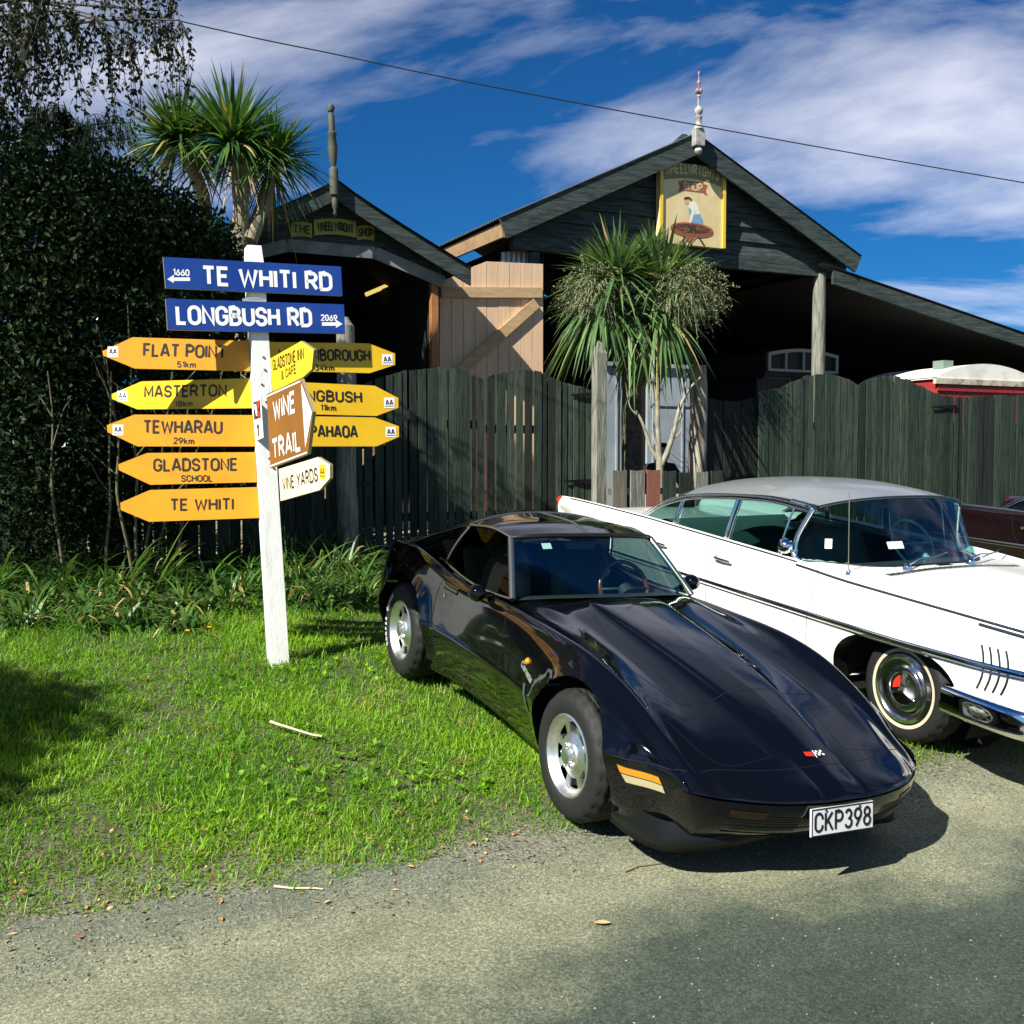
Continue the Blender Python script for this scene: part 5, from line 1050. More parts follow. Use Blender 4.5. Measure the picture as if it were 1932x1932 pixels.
# ================================================================ the black sports car
cv=thing('sports_car','glossy black two seat sports car with slotted alloy wheels, nose pointing at the road','car',None,mw=car_frame((1.0134,6.0041,.005),-.453,.1219,-.0305))
blk=mat('gloss_black_paint',(.002,.0022,.003),.06,spec=.25,coat=.7)
glass=mat('car_glass',(.75,.88,.86),.0,trans=1.0,ior=1.12); 
def thin_glass(name,col,refl=.24):
    if name in MATS: return MATS[name]
    m=bpy.data.materials.new(name); m.use_nodes=True; N,L=m.node_tree.nodes,m.node_tree.links; N.remove(N['Principled BSDF']); o=N['Material Output']
    tr=N.new('ShaderNodeBsdfTransparent'); tr.inputs[0].default_value=(*col,1); gl=N.new('ShaderNodeBsdfGlossy'); gl.inputs['Roughness'].default_value=.01
    fr=N.new('ShaderNodeFresnel'); fr.inputs[0].default_value=1.5; sc=N.new('ShaderNodeMath'); sc.operation='MULTIPLY'; sc.inputs[1].default_value=refl; L.new(fr.outputs[0],sc.inputs[0]); mi=N.new('ShaderNodeMixShader'); L.new(sc.outputs[0],mi.inputs[0]); L.new(tr.outputs[0],mi.inputs[1]); L.new(gl.outputs[0],mi.inputs[2]); L.new(mi.outputs[0],o.inputs[0]); MATS[name]=m; return m
gls=thin_glass('windscreen_glass',(.62,.82,.78)); glt=thin_glass('side_glass',(.10,.15,.14))
xs=[-1.12,-1.0,-.8,-.5,-.3,0,.3,.6,.95,1.3,1.7,2.0,2.3,2.6,2.9,3.2,3.42]
fW,fyc,fzf,fzv,fzr,fyr,fzb,fzs=tab(xs,
 [.715,.735,.775,.838,.855,.868,.855,.828,.80,.793,.803,.828,.862,.878,.862,.815,.74],
 [.66,.665,.672,.685,.69,.70,.705,.70,.69,.69,.695,.71,.73,.735,.715,.67,.62],
 [.50,.545,.60,.685,.765,.838,.868,.872,.872,.858,.845,.862,.918,.945,.935,.91,.875],
 [.505,.535,.595,.675,.715,.765,.81,.855,.90,.895,.885,.88,.885,.895,.90,.895,.875],
 [.51,.545,.615,.715,.765,.822,.866,.902,.935,.92,.90,.90,.90,.905,.905,.90,.88],
 [.10,.10,.11,.135,.155,.175,.19,.205,.225,.23,.23,.23,.23,.23,.23,.23,.23],
 [.265,.245,.215,.18,.165,.16,.16,.165,.17,.17,.17,.165,.17,.19,.22,.27,.30],
 [.205,.195,.185,.17,.165,.16,.16,.165,.17,.17,.17,.165,.17,.19,.22,.27,.30])
st=np.concatenate([[-1.12,-1.118,-1.11,-1.095,-1.07],np.linspace(-1.03,3.38,112),[3.41,3.43,3.44]])
kz={-1.12:.04,-1.118:.26,-1.11:.50,-1.095:.72,-1.07:.90,3.41:.92,3.43:.7,3.44:.30}
rows=[]
for x in st:
    xq=min(max(x,-1.12),3.42); W_,yc,zf,zv,zr,yr,zb,zs=[float(f(xq)) for f in (fW,fyc,fzf,fzv,fzr,fyr,fzb,fzs)]
    wr=W_-.085; yv=.46; cz=.49; cab=float(sstep(.9,1.1,x))
    zr_=zr*(1-cab)+zv*cab
    q=[(0,zb),(.45,zb),(wr-.03,zs),(wr,zs+.03),(W_-.04,.33),(W_,cz-.01),(W_-.006,cz+.045),(W_+(yc-W_)*.34,cz+.045+(zf-cz-.045)*.60),(yc+.05,zf-.04),(yc,zf),(yc-.06,zf-.012-.30*max(zf-zv,0)),(yv+.08,zv+.22*max(zf-zv,0)),(yv-.04,zv),(yr+.055,zv+(zr_-zv)*.38),(yr+.022,zr_-.009),(yr-.04,zr_-.002),(0,zr_+.004)]
    k=kz.get(round(float(x),3),1.0); zm=.475 if x<0 else .62
    q=np.array(q); q[:,1]=zm+(q[:,1]-zm)*k
    if x<-.5: # pinch towards a defined nose edge
        q[:,0]*=1
    r=crom(q,16*4+1); r[:,0]=np.maximum(r[:,0],0); r[0,0]=r[-1,0]=0
    # plan curvature of the nose and tail
    wf=1-sstep(-1.12,-.42,x); wt=sstep(2.9,3.44,x)
    dx=.27*(r[:,0]/.70)**2.6*wf - .16*(r[:,0]/.7)**2.2*wt
    low=np.clip((.47-r[:,1])/.28,0,1); dx=dx+wf*.11*low*low
    rows.append(np.stack([x+dx,r[:,0],r[:,1]],1))
rows=np.array(rows); q0=rows.copy()
for i in range(9,len(rows)-7): rows[i,:,1:]=(q0[i-3:i+4,:,1:]*np.array([1,2,3,3,3,2,1])[:,None,None]).sum(0)/15
P=mirror_grid(rows); V,F=ring_mesh(P)
# small flare round the arches
for xc,R in ((0,.41),(2.489,.42)):
    d=np.hypot(V[:,0]-xc,V[:,2]-.345); m=(np.abs(V[:,1])>.5)&(V[:,2]>.25); V[:,1]+=np.sign(V[:,1])*m*.022*np.exp(-((d-R)/.05)**2)
def wsx(y): return float(np.interp(abs(y),[0,.35,.55,.66],[.93,.975,1.055,1.14]))
def hole(c): return 1.0<c[0]<2.72 and c[0]>wsx(c[1])+.05 and c[2]>.6 and abs(c[1])<float(fyc(min(c[0],3.4)))-.035
V2,K,LF=cut_body(V,F,[(0,.345,.405,.405,2),(2.489,.345,.415,.415,2)],hole)
surf=Surf(V2,K)
cap0=list(range(0,P.shape[1])); capN=[(len(st)-1)*P.shape[1]+j for j in range(P.shape[1])][::-1]
Vb,Fb=drop_loose(V2,K+LF+[tuple(capN)])
o=MB().add(Vb,Fb).build('body',blk,cv,local=True,smooth=True); sharp(o.data,42)
# wheel wells
for xc in (0,2.489):
    for sg in (1,-1):
        mb=MB(); an=np.linspace(-.35,math.pi+.35,22); mb.grid(np.array([[(xc+.42*math.cos(a),sg*yy,min(.345+.42*math.sin(a),.70 if yy<.6 else .76)) for yy in (.50,.60,.79)] for a in an])); 
        mb.add([(xc+.42*math.cos(a),sg*.51,min(.70,.345+.42*math.sin(a))) for a in np.linspace(0,2*math.pi,24)[:-1]],[tuple(range(23))]); sub(mb,'wheel_well',well_m,cv)
# panel gaps
mb=MB()
def seam_side(pts,n=30,w=.0045): ribbon_on(mb,[surf.side(x,z) for x,z in interp_pts(pts,n)],w)
def seam_top(pts,n=40,w=.004):
    for sg in (1,-1): ribbon_on(mb,[surf.top(x,sg*y) for x,y in interp_pts(pts,n)],w)
seam_side([(1.03,.86),(1.0,.70),(.97,.5),(.96,.24)]); seam_side([(1.98,.83),(2.0,.70),(1.97,.5),(1.86,.30),(1.82,.22)]); seam_side([(.96,.22),(1.82,.215)],30)
seam_side([(-.40,.505),(-.6,.53),(-.78,.545)],16); seam_top([(-.35,0),(-.36,.38),(-.34,.43),(-.2,.455),(.2,.53),(.6,.60),(.88,.64)],60); seam_top([(.92,0),(.93,.35),(.90,.62)],30)
seam_top([(-.50,.27),(-.47,.60)],20,.0022); seam_top([(-.50,.27),(-.83,.22)],20,.0022); seam_top([(-.83,.22),(-.80,.50),(-.47,.60)],26,.0022); seam_top([(-.93,0),(-.90,.3),(-.80,.60)],30,.003)
sub(mb,'panel_gaps',seam_m,cv)
# windscreen, roof, rear buttress, side glass
def half_curve(tb,n=13,top=True):
    y=np.array([t[0] for t in tb]); xx=np.array([t[1] for t in tb]); zz=np.array([t[2] for t in tb]); yy=np.linspace(0,y[-1],n); X=pchip(y,xx,yy); Z=pchip(y,zz,yy)
    L=np.stack([X,yy,Z],1); R=L[::-1][:-1].copy(); R[:,1]*=-1; return np.concatenate([R,L])
base=half_curve([(0,.93,.942),(.35,.97,.934),(.55,1.05,.912),(.651,1.131,.887)]); topc=half_curve([(0,1.39,1.232),(.30,1.41,1.226),(.45,1.445,1.213),(.517,1.486,1.20)])
G=np.array([base*(1-u)+topc*u+np.array([-.02,0,.012])*4*u*(1-u) for u in np.linspace(0,1,10)])
sub(MB().grid(G,0,True),'windscreen',gls,cv,smooth=True)
trim_m=mat('window_trim',(.30,.32,.30),.25,metal=.9); trimb=mat('trim_black',(.01,.01,.01),.35)
mb=MB(); mb.tube([p+[0,0,.006] for p in topc],.016,8); sub(mb,'windscreen_header',trimb,cv,smooth=True)
for k in (0,-1):
    a,b=base[k],topc[k]; sg=1 if a[1]>0 else -1
    mb=MB(); pts=[a*(1-u)+b*u+np.array([0,sg*.008,.004*math.sin(u*3)]) for u in np.linspace(0,1,10)]; mb.tube(pts,.021,8); sub(mb,'windscreen_pillar',trim_m,cv,smooth=True)
nr=14; roofG=[]
for u in np.linspace(0,1,nr):
    row=[]
    for i,p in enumerate(topc):
        v=p[1]/.517; yy=v*(.517+.043*u); xe=2.10-.05*abs(v)**2; x=p[0]*(1-u)+xe*u
        zc=pchip(np.array([0,.42,1.]),np.array([1.236,1.278,1.266]),np.array([u]))[0]; ze=pchip(np.array([0,.42,1.]),np.array([1.204,1.222,1.187]),np.array([u]))[0]
        row.append((x,yy,ze+(zc-ze)*(1-abs(v)**2.3)+.004))
    roofG.append(row)
roofG=np.array(roofG); sub(MB().grid(roofG,0,True),'roof_panel',blk,cv,smooth=True)
mb=MB(); mid=roofG[:,roofG.shape[1]//2]; mb.bar
ribbon_on(mb,[(p,np.array([0,0,1.])) for p in mid],.022,.004,thick=.006); sub(mb,'roof_bar',trim_m,cv,smooth=True)
mb=MB()
for k in (0,-1): e=roofG[:,k]; mb.tube([p+[0,0,-.004] for p in e],.009,6)
mb.tube([p for p in roofG[-1]],.008,6); sub(mb,'roof_edge_trim',trim_m,cv,smooth=True)
# buttress: from the roof's rear edge to the tail deck
rear=roofG[-1]; n=rear.shape[0]; half=n//2
rowsB=[]
for u in np.linspace(0,1,16):
    row=[]
    xb=2.19+.66*u; yb=.655+.03*u; zb=.885+.045*u
    for v in np.linspace(-1,1,41):
        a=abs(v); sg=1 if v>=0 else -1
        ye=.56*(1-u)+.64*u; zc=1.268*(1-u**1.6)+.90*u**1.6; ze=1.19*(1-u**1.15)+.935*u**1.15
        if a<.72:
            w=a/.72; y=sg*w*ye; z=ze+(zc-ze)*(1-w**2.3); x=(2.10+.85*u)-.05*w*w*(1-u)-.06*w*u
            if u>.25: z-=.05*math.sin(math.pi*min(1,(u-.25)/.75))*(1-w**3)
        else:
            w=(a-.72)/.28; w2=w**.9; y=sg*(ye+(yb-ye)*w2); z=ze+(zb-ze)*w2; x=(2.05+.85*u-.06*u+.0)*(1-w2)+xb*w2
        row.append((x,y,z))
    rowsB.append(row)
sub(MB().grid(np.array(rowsB),0,True),'rear_buttress',blk,cv,smooth=True)
for sg in (1,-1):
    A0,A1,B0,B1=np.array([1.135,.655,.887]),np.array([1.49,.522,1.195]),np.array([2.19,.652,.895]),np.array([2.05,.556,1.175])
    g=[]
    for u in np.linspace(0,1,9):
        lo=A0*(1-u)+B0*u+np.array([0,.012,-.035])*math.sin(math.pi*u); hi=A1*(1-u)+B1*u+np.array([0,.0,.022])*math.sin(math.pi*u)
        g.append([((lo*(1-v)+hi*v)+np.array([0,.018*math.sin(math.pi*v),0]))*[1,sg,1] for v in np.linspace(0,1,6)])
    sub(MB().grid(np.array(g),0,True),'side_window',glt,cv,smooth=True)
    mb=MB(); mb.tube([g[-1][i]+np.array([0,sg*.004,0]) for i in range(6)],.009,6); mb.tube([g[i][0]+np.array([0,sg*.006,.004]) for i in range(9)],.008,6); sub(mb,'window_trim',trim_m,cv,smooth=True)
# cabin
blkm=mat('cabin_vinyl',(.035,.04,.04),.4); cabm=mat('cabin_dark',(.02,.024,.023),.7)
mb=MB(); mb.box((1.0,-.64,.22),(2.7,.64,.25)); mb.box((2.45,-.63,.25),(2.5,.63,.84)); mb.box((1.0,.60,.25),(2.45,.64,.84)); mb.box((1.0,-.64,.25),(2.45,-.60,.84)); mb.box((1.3,-.12,.25),(2.4,.12,.50)); sub(mb,'cabin_tub',cabm,cv)
mb=MB(); d=[]
for i,p in enumerate(base[::2]): d.append([p+[.03,0,-.012],p+[.16,0,-.03],np.array([1.33,p[1],.86]),np.array([1.38,p[1],.70])])
mb.grid(np.array(d),0,True); sub(mb,'dashboard',blkm,cv,smooth=True)
for y in (.33,-.33):
    mb=MB(); seat(mb,1.95,y,.50,.48,.58,.16); sub(mb,'seat',blkm,cv,smooth=True)
mb=MB(); ax=unit(np.array([.35,0,1.])); torus(mb,(1.46,-.34,.86),.185,.015,(0,1,0),unit(np.array([.42,0,.9])),36,8); mb.tube([(1.40,-.34,.83),(1.46,-.34,.86)],.05,10,mi=1); mb.bar((1.46,-.52,.86),(1.46,-.16,.86),.03,.012,mi=1); sub(mb,'steering_wheel',[mat('wood_rim',(.16,.035,.012),.25,coat=.6),blkm],cv,smooth=True)
mb=MB(); q=G[8]; i=len(topc)//2+8; a=G[7][i];b=G[7][i+2];c=G[5][i]; 
mb=MB(); s0=G[8][-6]; e1=unit(G[8][-3]-G[8][-6]); e2=unit(G[5][-6]-G[8][-6]); nrm=unit(np.cross(e1,e2)); nrm*= -1 if nrm[0]>0 else 1; mb.add([s0+nrm*-.004+e1*a+e2*b for a,b in ((0,0),(.06,0),(.06,.055),(0,.055))],[(0,1,2,3)]); sub(mb,'licence_label',mat('paper_label',(.6,.66,.62),.6),cv)
mb=MB(); mb.box((1.50,-.11,1.125),(1.515,.11,1.175)); mb.tube([(1.49,0,1.20),(1.507,0,1.16)],.008,6); sub(mb,'rear_view_mirror',blkm,cv)
# door mirrors, handles
for sg in (1,-1):
    mb=MB(); c=np.array([1.34,sg*.80,.885 if sg>0 else .92]); 
    prof=[(.0,-.06),(.036,-.048),(.053,-.016),(.055,.016),(.053,.024)]; mb.lathe([(r*1.0,h) for r,h in prof],c,axis=(1,0,0),n=18); mb.add([c+[.021,.048*math.cos(a),.048*math.sin(a)] for a in np.linspace(0,2*math.pi,19)[:-1]],[tuple(range(18))],1,False)
    mb.bar(c+[0,-sg*.05,-.02],(1.36,sg*.69,.865),.05,.03); sub(mb,'door_mirror',[blk,chrome],cv,smooth=True)
h=surf.side(1.84,.77)
mb=MB(); ribbon_on(mb,[surf.side(x,z) for x,z in interp_pts([(1.74,.795),(1.93,.80)],8)],.05,.003,thick=.006); sub(mb,'door_handle',chrome if False else blk,cv,smooth=True)
h=surf.side(1.90,.735); sub(MB().lathe([(.017,-.002),(.017,.005),(.012,.008),(0,.008)],h[0],axis=h[1],n=14),'door_lock',chrome,cv,smooth=True)
# lamps and badges on the fender
amb=mat('amber_lens',(.52,.22,.01),.25,coat=.5); clr=mat('clear_lens',(.40,.36,.20),.25,coat=.5); slv=mat('silver_badge',(.7,.71,.7),.3,metal=.8)
def patch(mb,quad,mi=0,lift=.004,n=6,hit=None):
    q=np.array(quad,float); hit=hit or surf.side; g=[]
    for u in np.linspace(0,1,n):
        r=[]
        for v in (np.linspace(0,1,4)):
            a=(q[0]*(1-u)+q[1]*u)*(1-v)+(q[3]*(1-u)+q[2]*u)*v; h=hit(*a)
            if h is None: return
            r.append(h[0]+h[1]*lift)
        g.append(r)
    mb.grid(np.array(g),mi,True)
mb=MB(); patch(mb,[(-.47,.478),(-.68,.487),(-.70,.457),(-.485,.445)],0); patch(mb,[(-.49,.440),(-.702,.453),(-.715,.42),(-.515,.404)],1); patch(mb,[(-.458,.485),(-.68,.497),(-.728,.412),(-.505,.394)],2,.002); sub(mb,'marker_lamp',[amb,clr,seam_m],cv,smooth=True)
mb=MB(); h=surf.side(.60,.665); mb.lathe([(.0,.018),(.016,.016),(.022,.008),(.023,0)],h[0],axis=h[1]*np.sign(h[1][1]),n=4); sub(mb,'side_repeater',amb,cv)
mb=MB(); h=surf.side(.56,.61); nn=h[1]*np.sign(h[1][1]); u=unit(np.array([-1.,0,-.30])-nn*(np.array([-1.,0,-.3])@nn)); v=np.cross(nn,u); put_text(mb,'Corvette',h[0]-u*.02,u,v,.055,bold=.002,mi=0,lift=.003,width=.19); sub(mb,'script_badge',slv,cv)
mb=MB(); patch(mb,[(.585,.55),(.555,.55),(.49,.40),(.52,.40)],0,.004); 
for k in range(4): pass
sub(mb,'fender_vent',mat('vent_grey',(.10,.12,.11),.35,metal=.5),cv)
h=surf.top(-.86,0); mb=MB(); c=h[0]+h[1]*.004; nx=unit(np.array([-1,0,0])-h[1]*(np.array([-1,0,0])@h[1])); 
def flagp(pts,mi,l=0): mb.add([c+np.array([0,-1,0])*a+ -nx*b+h[1]*l for a,b in pts],[tuple(range(len(pts)))],mi,False)
flagp([(-.055,-.012),(-.008,-.020),(-.002,.012),(-.048,.018)],0); 
for i in range(4):
    for j in range(3): flagp([(.006+i*.013,-.018+j*.012),(.018+i*.013,-.018+j*.012),(.018+i*.013,-.007+j*.012),(.006+i*.013,-.007+j*.012)],1 if (i+j)%2 else 2)
flagp([(-.004,-.03),(.001,-.03),(.010,.02),(.005,.02)],1,.001); sub(mb,'nose_badge',[mat('badge_red',(.5,.02,.01),.3),m_ww,m_k],cv)
# number plate
h=surf.front(0,.40); c=np.array([h[0][0]-.024,.03,.392]); tlt=unit(np.array([.16,0,1.])); u=np.array([0,-1.,0]); 
mb=MB(); n_=np.cross(u,tlt); A=[c+u*a+tlt*b for a,b in ((-.185,-.0625),(.185,-.0625),(.185,.0625),(-.185,.0625))]; mb.add(A+[p-n_*.01 for p in A],[(0,1,2,3),(7,6,5,4),(0,4,5,1),(1,5,6,2),(2,6,7,3),(3,7,4,0)],0)
for a0,b0,a1,b1 in ((-.185,-.0625,.185,-.057),(-.185,.057,.185,.0625),(-.185,-.057,-.18,.057),(.18,-.057,.185,.057)): mb.add([c+u*a+tlt*b+n_*.002 for a,b in ((a0,b0),(a1,b0),(a1,b1),(a0,b1))],[(0,1,2,3)],1)
put_sign(mb,'CKP398',c,u,tlt,.092,.335,1,.002,.13)
for a in (-.10,.10): mb.lathe([(.006,0),(.006,.003),(0,.004)],c+u*a+tlt*.05+n_*.001,axis=n_,n=8,mi=1)
sub(mb,'number_plate',[mat('plate_white',(.72,.74,.72),.35),m_k],cv)
# chin spoiler and bumper groove
mb=MB(); pl=[(-.40,.77),(-.62,.765),(-.82,.70),(-.95,.50),(-.99,.25),(-1.0,0)]; cp=crom(np.array(pl),26); cp=np.vstack([cp,[(a,-b) for a,b in cp[::-1][1:]]])
mb.grid(np.array([[(a+.09,b*.97,.27+.05*(1-(b/.77)**2)),(a+.065,b*.985,.19+.10*(1-(b/.77)**2)),(a+.06,b*.995,.125+.13*(1-(b/.77)**2)),(a+.10,b*.97,.125+.13*(1-(b/.77)**2))] for a,b in cp]),0,True); sub(mb,'chin_spoiler',mat('spoiler_black',(.006,.007,.007),.3,spec=.3),cv,smooth=True)
mb=MB(); ribbon_on(mb,[surf.front(y,.345) for y in np.linspace(-.58,.58,40)],.006,-.0015*-1); ribbon_on(mb,[surf.front(y,.305) for y in np.linspace(-.55,.55,40)],.012); sub(mb,'bumper_groove',seam_m,cv)
gm=mat('grille_dark',(.008,.008,.008),.5); 
for sg in (1,-1):
    mb=MB()
    for k in range(7): ribbon_on(mb,[surf.front(sg*y,.405-.013*k) for y in np.linspace(.24,.52,14)],.006,.002)
    sub(mb,'grille',gm,cv); mb=MB(); patch(mb,[(sg*.40,.43),(sg*.55,.43),(sg*.55,.395),(sg*.40,.395)],0,.003,6,lambda a,b:(lambda h:(h[0],h[1]*(1 if h[1][0]<0 else -1)))(surf.front(a,b))); sub(mb,'parking_lamp',mat('smoked_amber',(.018,.010,.004),.25),cv)
# wheels
def alloy_wheel(x,y,sg,letters):
    e=wheel_empty(cv,x,y,.342,sg); V,F=tyre_mesh(.342,.212,.235); mb=MB().add(V,F,0,True)
    if letters: ring_text(mb,letters,.280,.040,-.62,-.135,.0125,1,.002)
    sub(mb,'tyre',[rubber,mat('tyre_letter_white',(.55,.55,.5),.7)],e)
    mb=MB(); rp=[(.216,-.012),(.217,.006),(.208,.010),(.199,.003),(.184,-.022),(.174,-.036),(.170,-.038)]
    mb.lathe([(r,h) for r,h in rp],(0,0,0),axis=(0,1,0),n=48)
    annulus(mb,.075,.118,-.018,-.034,0,2*math.pi,48,0,-.08)
    for k in range(8):
        a=k*math.pi/4+.2; annulus(mb,.117,.171,-.0345,-.0375,a-.15,a+.15,4,0,-.085)
    mb.lathe([(.075,-.018),(.068,-.010),(.046,-.004),(.044,.014),(.030,.020),(0,.020)],(0,0,0),axis=(0,1,0),n=24)
    for k in range(5): a=k*2*math.pi/5; mb.lathe([(.010,-.02),(.010,.004),(.006,.008),(0,.008)],(.060*math.cos(a),0,.060*math.sin(a)),axis=(0,1,0),n=8)
    sub(mb,'rim',alu,e,angle=35)
    mb=MB().lathe([(.185,-.09),(.0,-.09)],(0,0,0),axis=(0,1,0),n=32); sub(mb,'slot_shadow_disc',alu_d,e)  # black disc stands in for the shade behind the slots
for x in (0,2.489):
    for sg in (1,-1): alloy_wheel(x,sg*.842,sg,'COOPER COBRA' if x>1 else None)
# ================================================================ the big finned sedan (and a dark red one like it beyond)
def sedan(name,label,mw,paint,roofpaint,cabin,cols):
    root=thing(name,label,'car',None,mw=mw)
    xs=[-.98,-.8,-.5,0,.5,1.0,1.6,2.3,3.0,3.6,4.1,4.45]
    fW,fzs,fys,fzh,fzb=tab(xs,
      [.93,.965,.99,1.005,1.01,1.012,1.012,1.012,1.01,1.0,.975,.93],
      [.935,.945,.955,.965,.975,1.0,1.015,1.03,1.045,1.048,1.045,1.03],
      [.88,.90,.915,.925,.93,.935,.935,.93,.93,.93,.925,.905],
      [.925,.945,.962,.975,.985,.995,.99,.98,.955,.935,.915,.88],
      [.33,.31,.29,.28,.28,.28,.28,.28,.28,.28,.30,.34])
    st=np.concatenate([[-1.0,-.995,-.98],np.linspace(-.95,4.40,124),[4.43,4.45]]); kz={-1.0:.55,-.995:.82,-.98:.95,4.43:.9,4.45:.7}
    rows=[]
    for x in st:
        q_=min(max(x,-.98),4.45); W_,zs,ys,zh,zb=[float(f(q_)) for f in (fW,fzs,fys,fzh,fzb)]
        fin=float(sstep(2.3,3.6,x)); deck=zh
        q=[(0,zb),(.6,zb),(W_-.10,zb),(W_-.055,zb+.02),(W_-.012,.45),(W_,.60),(W_+.004,.675),(W_-.008,.76),(W_-.022,.86),(ys+.040+.012*fin,zs-.075),(ys+.022,zs-.018),(ys-.005,zs),(ys-.055-.03*fin,zs-.012-.02*fin),(ys-.12-.03*fin,(zs-.03)*(1-fin)+fin*(zs-.075)),(ys-.18-.02*fin,(zh-.012)*(1-fin)+fin*(deck+.01)),(.55,zh-.004),(.28,zh+.012),(0,zh+.016)]
        k=kz.get(round(float(x),3),1.0); zm=.68; q=np.array(q); q[:,1]=zm+(q[:,1]-zm)*k; q[:,0]*=(.97+.03*k)
        r=crom(q,17*4+1); r[:,0]=np.maximum(r[:,0],0); r[0,0]=r[-1,0]=0
        dx=.10*(r[:,0]/1.0)**3*(1-sstep(-1.0,-.4,x))-.10*(1-(r[:,0]/1.0)**2)*0*x
        # tail ends slope forward below the fin
        dx=dx-np.clip((.95-r[:,1])/.5,0,1)*.22*sstep(3.6,4.45,x)
        rows.append(np.stack([x+dx,r[:,0],r[:,1]],1))
    P=mirror_grid(np.array(rows)); V,F=ring_mesh(P)
    def hole(c): return c[0]>.55+.75*(abs(c[1])/.84)**3.2 and c[0]<2.95 and c[2]>.8 and abs(c[1])<.86
    V2,K,LF=cut_body(V,F,[(.03,.33,.52,.335,2.6),(3.124,.30,.50,.28,2.6)],hole,.12)
    s=Surf(V2,K); nP=P.shape[1]
    Vb,Fb=drop_loose(V2,K+[tuple(range(nP)),tuple((len(st)-1)*nP+j for j in range(nP))[::-1]]+LF)
    mbb=MB().add(Vb,Fb); mbb.m=[0]*(len(Fb)-len(LF))+[1]*len(LF); o=mbb.build('body',[paint,trimb],root,local=True,smooth=True); sharp(o.data,38)
    for xc in (.03,3.124):
        for sg in (1,-1):
            mb=MB(); an=np.linspace(-.4,math.pi+.4,20); mb.grid(np.array([[(xc+.56*math.cos(a),sg*yy,.33+.40*math.sin(a)) for yy in (.5,.90)] for a in an])); mb.add([(xc+.56*math.cos(a),sg*.52,.33+.40*math.sin(a)) for a in np.linspace(0,2*math.pi,20)[:-1]],[tuple(range(19))]); sub(mb,'wheel_well',well_m,root)
    # roof shell
    zc=lambda x: float(pchip(np.array([.95,1.3,1.6,2.0,2.5,2.75]),np.array([1.435,1.476,1.488,1.466,1.405,1.35]),np.array([x]))[0])
    zr=lambda x: float(pchip(np.array([1.06,1.25,1.5,1.86,2.2,2.58,2.80]),np.array([1.365,1.375,1.378,1.352,1.318,1.262,1.215]),np.array([x]))[0])
    yr=lambda x: .715+.035*math.sin(math.pi*min(1,max(0,(x-1.0)/1.8)))
    g=[]
    for u in np.linspace(0,1,26):
        row=[]
        for v in np.linspace(-1,1,33):
            a=abs(v); xf=.965+.115*a**2.6; xb=2.80-.10*a**2; x=xf*(1-u)+xb*u; w=a**2.5; ze=zr(max(1.06,min(x+.0,2.80)))
            z=zc(x)*(1-w)+ze*w; 
            row.append((x,v*yr(x),z+.004))
        g.append(row)
    g=np.array(g); sub(MB().grid(g,0,True),'roof',roofpaint,root,smooth=True)
    for k in (0,-1):
        mb=MB(); e=g[:,k]; sg=1 if e[0][1]>0 else -1
        mb.grid(np.array([[p+[0,sg*.004,.004],p+[0,sg*.016,-.004],p+[0,sg*.012,-.022],p+[0,sg*.004,-.045]] for p in e]),0,True); sub(mb,'drip_rail',cols['rail'],root,smooth=True)
    # windscreen
    yb=np.linspace(0,1,14); bs=np.array([(.60+.56*t**3.0,.84*t**.92,.992-.035*t**2.5) for t in yb]); tp=np.array([(.965+.115*t**2.6,yr(1.06)*t,(zc(.965+.115*t**2.6)*(1-t**2.5)+zr(1.06)*t**2.5)-.006) for t in yb])
    full=lambda L: np.concatenate([L[::-1][:-1]*[1,-1,1],L]); Bc,Tc=full(bs),full(tp)
    G=np.array([Bc*(1-u)+Tc*u+np.array([-.045,0,.015])*4*u*(1-u)*.6 for u in np.linspace(0,1,9)]); sub(MB().grid(G,0,True),'windscreen',gls,root,smooth=True)
    mb=MB(); mb.tube([p+[0,0,.002] for p in Tc],.012,7); sub(mb,'windscreen_trim',cols['rail'],root,smooth=True)
    mb=MB(); mb.tube([p+[-.015,0,.004] for p in Bc],.017,7); sub(mb,'windscreen_seal',trimb,root,smooth=True)
    for k in (0,-1):
        sg=1 if Bc[k][1]>0 else -1; pts=[G[i][k] for i in range(9)]; 
        a,b=Bc[k],Tc[k]; pts=crom([a+[-.05,0,-.01],a+[.0,0,.04],a*.6+b*.4+[.045,sg*.02,.02],a*.15+b*.85+[.03,sg*.012,.02],b+[.06,sg*.01,-.005],b+[.25,sg*.025,.012]],18)
        mb=MB(); mb.tube(pts,.022,8); sub(mb,'windscreen_pillar',chrome,root,smooth=True)
    # rear window and side glass
    rb=np.array([(3.12+.02*t,.80*t,.985) for t in np.linspace(-1,1,15)]); rt=g[-1][::2][:17]; rt=np.array([g[-1][int(round(i*(32/14)))] for i in range(15)])
    sub(MB().grid(np.array([rt*(1-u)+rb*u+np.array([.03,0,.05])*math.sin(math.pi*u) for u in np.linspace(0,1,8)]),0,True),'rear_window',gls,root,smooth=True)
    ux=np.array([1.10,1.17,1.27,1.5,1.86,2.2,2.576,2.85,3.10]); uz=np.array([1.30,1.325,1.335,1.345,1.325,1.29,1.232,1.145,1.005])-.004
    zt=lambda x: float(pchip(ux,uz,np.array([x]))[0]); zbot=lambda x: float(np.interp(x,[1.1,1.3,1.9,2.6,3.1],[.965,.985,.985,.992,1.0]))
    yg=lambda x,v: (.855-.02*v)*(1-v)+(yr(min(x,2.75))+.005)*v + (.012*math.sin(math.pi*v))
    def gp(x,v,sg,off=0): z=zbot(x)+(zt(x)-zbot(x))*v; h=min(1,(z-.97)/.38); return np.array([x,sg*(yg(x,h)+off),z])
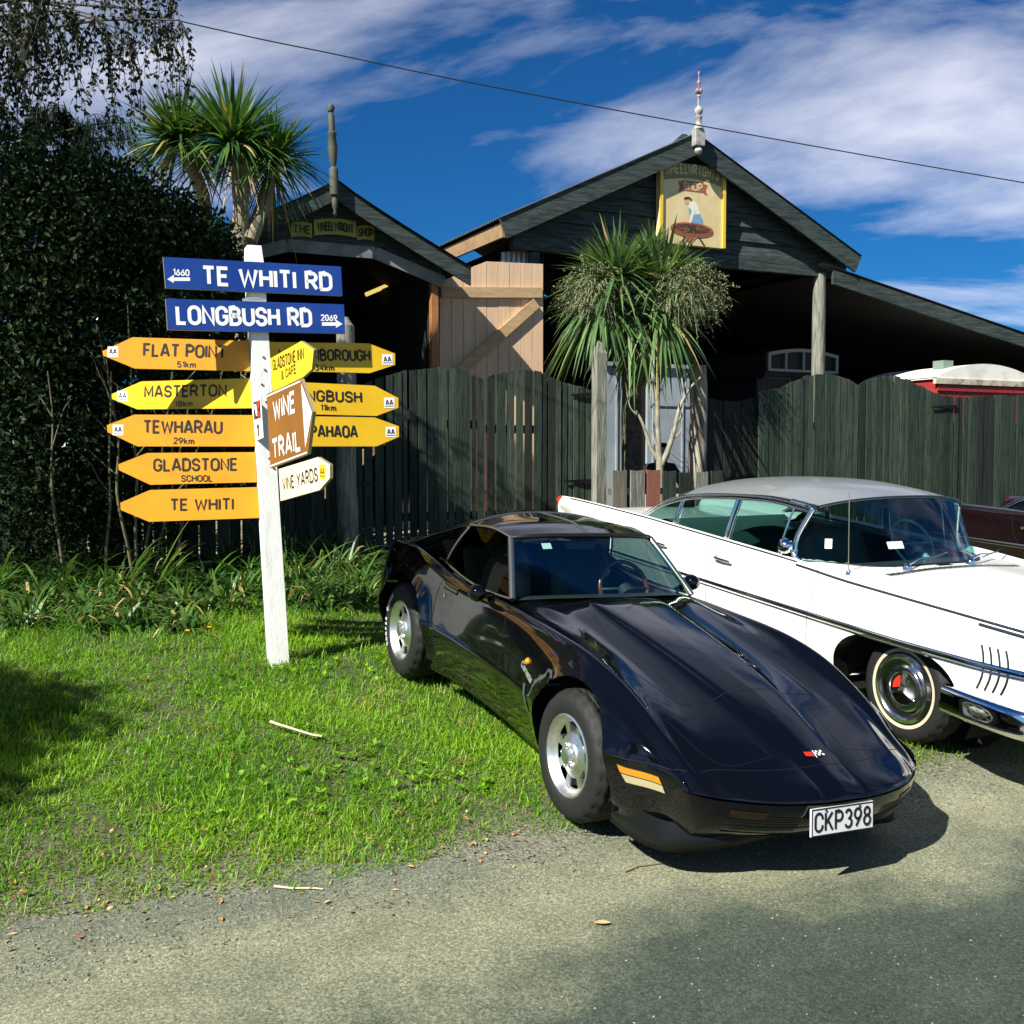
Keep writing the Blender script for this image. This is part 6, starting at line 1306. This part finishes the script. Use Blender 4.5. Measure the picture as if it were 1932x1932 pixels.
    for sg in (1,-1):
        for x0,x1 in ((1.15,1.29),(1.30,1.87),(1.92,2.58),(2.63,3.08)):
            sub(MB().grid(np.array([[gp(x,v,sg) for v in np.linspace(0,1,5)] for x in np.linspace(x0,x1,10)]),0,True),'side_window',cols['glass'],root,smooth=True)
        for x,w in ((1.295,.014),(1.895,.05),(2.605,.035)):
            mb=MB(); lean=.04
            pts=[gp(x+ (.03 if x>1.4 else .02)*(1-v)-.0*v,v,sg,.006) for v in np.linspace(0,1,6)]
            if w>.02:
                for d in (-w/2,w/2): mb.tube([p+[d,0,0] for p in pts],.010,6)
                mb.grid(np.array([[p+[-w/2,-sg*.004,0],p+[w/2,-sg*.004,0]] for p in pts]),0,True)
            else: mb.tube(pts,.009,6)
            sub(mb,'window_divider',chrome,root,smooth=True)
        mb=MB(); xx=np.linspace(1.12,3.09,40); mb.tube([gp(x,1.0,sg,.010) for x in xx],.010,6); mb.tube([gp(x,1.0,sg,.012)+[0,0,.028] for x in xx[2:]],.006,6); mb.tube([gp(x,0,sg,.012) for x in xx],.012,6); sub(mb,'window_frame',cols['rail2'],root,smooth=True)
        # dark band between window frame and roof
        mb=MB(); band=[]
        for x in np.linspace(1.12,3.12,36):
            lo=gp(x,1.0,sg,.002)
            if x<2.74: hi=np.array([x,sg*(yr(x)+.002),zr(max(1.06,min(x,2.8)))])
            else: u=(x-2.74)/.40; hi=np.array([x+.06*u,sg*(.75-.06*u+.09*u),1.232-.245*u])
            if hi[2]<lo[2]+.012: hi[2]=lo[2]+.012
            band.append([lo,(lo+hi)/2+[0,sg*.004,0],hi])
        mb.grid(np.array(band),0,True); sub(mb,'roof_side_band',cols['rail'],root,smooth=True)
    # interior
    mb=MB(); mb.box((.6,-.85,.30),(3.1,.85,.33)); mb.box((.75,.84,.33),(3.0,.87,.95)); mb.box((.75,-.87,.33),(3.0,-.84,.95)); mb.box((2.95,-.85,.33),(3.0,.85,.93)); mb.grid(np.array([[p*[1,.985,1]+[0,0,-.02],np.array([1.02,p[1]*.95,.945]),np.array([1.08,p[1]*.95,.80]),np.array([1.0,p[1]*.9,.6])] for p in Bc])); sub(mb,'cabin',cabin,root)
    for x,h in ((1.95,.56),(2.85,.54)): mb=MB(); seat(mb,x,0,1.5,.56,h-.10,.14); sub(mb,'bench_seat',cols['seat'],root,smooth=True)
    mb=MB(); ay=unit(np.array([.55,0,.83])); torus(mb,(1.22,-.40,1.03),.20,.011,(0,1,0),ay,36,8); mb.tube([(1.05,-.40,.93),(1.22,-.40,1.03)],.025,8); mb.bar((1.22,-.59,1.03),(1.22,-.21,1.03),.02,.01); sub(mb,'steering_wheel',cols['wheel'],root,smooth=True)
    mb=MB(); mb.box((1.16,-.13,1.325),(1.18,.13,1.375)); mb.tube([(1.05,0,1.40),(1.17,0,1.35)],.008,6); mb.tube([(1.17,0,1.33),(1.18,0,1.20)],.004,5); sub(mb,'rear_view_mirror',blkm,root)
    mb=MB(); nA=G[2]; i0=len(Bc)//2+4; 
    def onglass(i,j,w,h): 
        p=G[i][j]; e1=unit(G[i][j+1]-G[i][j-1]); e2=unit(G[i+1][j]-G[i-1][j]); e2=unit(e2-e1*(e1@e2)); n=np.cross(e1,e2); n=n if n[0]<0 else -n
        return [p+n*.006+e1*a*w+e2*b*h for a,b in ((0,0),(1,0),(1,1),(0,1))],e1,e2,n
    A,_,_,_=onglass(2,i0,.13,.055); sub(MB().add(A,[(0,1,2,3)]),'licence_label',mat('paper_label'),root); A,_,_,_=onglass(2,i0+7,.05,.07); sub(MB().add(A,[(0,1,2,3)]),'licence_label',mat('paper_label'),root)
    # chrome: fender trim, spear, belt, gravel bars, bumper
    for sg in (1,-1):
        mb=MB(); hs=[s.side(x,float(fzs(x))-.03,sg) for x in np.linspace(-.90,1.0,40)]; ribbon_on(mb,hs,.018,thick=.006); ribbon_on(mb,[s.side(x,float(fzs(x))-.055,sg) for x in np.linspace(-.90,-.55,10)],.02,thick=.008); sub(mb,'fender_trim',cols['trim'],root,smooth=True)
        mb=MB(); hs=[s.side(x,float(fzs(x))-.012,sg) for x in np.linspace(1.0,4.2,50)]; ribbon_on(mb,hs,.016,thick=.006); sub(mb,'belt_trim',cols['rail2'],root,smooth=True)
        mb=MB(); zsp=lambda x: .655+.02*max(0,-x)+.004*x; hs=[s.side(x,zsp(x)+.012,sg) for x in np.linspace(-.88,3.9,90)]; ribbon_on(mb,hs,.042,thick=.010,w2=.012); ribbon_on(mb,[s.side(x,zsp(x)-.019,sg) for x in np.linspace(-.88,3.4,70)],.016,thick=.006,w2=.006); sub(mb,'side_spear',chrome,root,smooth=True)
        mb=MB()
        for k in range(4):
            x0=-.60-.05*k; ribbon_on(mb,[s.side(x0-.035*math.sin(math.pi*u),.79-.26*u,sg) for u in np.linspace(0,1,14)],.014,.002)
        sub(mb,'gravel_bars',cols['trim'],root,smooth=True)
        for x,zz in ((1.76,.872),(2.60,.86)):
            h=s.side(x,zz,sg); mb=MB(); c=h[0]; n=np.array([0,sg*1.,0]); mb.tube(crom([c+[.10,0,0],c+[.09,sg*.03,.004],c+[.0,sg*.038,.004],c+[-.10,sg*.030,.0]],10),np.linspace(.014,.009,10),7); mb.lathe([(.02,0),(.02,.02),(.012,.028),(0,.028)],c+[.09,0,0],axis=n,n=12); sub(mb,'door_handle',chrome,root,smooth=True)
        mb=MB(); ribbon_on(mb,[s.side(x,z,sg) for x,z in interp_pts([(.80,.985),(.77,.90),(.80,.6),(.80,.31)],30)],.006); ribbon_on(mb,[s.side(x,z,sg) for x,z in interp_pts([(1.93,.99),(1.95,.75),(1.93,.31)],24)],.006); ribbon_on(mb,[s.side(x,z,sg) for x,z in interp_pts([(2.85,1.0),(2.80,.8),(2.62,.55)],20)],.006); sub(mb,'panel_gaps',cols['gap'],root)
        # bullet tail lamp
        mb=MB(); mb.lathe([(.045,0),(.05,.03),(.04,.08),(0,.11)],(4.40,sg*.905,.985),axis=(1,0,-.05),n=16); sub(mb,'tail_lamp',cols['tail'],root,smooth=True)
        mb=MB()
        for y in (.80,.58): mb.lathe([(.0,.0),(.05,-.012),(.078,.0)],(-1.015+.10*y**3,sg*y,.76),axis=(-1,0,0),n=20,mi=1); mb.lathe([(.078,.0),(.084,.02),(.094,.01),(.096,-.03)],(-1.005+.10*y**3,sg*y,.76),axis=(-1,0,0),n=20)
        sub(mb,'headlamp',[chrome,cols['lens']],root,smooth=True)
    mb=MB()
    for k in range(5): mb.tube(crom([(-1.0+.10*abs(y/1.0)**3-.012,y,.62+.025*k) for y in np.linspace(-.62,.62,9)],20),.007,6)
    sub(mb,'grille',chrome,root,smooth=True)
    for nm,xa in (('front_bumper',1),):
        pth=crom([(-.40,1.012,.445),(-.62,1.02,.44),(-.90,.985,.43),(-1.06,.85,.42),(-1.12,.5,.42),(-1.13,0,.42)],24); pth=np.vstack([pth,(pth*[1,-1,1])[::-1][1:]])
        mb=MB(); rows=[]
        for i,p in enumerate(pth):
            t=np.gradient(pth,axis=0)[i]; n=unit(np.cross([0,0,1.],t)); n=n if n[0]*-1+abs(n[1])*np.sign(n[1])*np.sign(p[1])>0 else -n
            rows.append([p+n*a+np.array([0,0,b]) for a,b in ((-.03,.06),(.012,.055),(.03,.025),(.022,-.02),(.034,-.06),(.02,-.10),(-.03,-.12))])
        mb.grid(np.array(rows),0,True); sub(mb,nm,chrome,root,smooth=True)
    mb=MB(); mb.box((4.25,-.9,.42),(4.36,.9,.56)); sub(mb,'rear_bumper',chrome,root)
    # cowl vents, wipers, aerial, door mirror
    mb=MB()
    for y in np.linspace(-.62,.62,26): h=s.top(.50,y); mb.bar(h[0]+[-.04,-.018,.0025],h[0]+[-.04,.018,.0025],.05,.004)
    sub(mb,'cowl_vent',cols['trim'],root)
    for y0,y1 in ((.42,-.05),(-.20,-.66)):
        mb=MB(); a=s.top(.50,y0)[0]+[0,0,.02]; mb.lathe([(.03,-.02),(.03,.01),(.012,.03),(0,.03)],a,n=12); bpt=np.array([.70,y1,1.03]); mb.tube([a+[0,0,.02],a*.6+bpt*.4+[-.0,0,.03],bpt],[.010,.008,.005],6); mb.bar(bpt+[-.06,.16,-.012],bpt+[.06,-.20,.012],.012,.012); sub(mb,'wiper',chrome,root,smooth=True)
    h=s.top(.90,.70) or s.top(.86,.80); a=(h[0] if h is not None else np.array([.88,.78,.97])); a=np.array([.66,.80,float(s.top(.66,.80)[0][2])]); 
    mb=MB(); mb.lathe([(.02,0),(.016,.02),(.006,.035)],a,n=10); mb.tube([a,a+[.05,0,.56]],[.0042,.003],6); sub(mb,'aerial',chrome,root,smooth=True)
    mb=MB(); a=np.array([1.02,.90,.985]); c=np.array([1.16,.935,1.075]); mb.tube([a,a*.4+c*.6+[-.03,.01,.0],c],[.014,.010,.010],8); mb.lathe([(0,-.07),(.03,-.062),(.052,-.03),(.058,.015),(.05,.02),(0,.014)],c,axis=(1,.12,-.05),n=20); sub(mb,'door_mirror',chrome,root,smooth=True)
    ws=whitewall=cols['white']
    for x in (0,3.124):
        for sg in (1,-1):
            e=wheel_empty(root,x,sg*.90,.35,sg); V,F=tyre_mesh(.352,.222,.20); mb=MB().add(V,F,0,True); mb.lathe([(.2335,.0115),(.240,.0128),(.2545,.0138)],(0,0,0),axis=(0,1,0),n=64,mi=1); sub(mb,'tyre',[rubber,ws],e)
            mb=MB(); mb.lathe([(.226,.002),(.222,.012),(.210,.016),(.200,.020),(.188,.008),(.150,-.002),(.138,.004),(.134,.014),(.128,.014),(.124,.006),(.118,.006),(.114,.018),(.108,.018),(.104,.012),(.07,.006),(.0,.004)],(0,0,0),axis=(0,1,0),n=56)
            for k in range(3):
                a=math.pi/2+k*2*math.pi/3; d=np.array([math.cos(a),0,math.sin(a)]); t=np.array([-math.sin(a),0,math.cos(a)]); mb.add([d*.0+[0,.045,0],t*.022+[0,.006,0],d*.108+[0,.026,0]+t*.004,d*.112+[0,.008,0],d*.108+[0,.026,0]-t*.004,-t*.022+[0,.006,0]],[(0,1,2),(1,3,2),(0,2,4),(2,3,4),(0,4,5),(4,3,5)],0,False)
            a0=math.pi/2+2*math.pi/3*2; pts=[(r*math.cos(a),.0125,r*math.sin(a)) for r,a in [(.02,a0+1.05)]+[(.085,a0+.35+.14*i) for i in range(11)]]
            mb.add(pts,[tuple(range(len(pts)))],1,False); sub(mb,'wheel_cover',[mat('wheel_cover_chrome',(.70,.72,.70),.16,metal=1.0),cols['tail']],e,angle=40)
    return root
white=mat('white_car_paint',(.80,.79,.74),.22,coat=.6); silver=mat('lilac_grey_roof_paint',(.18,.20,.205),.3,coat=.4)
cols=dict(rail=mat('rail_dark_chrome',(.10,.12,.11),.18,metal=.9),rail2=chrome,glass=thin_glass('sedan_side_glass',(.24,.38,.36)),seat=mat('seat_teal',(.07,.12,.12),.6),wheel=mat('wheel_teal',(.20,.33,.31),.35),trim=mat('trim_dark_chrome',(.25,.27,.27),.2,metal=.95),gap=mat('gap_grey',(.10,.09,.08),.9),tail=mat('red_lens',(.45,.03,.02),.2,coat=.5),white=mat('whitewall',(.52,.46,.32),.7),lens=mat('lamp_glass',(.75,.78,.78),.08,metal=.4))
mwW=car_frame((3.276,7.356,.10),-.475,.094,.006)
sedan('finned_sedan','long white finned sedan with a grey roof, parked beside the black car',mwW,white,silver,mat('cabin_blue',(.02,.035,.045),.7),cols)
red=mat('dark_maroon_paint',(.006,.002,.0025),.15,coat=.8); cols2=dict(cols,rail=chrome,seat=mat('seat_black',(.02,.02,.02),.6),gap=seam_m,trim=chrome,tail=mat('dark_lens',(.05,.005,.004),.2))
O3=np.array([7.5,9.75,0]); O3[2]=float(gh(O3[0],O3[1]))+.02
sedan('finned_sedan','near black maroon sedan half hidden beyond the white finned sedan at the right edge',car_frame(O3,-.46,.05,0),red,mat('black_roof_paint',(.01,.01,.012),.15,coat=.8),mat('cabin_blue'),cols2)
# ================================================================ overhead wire, yard, wagon, coach, person
wp_=[]
for px,py,Y in ((-1500,-330,9.0),(-300,-105,10.0),(415,57,10.8),(631,102,11.1),(889,156,11.4),(1321,237,12.0),(1869,334,12.8),(2600,455,13.9),(3800,640,15.6)): wp_.append(at(px,py,Y))
tag(MB().tube(crom(np.array(wp_),80),.0062,6).build('power_line',mat('wire_black',(.01,.012,.012),.6),smooth=True),'thin black overhead wire running down across the blue sky','wire')
ym_=mat('yard_gravel',(.30,.27,.19),.95,col2=(.20,.19,.14),nscale=3,bump=.5,bscale=40)
s_=np.linspace(-8,14,60); t_=np.linspace(TF+.35,TB-.1,14); S2,T2=np.meshgrid(s_,t_,indexing='ij')
o=MB(ST).grid(np.stack([S2,T2,gh_st(S2,T2)+.02],-1)).build('yard',ym_,smooth=True); o['kind']='structure'
# old wagon with an arched white roof
tw=14.35; a=PL(1772,711,tw); s0=a[0]; s1=s0+2.4; zr0=a[1]; H=.27; g0=float(gh_st(s0,tw)); Lw=1.9
wg=thing('old_wagon','old red wagon with weathered white arched roof behind the right gates','wagon',W((s0+s1)/2,tw,g0))
red_w=mat('wagon_red',(.32,.025,.025),.6,col2=(.22,.02,.02),nscale=4); wht_w=mat('wagon_white_roof',(.78,.77,.70),.7,col2=(.55,.52,.44),nscale=3,lo=.5,hi=.75); rail_w=mat('wagon_rail',(.50,.47,.36),.7,col2=(.25,.2,.12),nscale=7,lo=.45,hi=.65)
cm_=mat('chassis_black',(.012,.012,.012),.8)
arch=lambda u: zr0+H*math.sin(math.pi*min(1,max(0,u)))**.75
us=np.linspace(0,1,25)
mb=stb()
for off in (0,-.03): mb.grid(np.array([[(s0-.05+(s1-s0+.1)*u,t2,arch(u)+off) for u in us] for t2 in np.linspace(tw,tw+Lw,8)]))
mb.add([(s0-.05+(s1-s0+.1)*u,tw,arch(u)) for u in us]+[(s0-.05+(s1-s0+.1)*u,tw,zr0-.02) for u in us[::-1]],[tuple(range(50))[::-1]],0,False); mb.build('roof',wht_w,wg,smooth=True)
stb().box((s0-.09,tw-.03,zr0-.12),(s1+.09,tw+.05,zr0-.025)).build('eave_rail',rail_w,wg)
stb().box((s0+.1,tw+.1,g0+.5),(s1-.1,tw+Lw-.1,zr0-.81)).build('chassis',cm_,wg)
mb=stb(); mb.box((s0,tw+.03,zr0-.8),(s1,tw+Lw-.05,zr0-.02))
for k in range(12): s=s0+(s1-s0)*(k+.5)/12; mb.box((s-.006,tw+.022,zr0-.8),(s+.006,tw+.03,zr0-.13))
mb.box((s0-.02,tw+.0,zr0-.24),(s1+.02,tw+.029,zr0-.15)); mb.build('body',red_w,wg)
stb().box((s0+.42,tw+.3,arch(.2)-.06),(s0+.66,tw+.55,arch(.26)+.12)).build('roof_vent',mat('vent_green',(.16,.22,.18),.7),wg)
for sa in (s0+.15,s1-.15):
    for tt_ in (tw+.45,tw+Lw-.45): mb=stb(); mb.lathe([(.05,-.06),(.36,-.05),(.42,-.04),(.42,.04),(.36,.05),(.05,.06)],(sa,tt_,g0+.42),axis=(1,0,0),n=24); mb.build('wheel',hinge_m,wg,smooth=True)
# dark coach stored under the roof
tc_=17.0; a=PL(1448,700,tc_); b=PL(1580,700,tc_); c_=PL(1500,659,tc_); g0=float(gh_st(a[0],tc_)); s0,s1=a[0]-.25,b[0]+.5
cm=mat('coach_paint',(.015,.02,.018),.6); fr_=mat('coach_frame',(.30,.36,.33),.6)
co=thing('old_coach','old dark coach in the barn with a pale arched window frame','coach',W((s0+s1)/2,tc_,g0))
mb=stb(); mb.box((s0,tc_,g0+.5),(s1,tc_+2.6,a[1]-.15)); mb.box((a[0]-.02,tc_+.05,a[1]-.149),(b[0]+.02,tc_+2.5,c_[1]-.05)); mb.build('body',cm,co)
us=np.linspace(0,1,13); ar=lambda u: (c_[1]-.10)+.10*math.sin(math.pi*u)
mb=stb(); mb.grid(np.array([[(a[0]-.08+(b[0]-a[0]+.16)*u,t2,ar(u)+.02) for u in us] for t2 in (tc_-.02,tc_+2.55)])); mb.grid(np.array([[(s0-.1+(s1-s0+.2)*u,t2,a[1]-.14+.05*math.sin(math.pi*u)) for u in us] for t2 in (tc_-.1,tc_+2.7)])); mb.build('roof',cm,co,smooth=True)
mb=stb(); w=.05
mb.box((a[0],tc_-.03,a[1]),(a[0]+.06,tc_+.0,ar(.0))); mb.box((b[0]-.06,tc_-.03,a[1]),(b[0],tc_+.0,ar(1))); mb.box((a[0]+.06,tc_-.03,a[1]),(b[0]-.06,tc_,a[1]+.05))
for k in (1,2,3): s=a[0]+(b[0]-a[0])*k/4; mb.box((s-.02,tc_-.03,a[1]+.05),(s+.02,tc_,ar(k/4)-.03))
mb.grid(np.array([[(a[0]+(b[0]-a[0])*u,tc_-.032,ar(u)-.05),(a[0]+(b[0]-a[0])*u,tc_-.032,ar(u)+.015)] for u in us])); mb.build('window_frame',fr_,co)
mb=stb(); q=PL(1436,740,tc_); q2=PL(1490,716,tc_); mb.box((q[0],tc_-.03,q[1]),(q2[0],tc_-.001,q[1]+.03)); mb.box((q[0],tc_-.03,q2[1]),(q2[0],tc_-.001,q2[1]+.03)); mb.box((q2[0]-.035,tc_-.03,q[1]+.031),(q2[0],tc_-.001,q2[1]-.001)); mb.build('lower_window_frame',mat('coach_frame_dim',(.10,.12,.11),.7),co)
# ---- the person sitting behind the low pickets
PB=at(1246,900,15.2); pg=float(gh(PB[0],PB[1])); face=TH-math.pi/2-.25
pr_=thing('person','person in dark jacket sitting behind the low picket fence, head bent','person',(PB[0],PB[1],pg),mw=Matrix.Translation((PB[0],PB[1],pg))@Matrix.Rotation(face,4,'Z'))
def skin_body():
    P=[];E=[];Rr=[]
    def v(p,r,par=None):
        P.append(p);Rr.append(r)
        if par is not None: E.append((par,len(P)-1))
        return len(P)-1
    pel=v((0,0,.50),(.15,.12)); wa=v((.02,0,.68),(.145,.115),pel); ch=v((.05,0,.88),(.17,.125),wa); nk0=v((.08,0,1.03),(.09,.08),ch); nk=v((.105,0,1.08),(.055,.055),nk0); h1=v((.135,0,1.13),(.072,.085),nk); h2=v((.145,0,1.20),(.078,.095),h1); h3=v((.135,0,1.27),(.06,.07),h2)
    v((.235,0,1.165),(.014,.014),h2)                              # nose
    for s in (1,-1):
        v((.13,s*.085,1.19),(.016,.02),h2)                        # ear
        sh=v((.05,s*.17,.98),(.075,.07),ch); el=v((.12,s*.27,.74),(.052,.05),sh); fo=v((.24,s*.22,.66),(.045,.042),el); wr=v((.36,s*.14,.61),(.03,.026),fo); pm=v((.41,s*.11,.60),(.036,.018),wr)
        for k,(dy,L) in enumerate(((-.028,.062),(-.010,.075),(.009,.07),(.026,.055))):
            f1=v((.445,s*(.11+dy),.598),(.010,.009),pm); f2=v((.445+L*.5,s*(.11+dy*1.1),.588),(.009,.008),f1); v((.445+L*.8,s*(.11+dy*1.1),.565),(.007,.007),f2)
        t1=v((.39,s*.065,.60),(.011,.010),pm); v((.425,s*.045,.585),(.008,.008),t1)
        hp=v((.06,s*.10,.48),(.10,.09),pel); kn=v((.46,s*.14,.50),(.068,.064),hp); an=v((.44,s*.14,.10),(.045,.045),kn); hl=v((.46,s*.14,.05),(.045,.04),an); v((.60,s*.155,.035),(.04,.03),hl)
    me=bpy.data.meshes.new('pb'); me.from_pydata(P,E,[]); o=bpy.data.objects.new('pb',me); COL.objects.link(o)
    m=o.modifiers.new('s','SKIN'); sv_=me.skin_vertices if len(me.skin_vertices) else None
    if sv_ is None: 
        bpy.context.view_layer.objects.active=o
        bm=bmesh.new(); bm.from_mesh(me); bm.verts.layers.skin.verify(); bm.to_mesh(me); bm.free()
    for i,sv1 in enumerate(me.skin_vertices[0].data): sv1.radius=Rr[i]; sv1.use_root=(i==0)
    m.use_smooth_shade=True; sb=o.modifiers.new('d','SUBSURF'); sb.levels=2; sb.render_levels=2
    dg=bpy.context.evaluated_depsgraph_get(); dg.update(); r=bpy.data.meshes.new_from_object(o.evaluated_get(dg)); V=np.array([q.co[:] for q in r.vertices]); F=[tuple(p.vertices) for p in r.polygons]
    bpy.data.objects.remove(o); return V,F
V,F=skin_body(); mb=MB()
cen=[V[list(f)].mean(0) for f in F]
jk=mat('dark_jacket',(.012,.012,.014),.85); tr_=mat('dark_trousers',(.02,.022,.03),.85); sk_=mat('skin_tone',(.40,.24,.16),.55)
mi=[2 if (c[2]>1.075 or (c[0]>.35 and c[2]>.54 and abs(c[1])<.2)) else (0 if c[2]>.56 and c[0]<.36 else 1) for c in cen]
for f,m_ in zip(F,mi): pass
body=MB(); body.v=[V]; body.f=[list(f) for f in F]; body.m=mi; body.fs=[True]*len(F); body.n=len(V); body.build('body',[jk,tr_,sk_],pr_,local=True)
mb=MB(); g=[]
for u in np.linspace(0,1,9):
    g.append([np.array([.118,0,1.205])+np.array([(-.092 if True else 0)*math.cos(a)*math.cos(u*1.5)*1.0+0,.09*math.sin(a)*math.cos(u*1.5),.02+.10*math.sin(u*1.5)-(.07 if u<.05 and math.cos(a)>-.2 else 0)]) for a in np.linspace(-2.2,2.2,19)])
mb.grid(np.array(g)); mb.build('hair',mat('dark_hair',(.015,.011,.008),.7),pr_,local=True,smooth=True)
for s in (1,-1): MB().lathe([(0,.006),(.008,.004),(.011,0)],(.222,s*.032,1.205),axis=(1,0,-.1),n=8).build('eye',jk,pr_,local=True)
st_=thing('stool','plain wooden stool under the seated person','stool',(PB[0],PB[1],pg),mw=WM[pr_])
mb=MB(); mb.lathe([(0,.395),(.17,.395),(.18,.375),(.17,.36),(0,.36)],(0.0,0,0),n=20); mb.build('seat',wd_grey,st_,local=True)
for a in range(4): w=a*math.pi/2+.78; MB().tube([(.11*math.cos(w),.11*math.sin(w),.365),(.15*math.cos(w),.15*math.sin(w),.0)],.018,8).build('leg',wd_grey,st_,local=True,smooth=True)
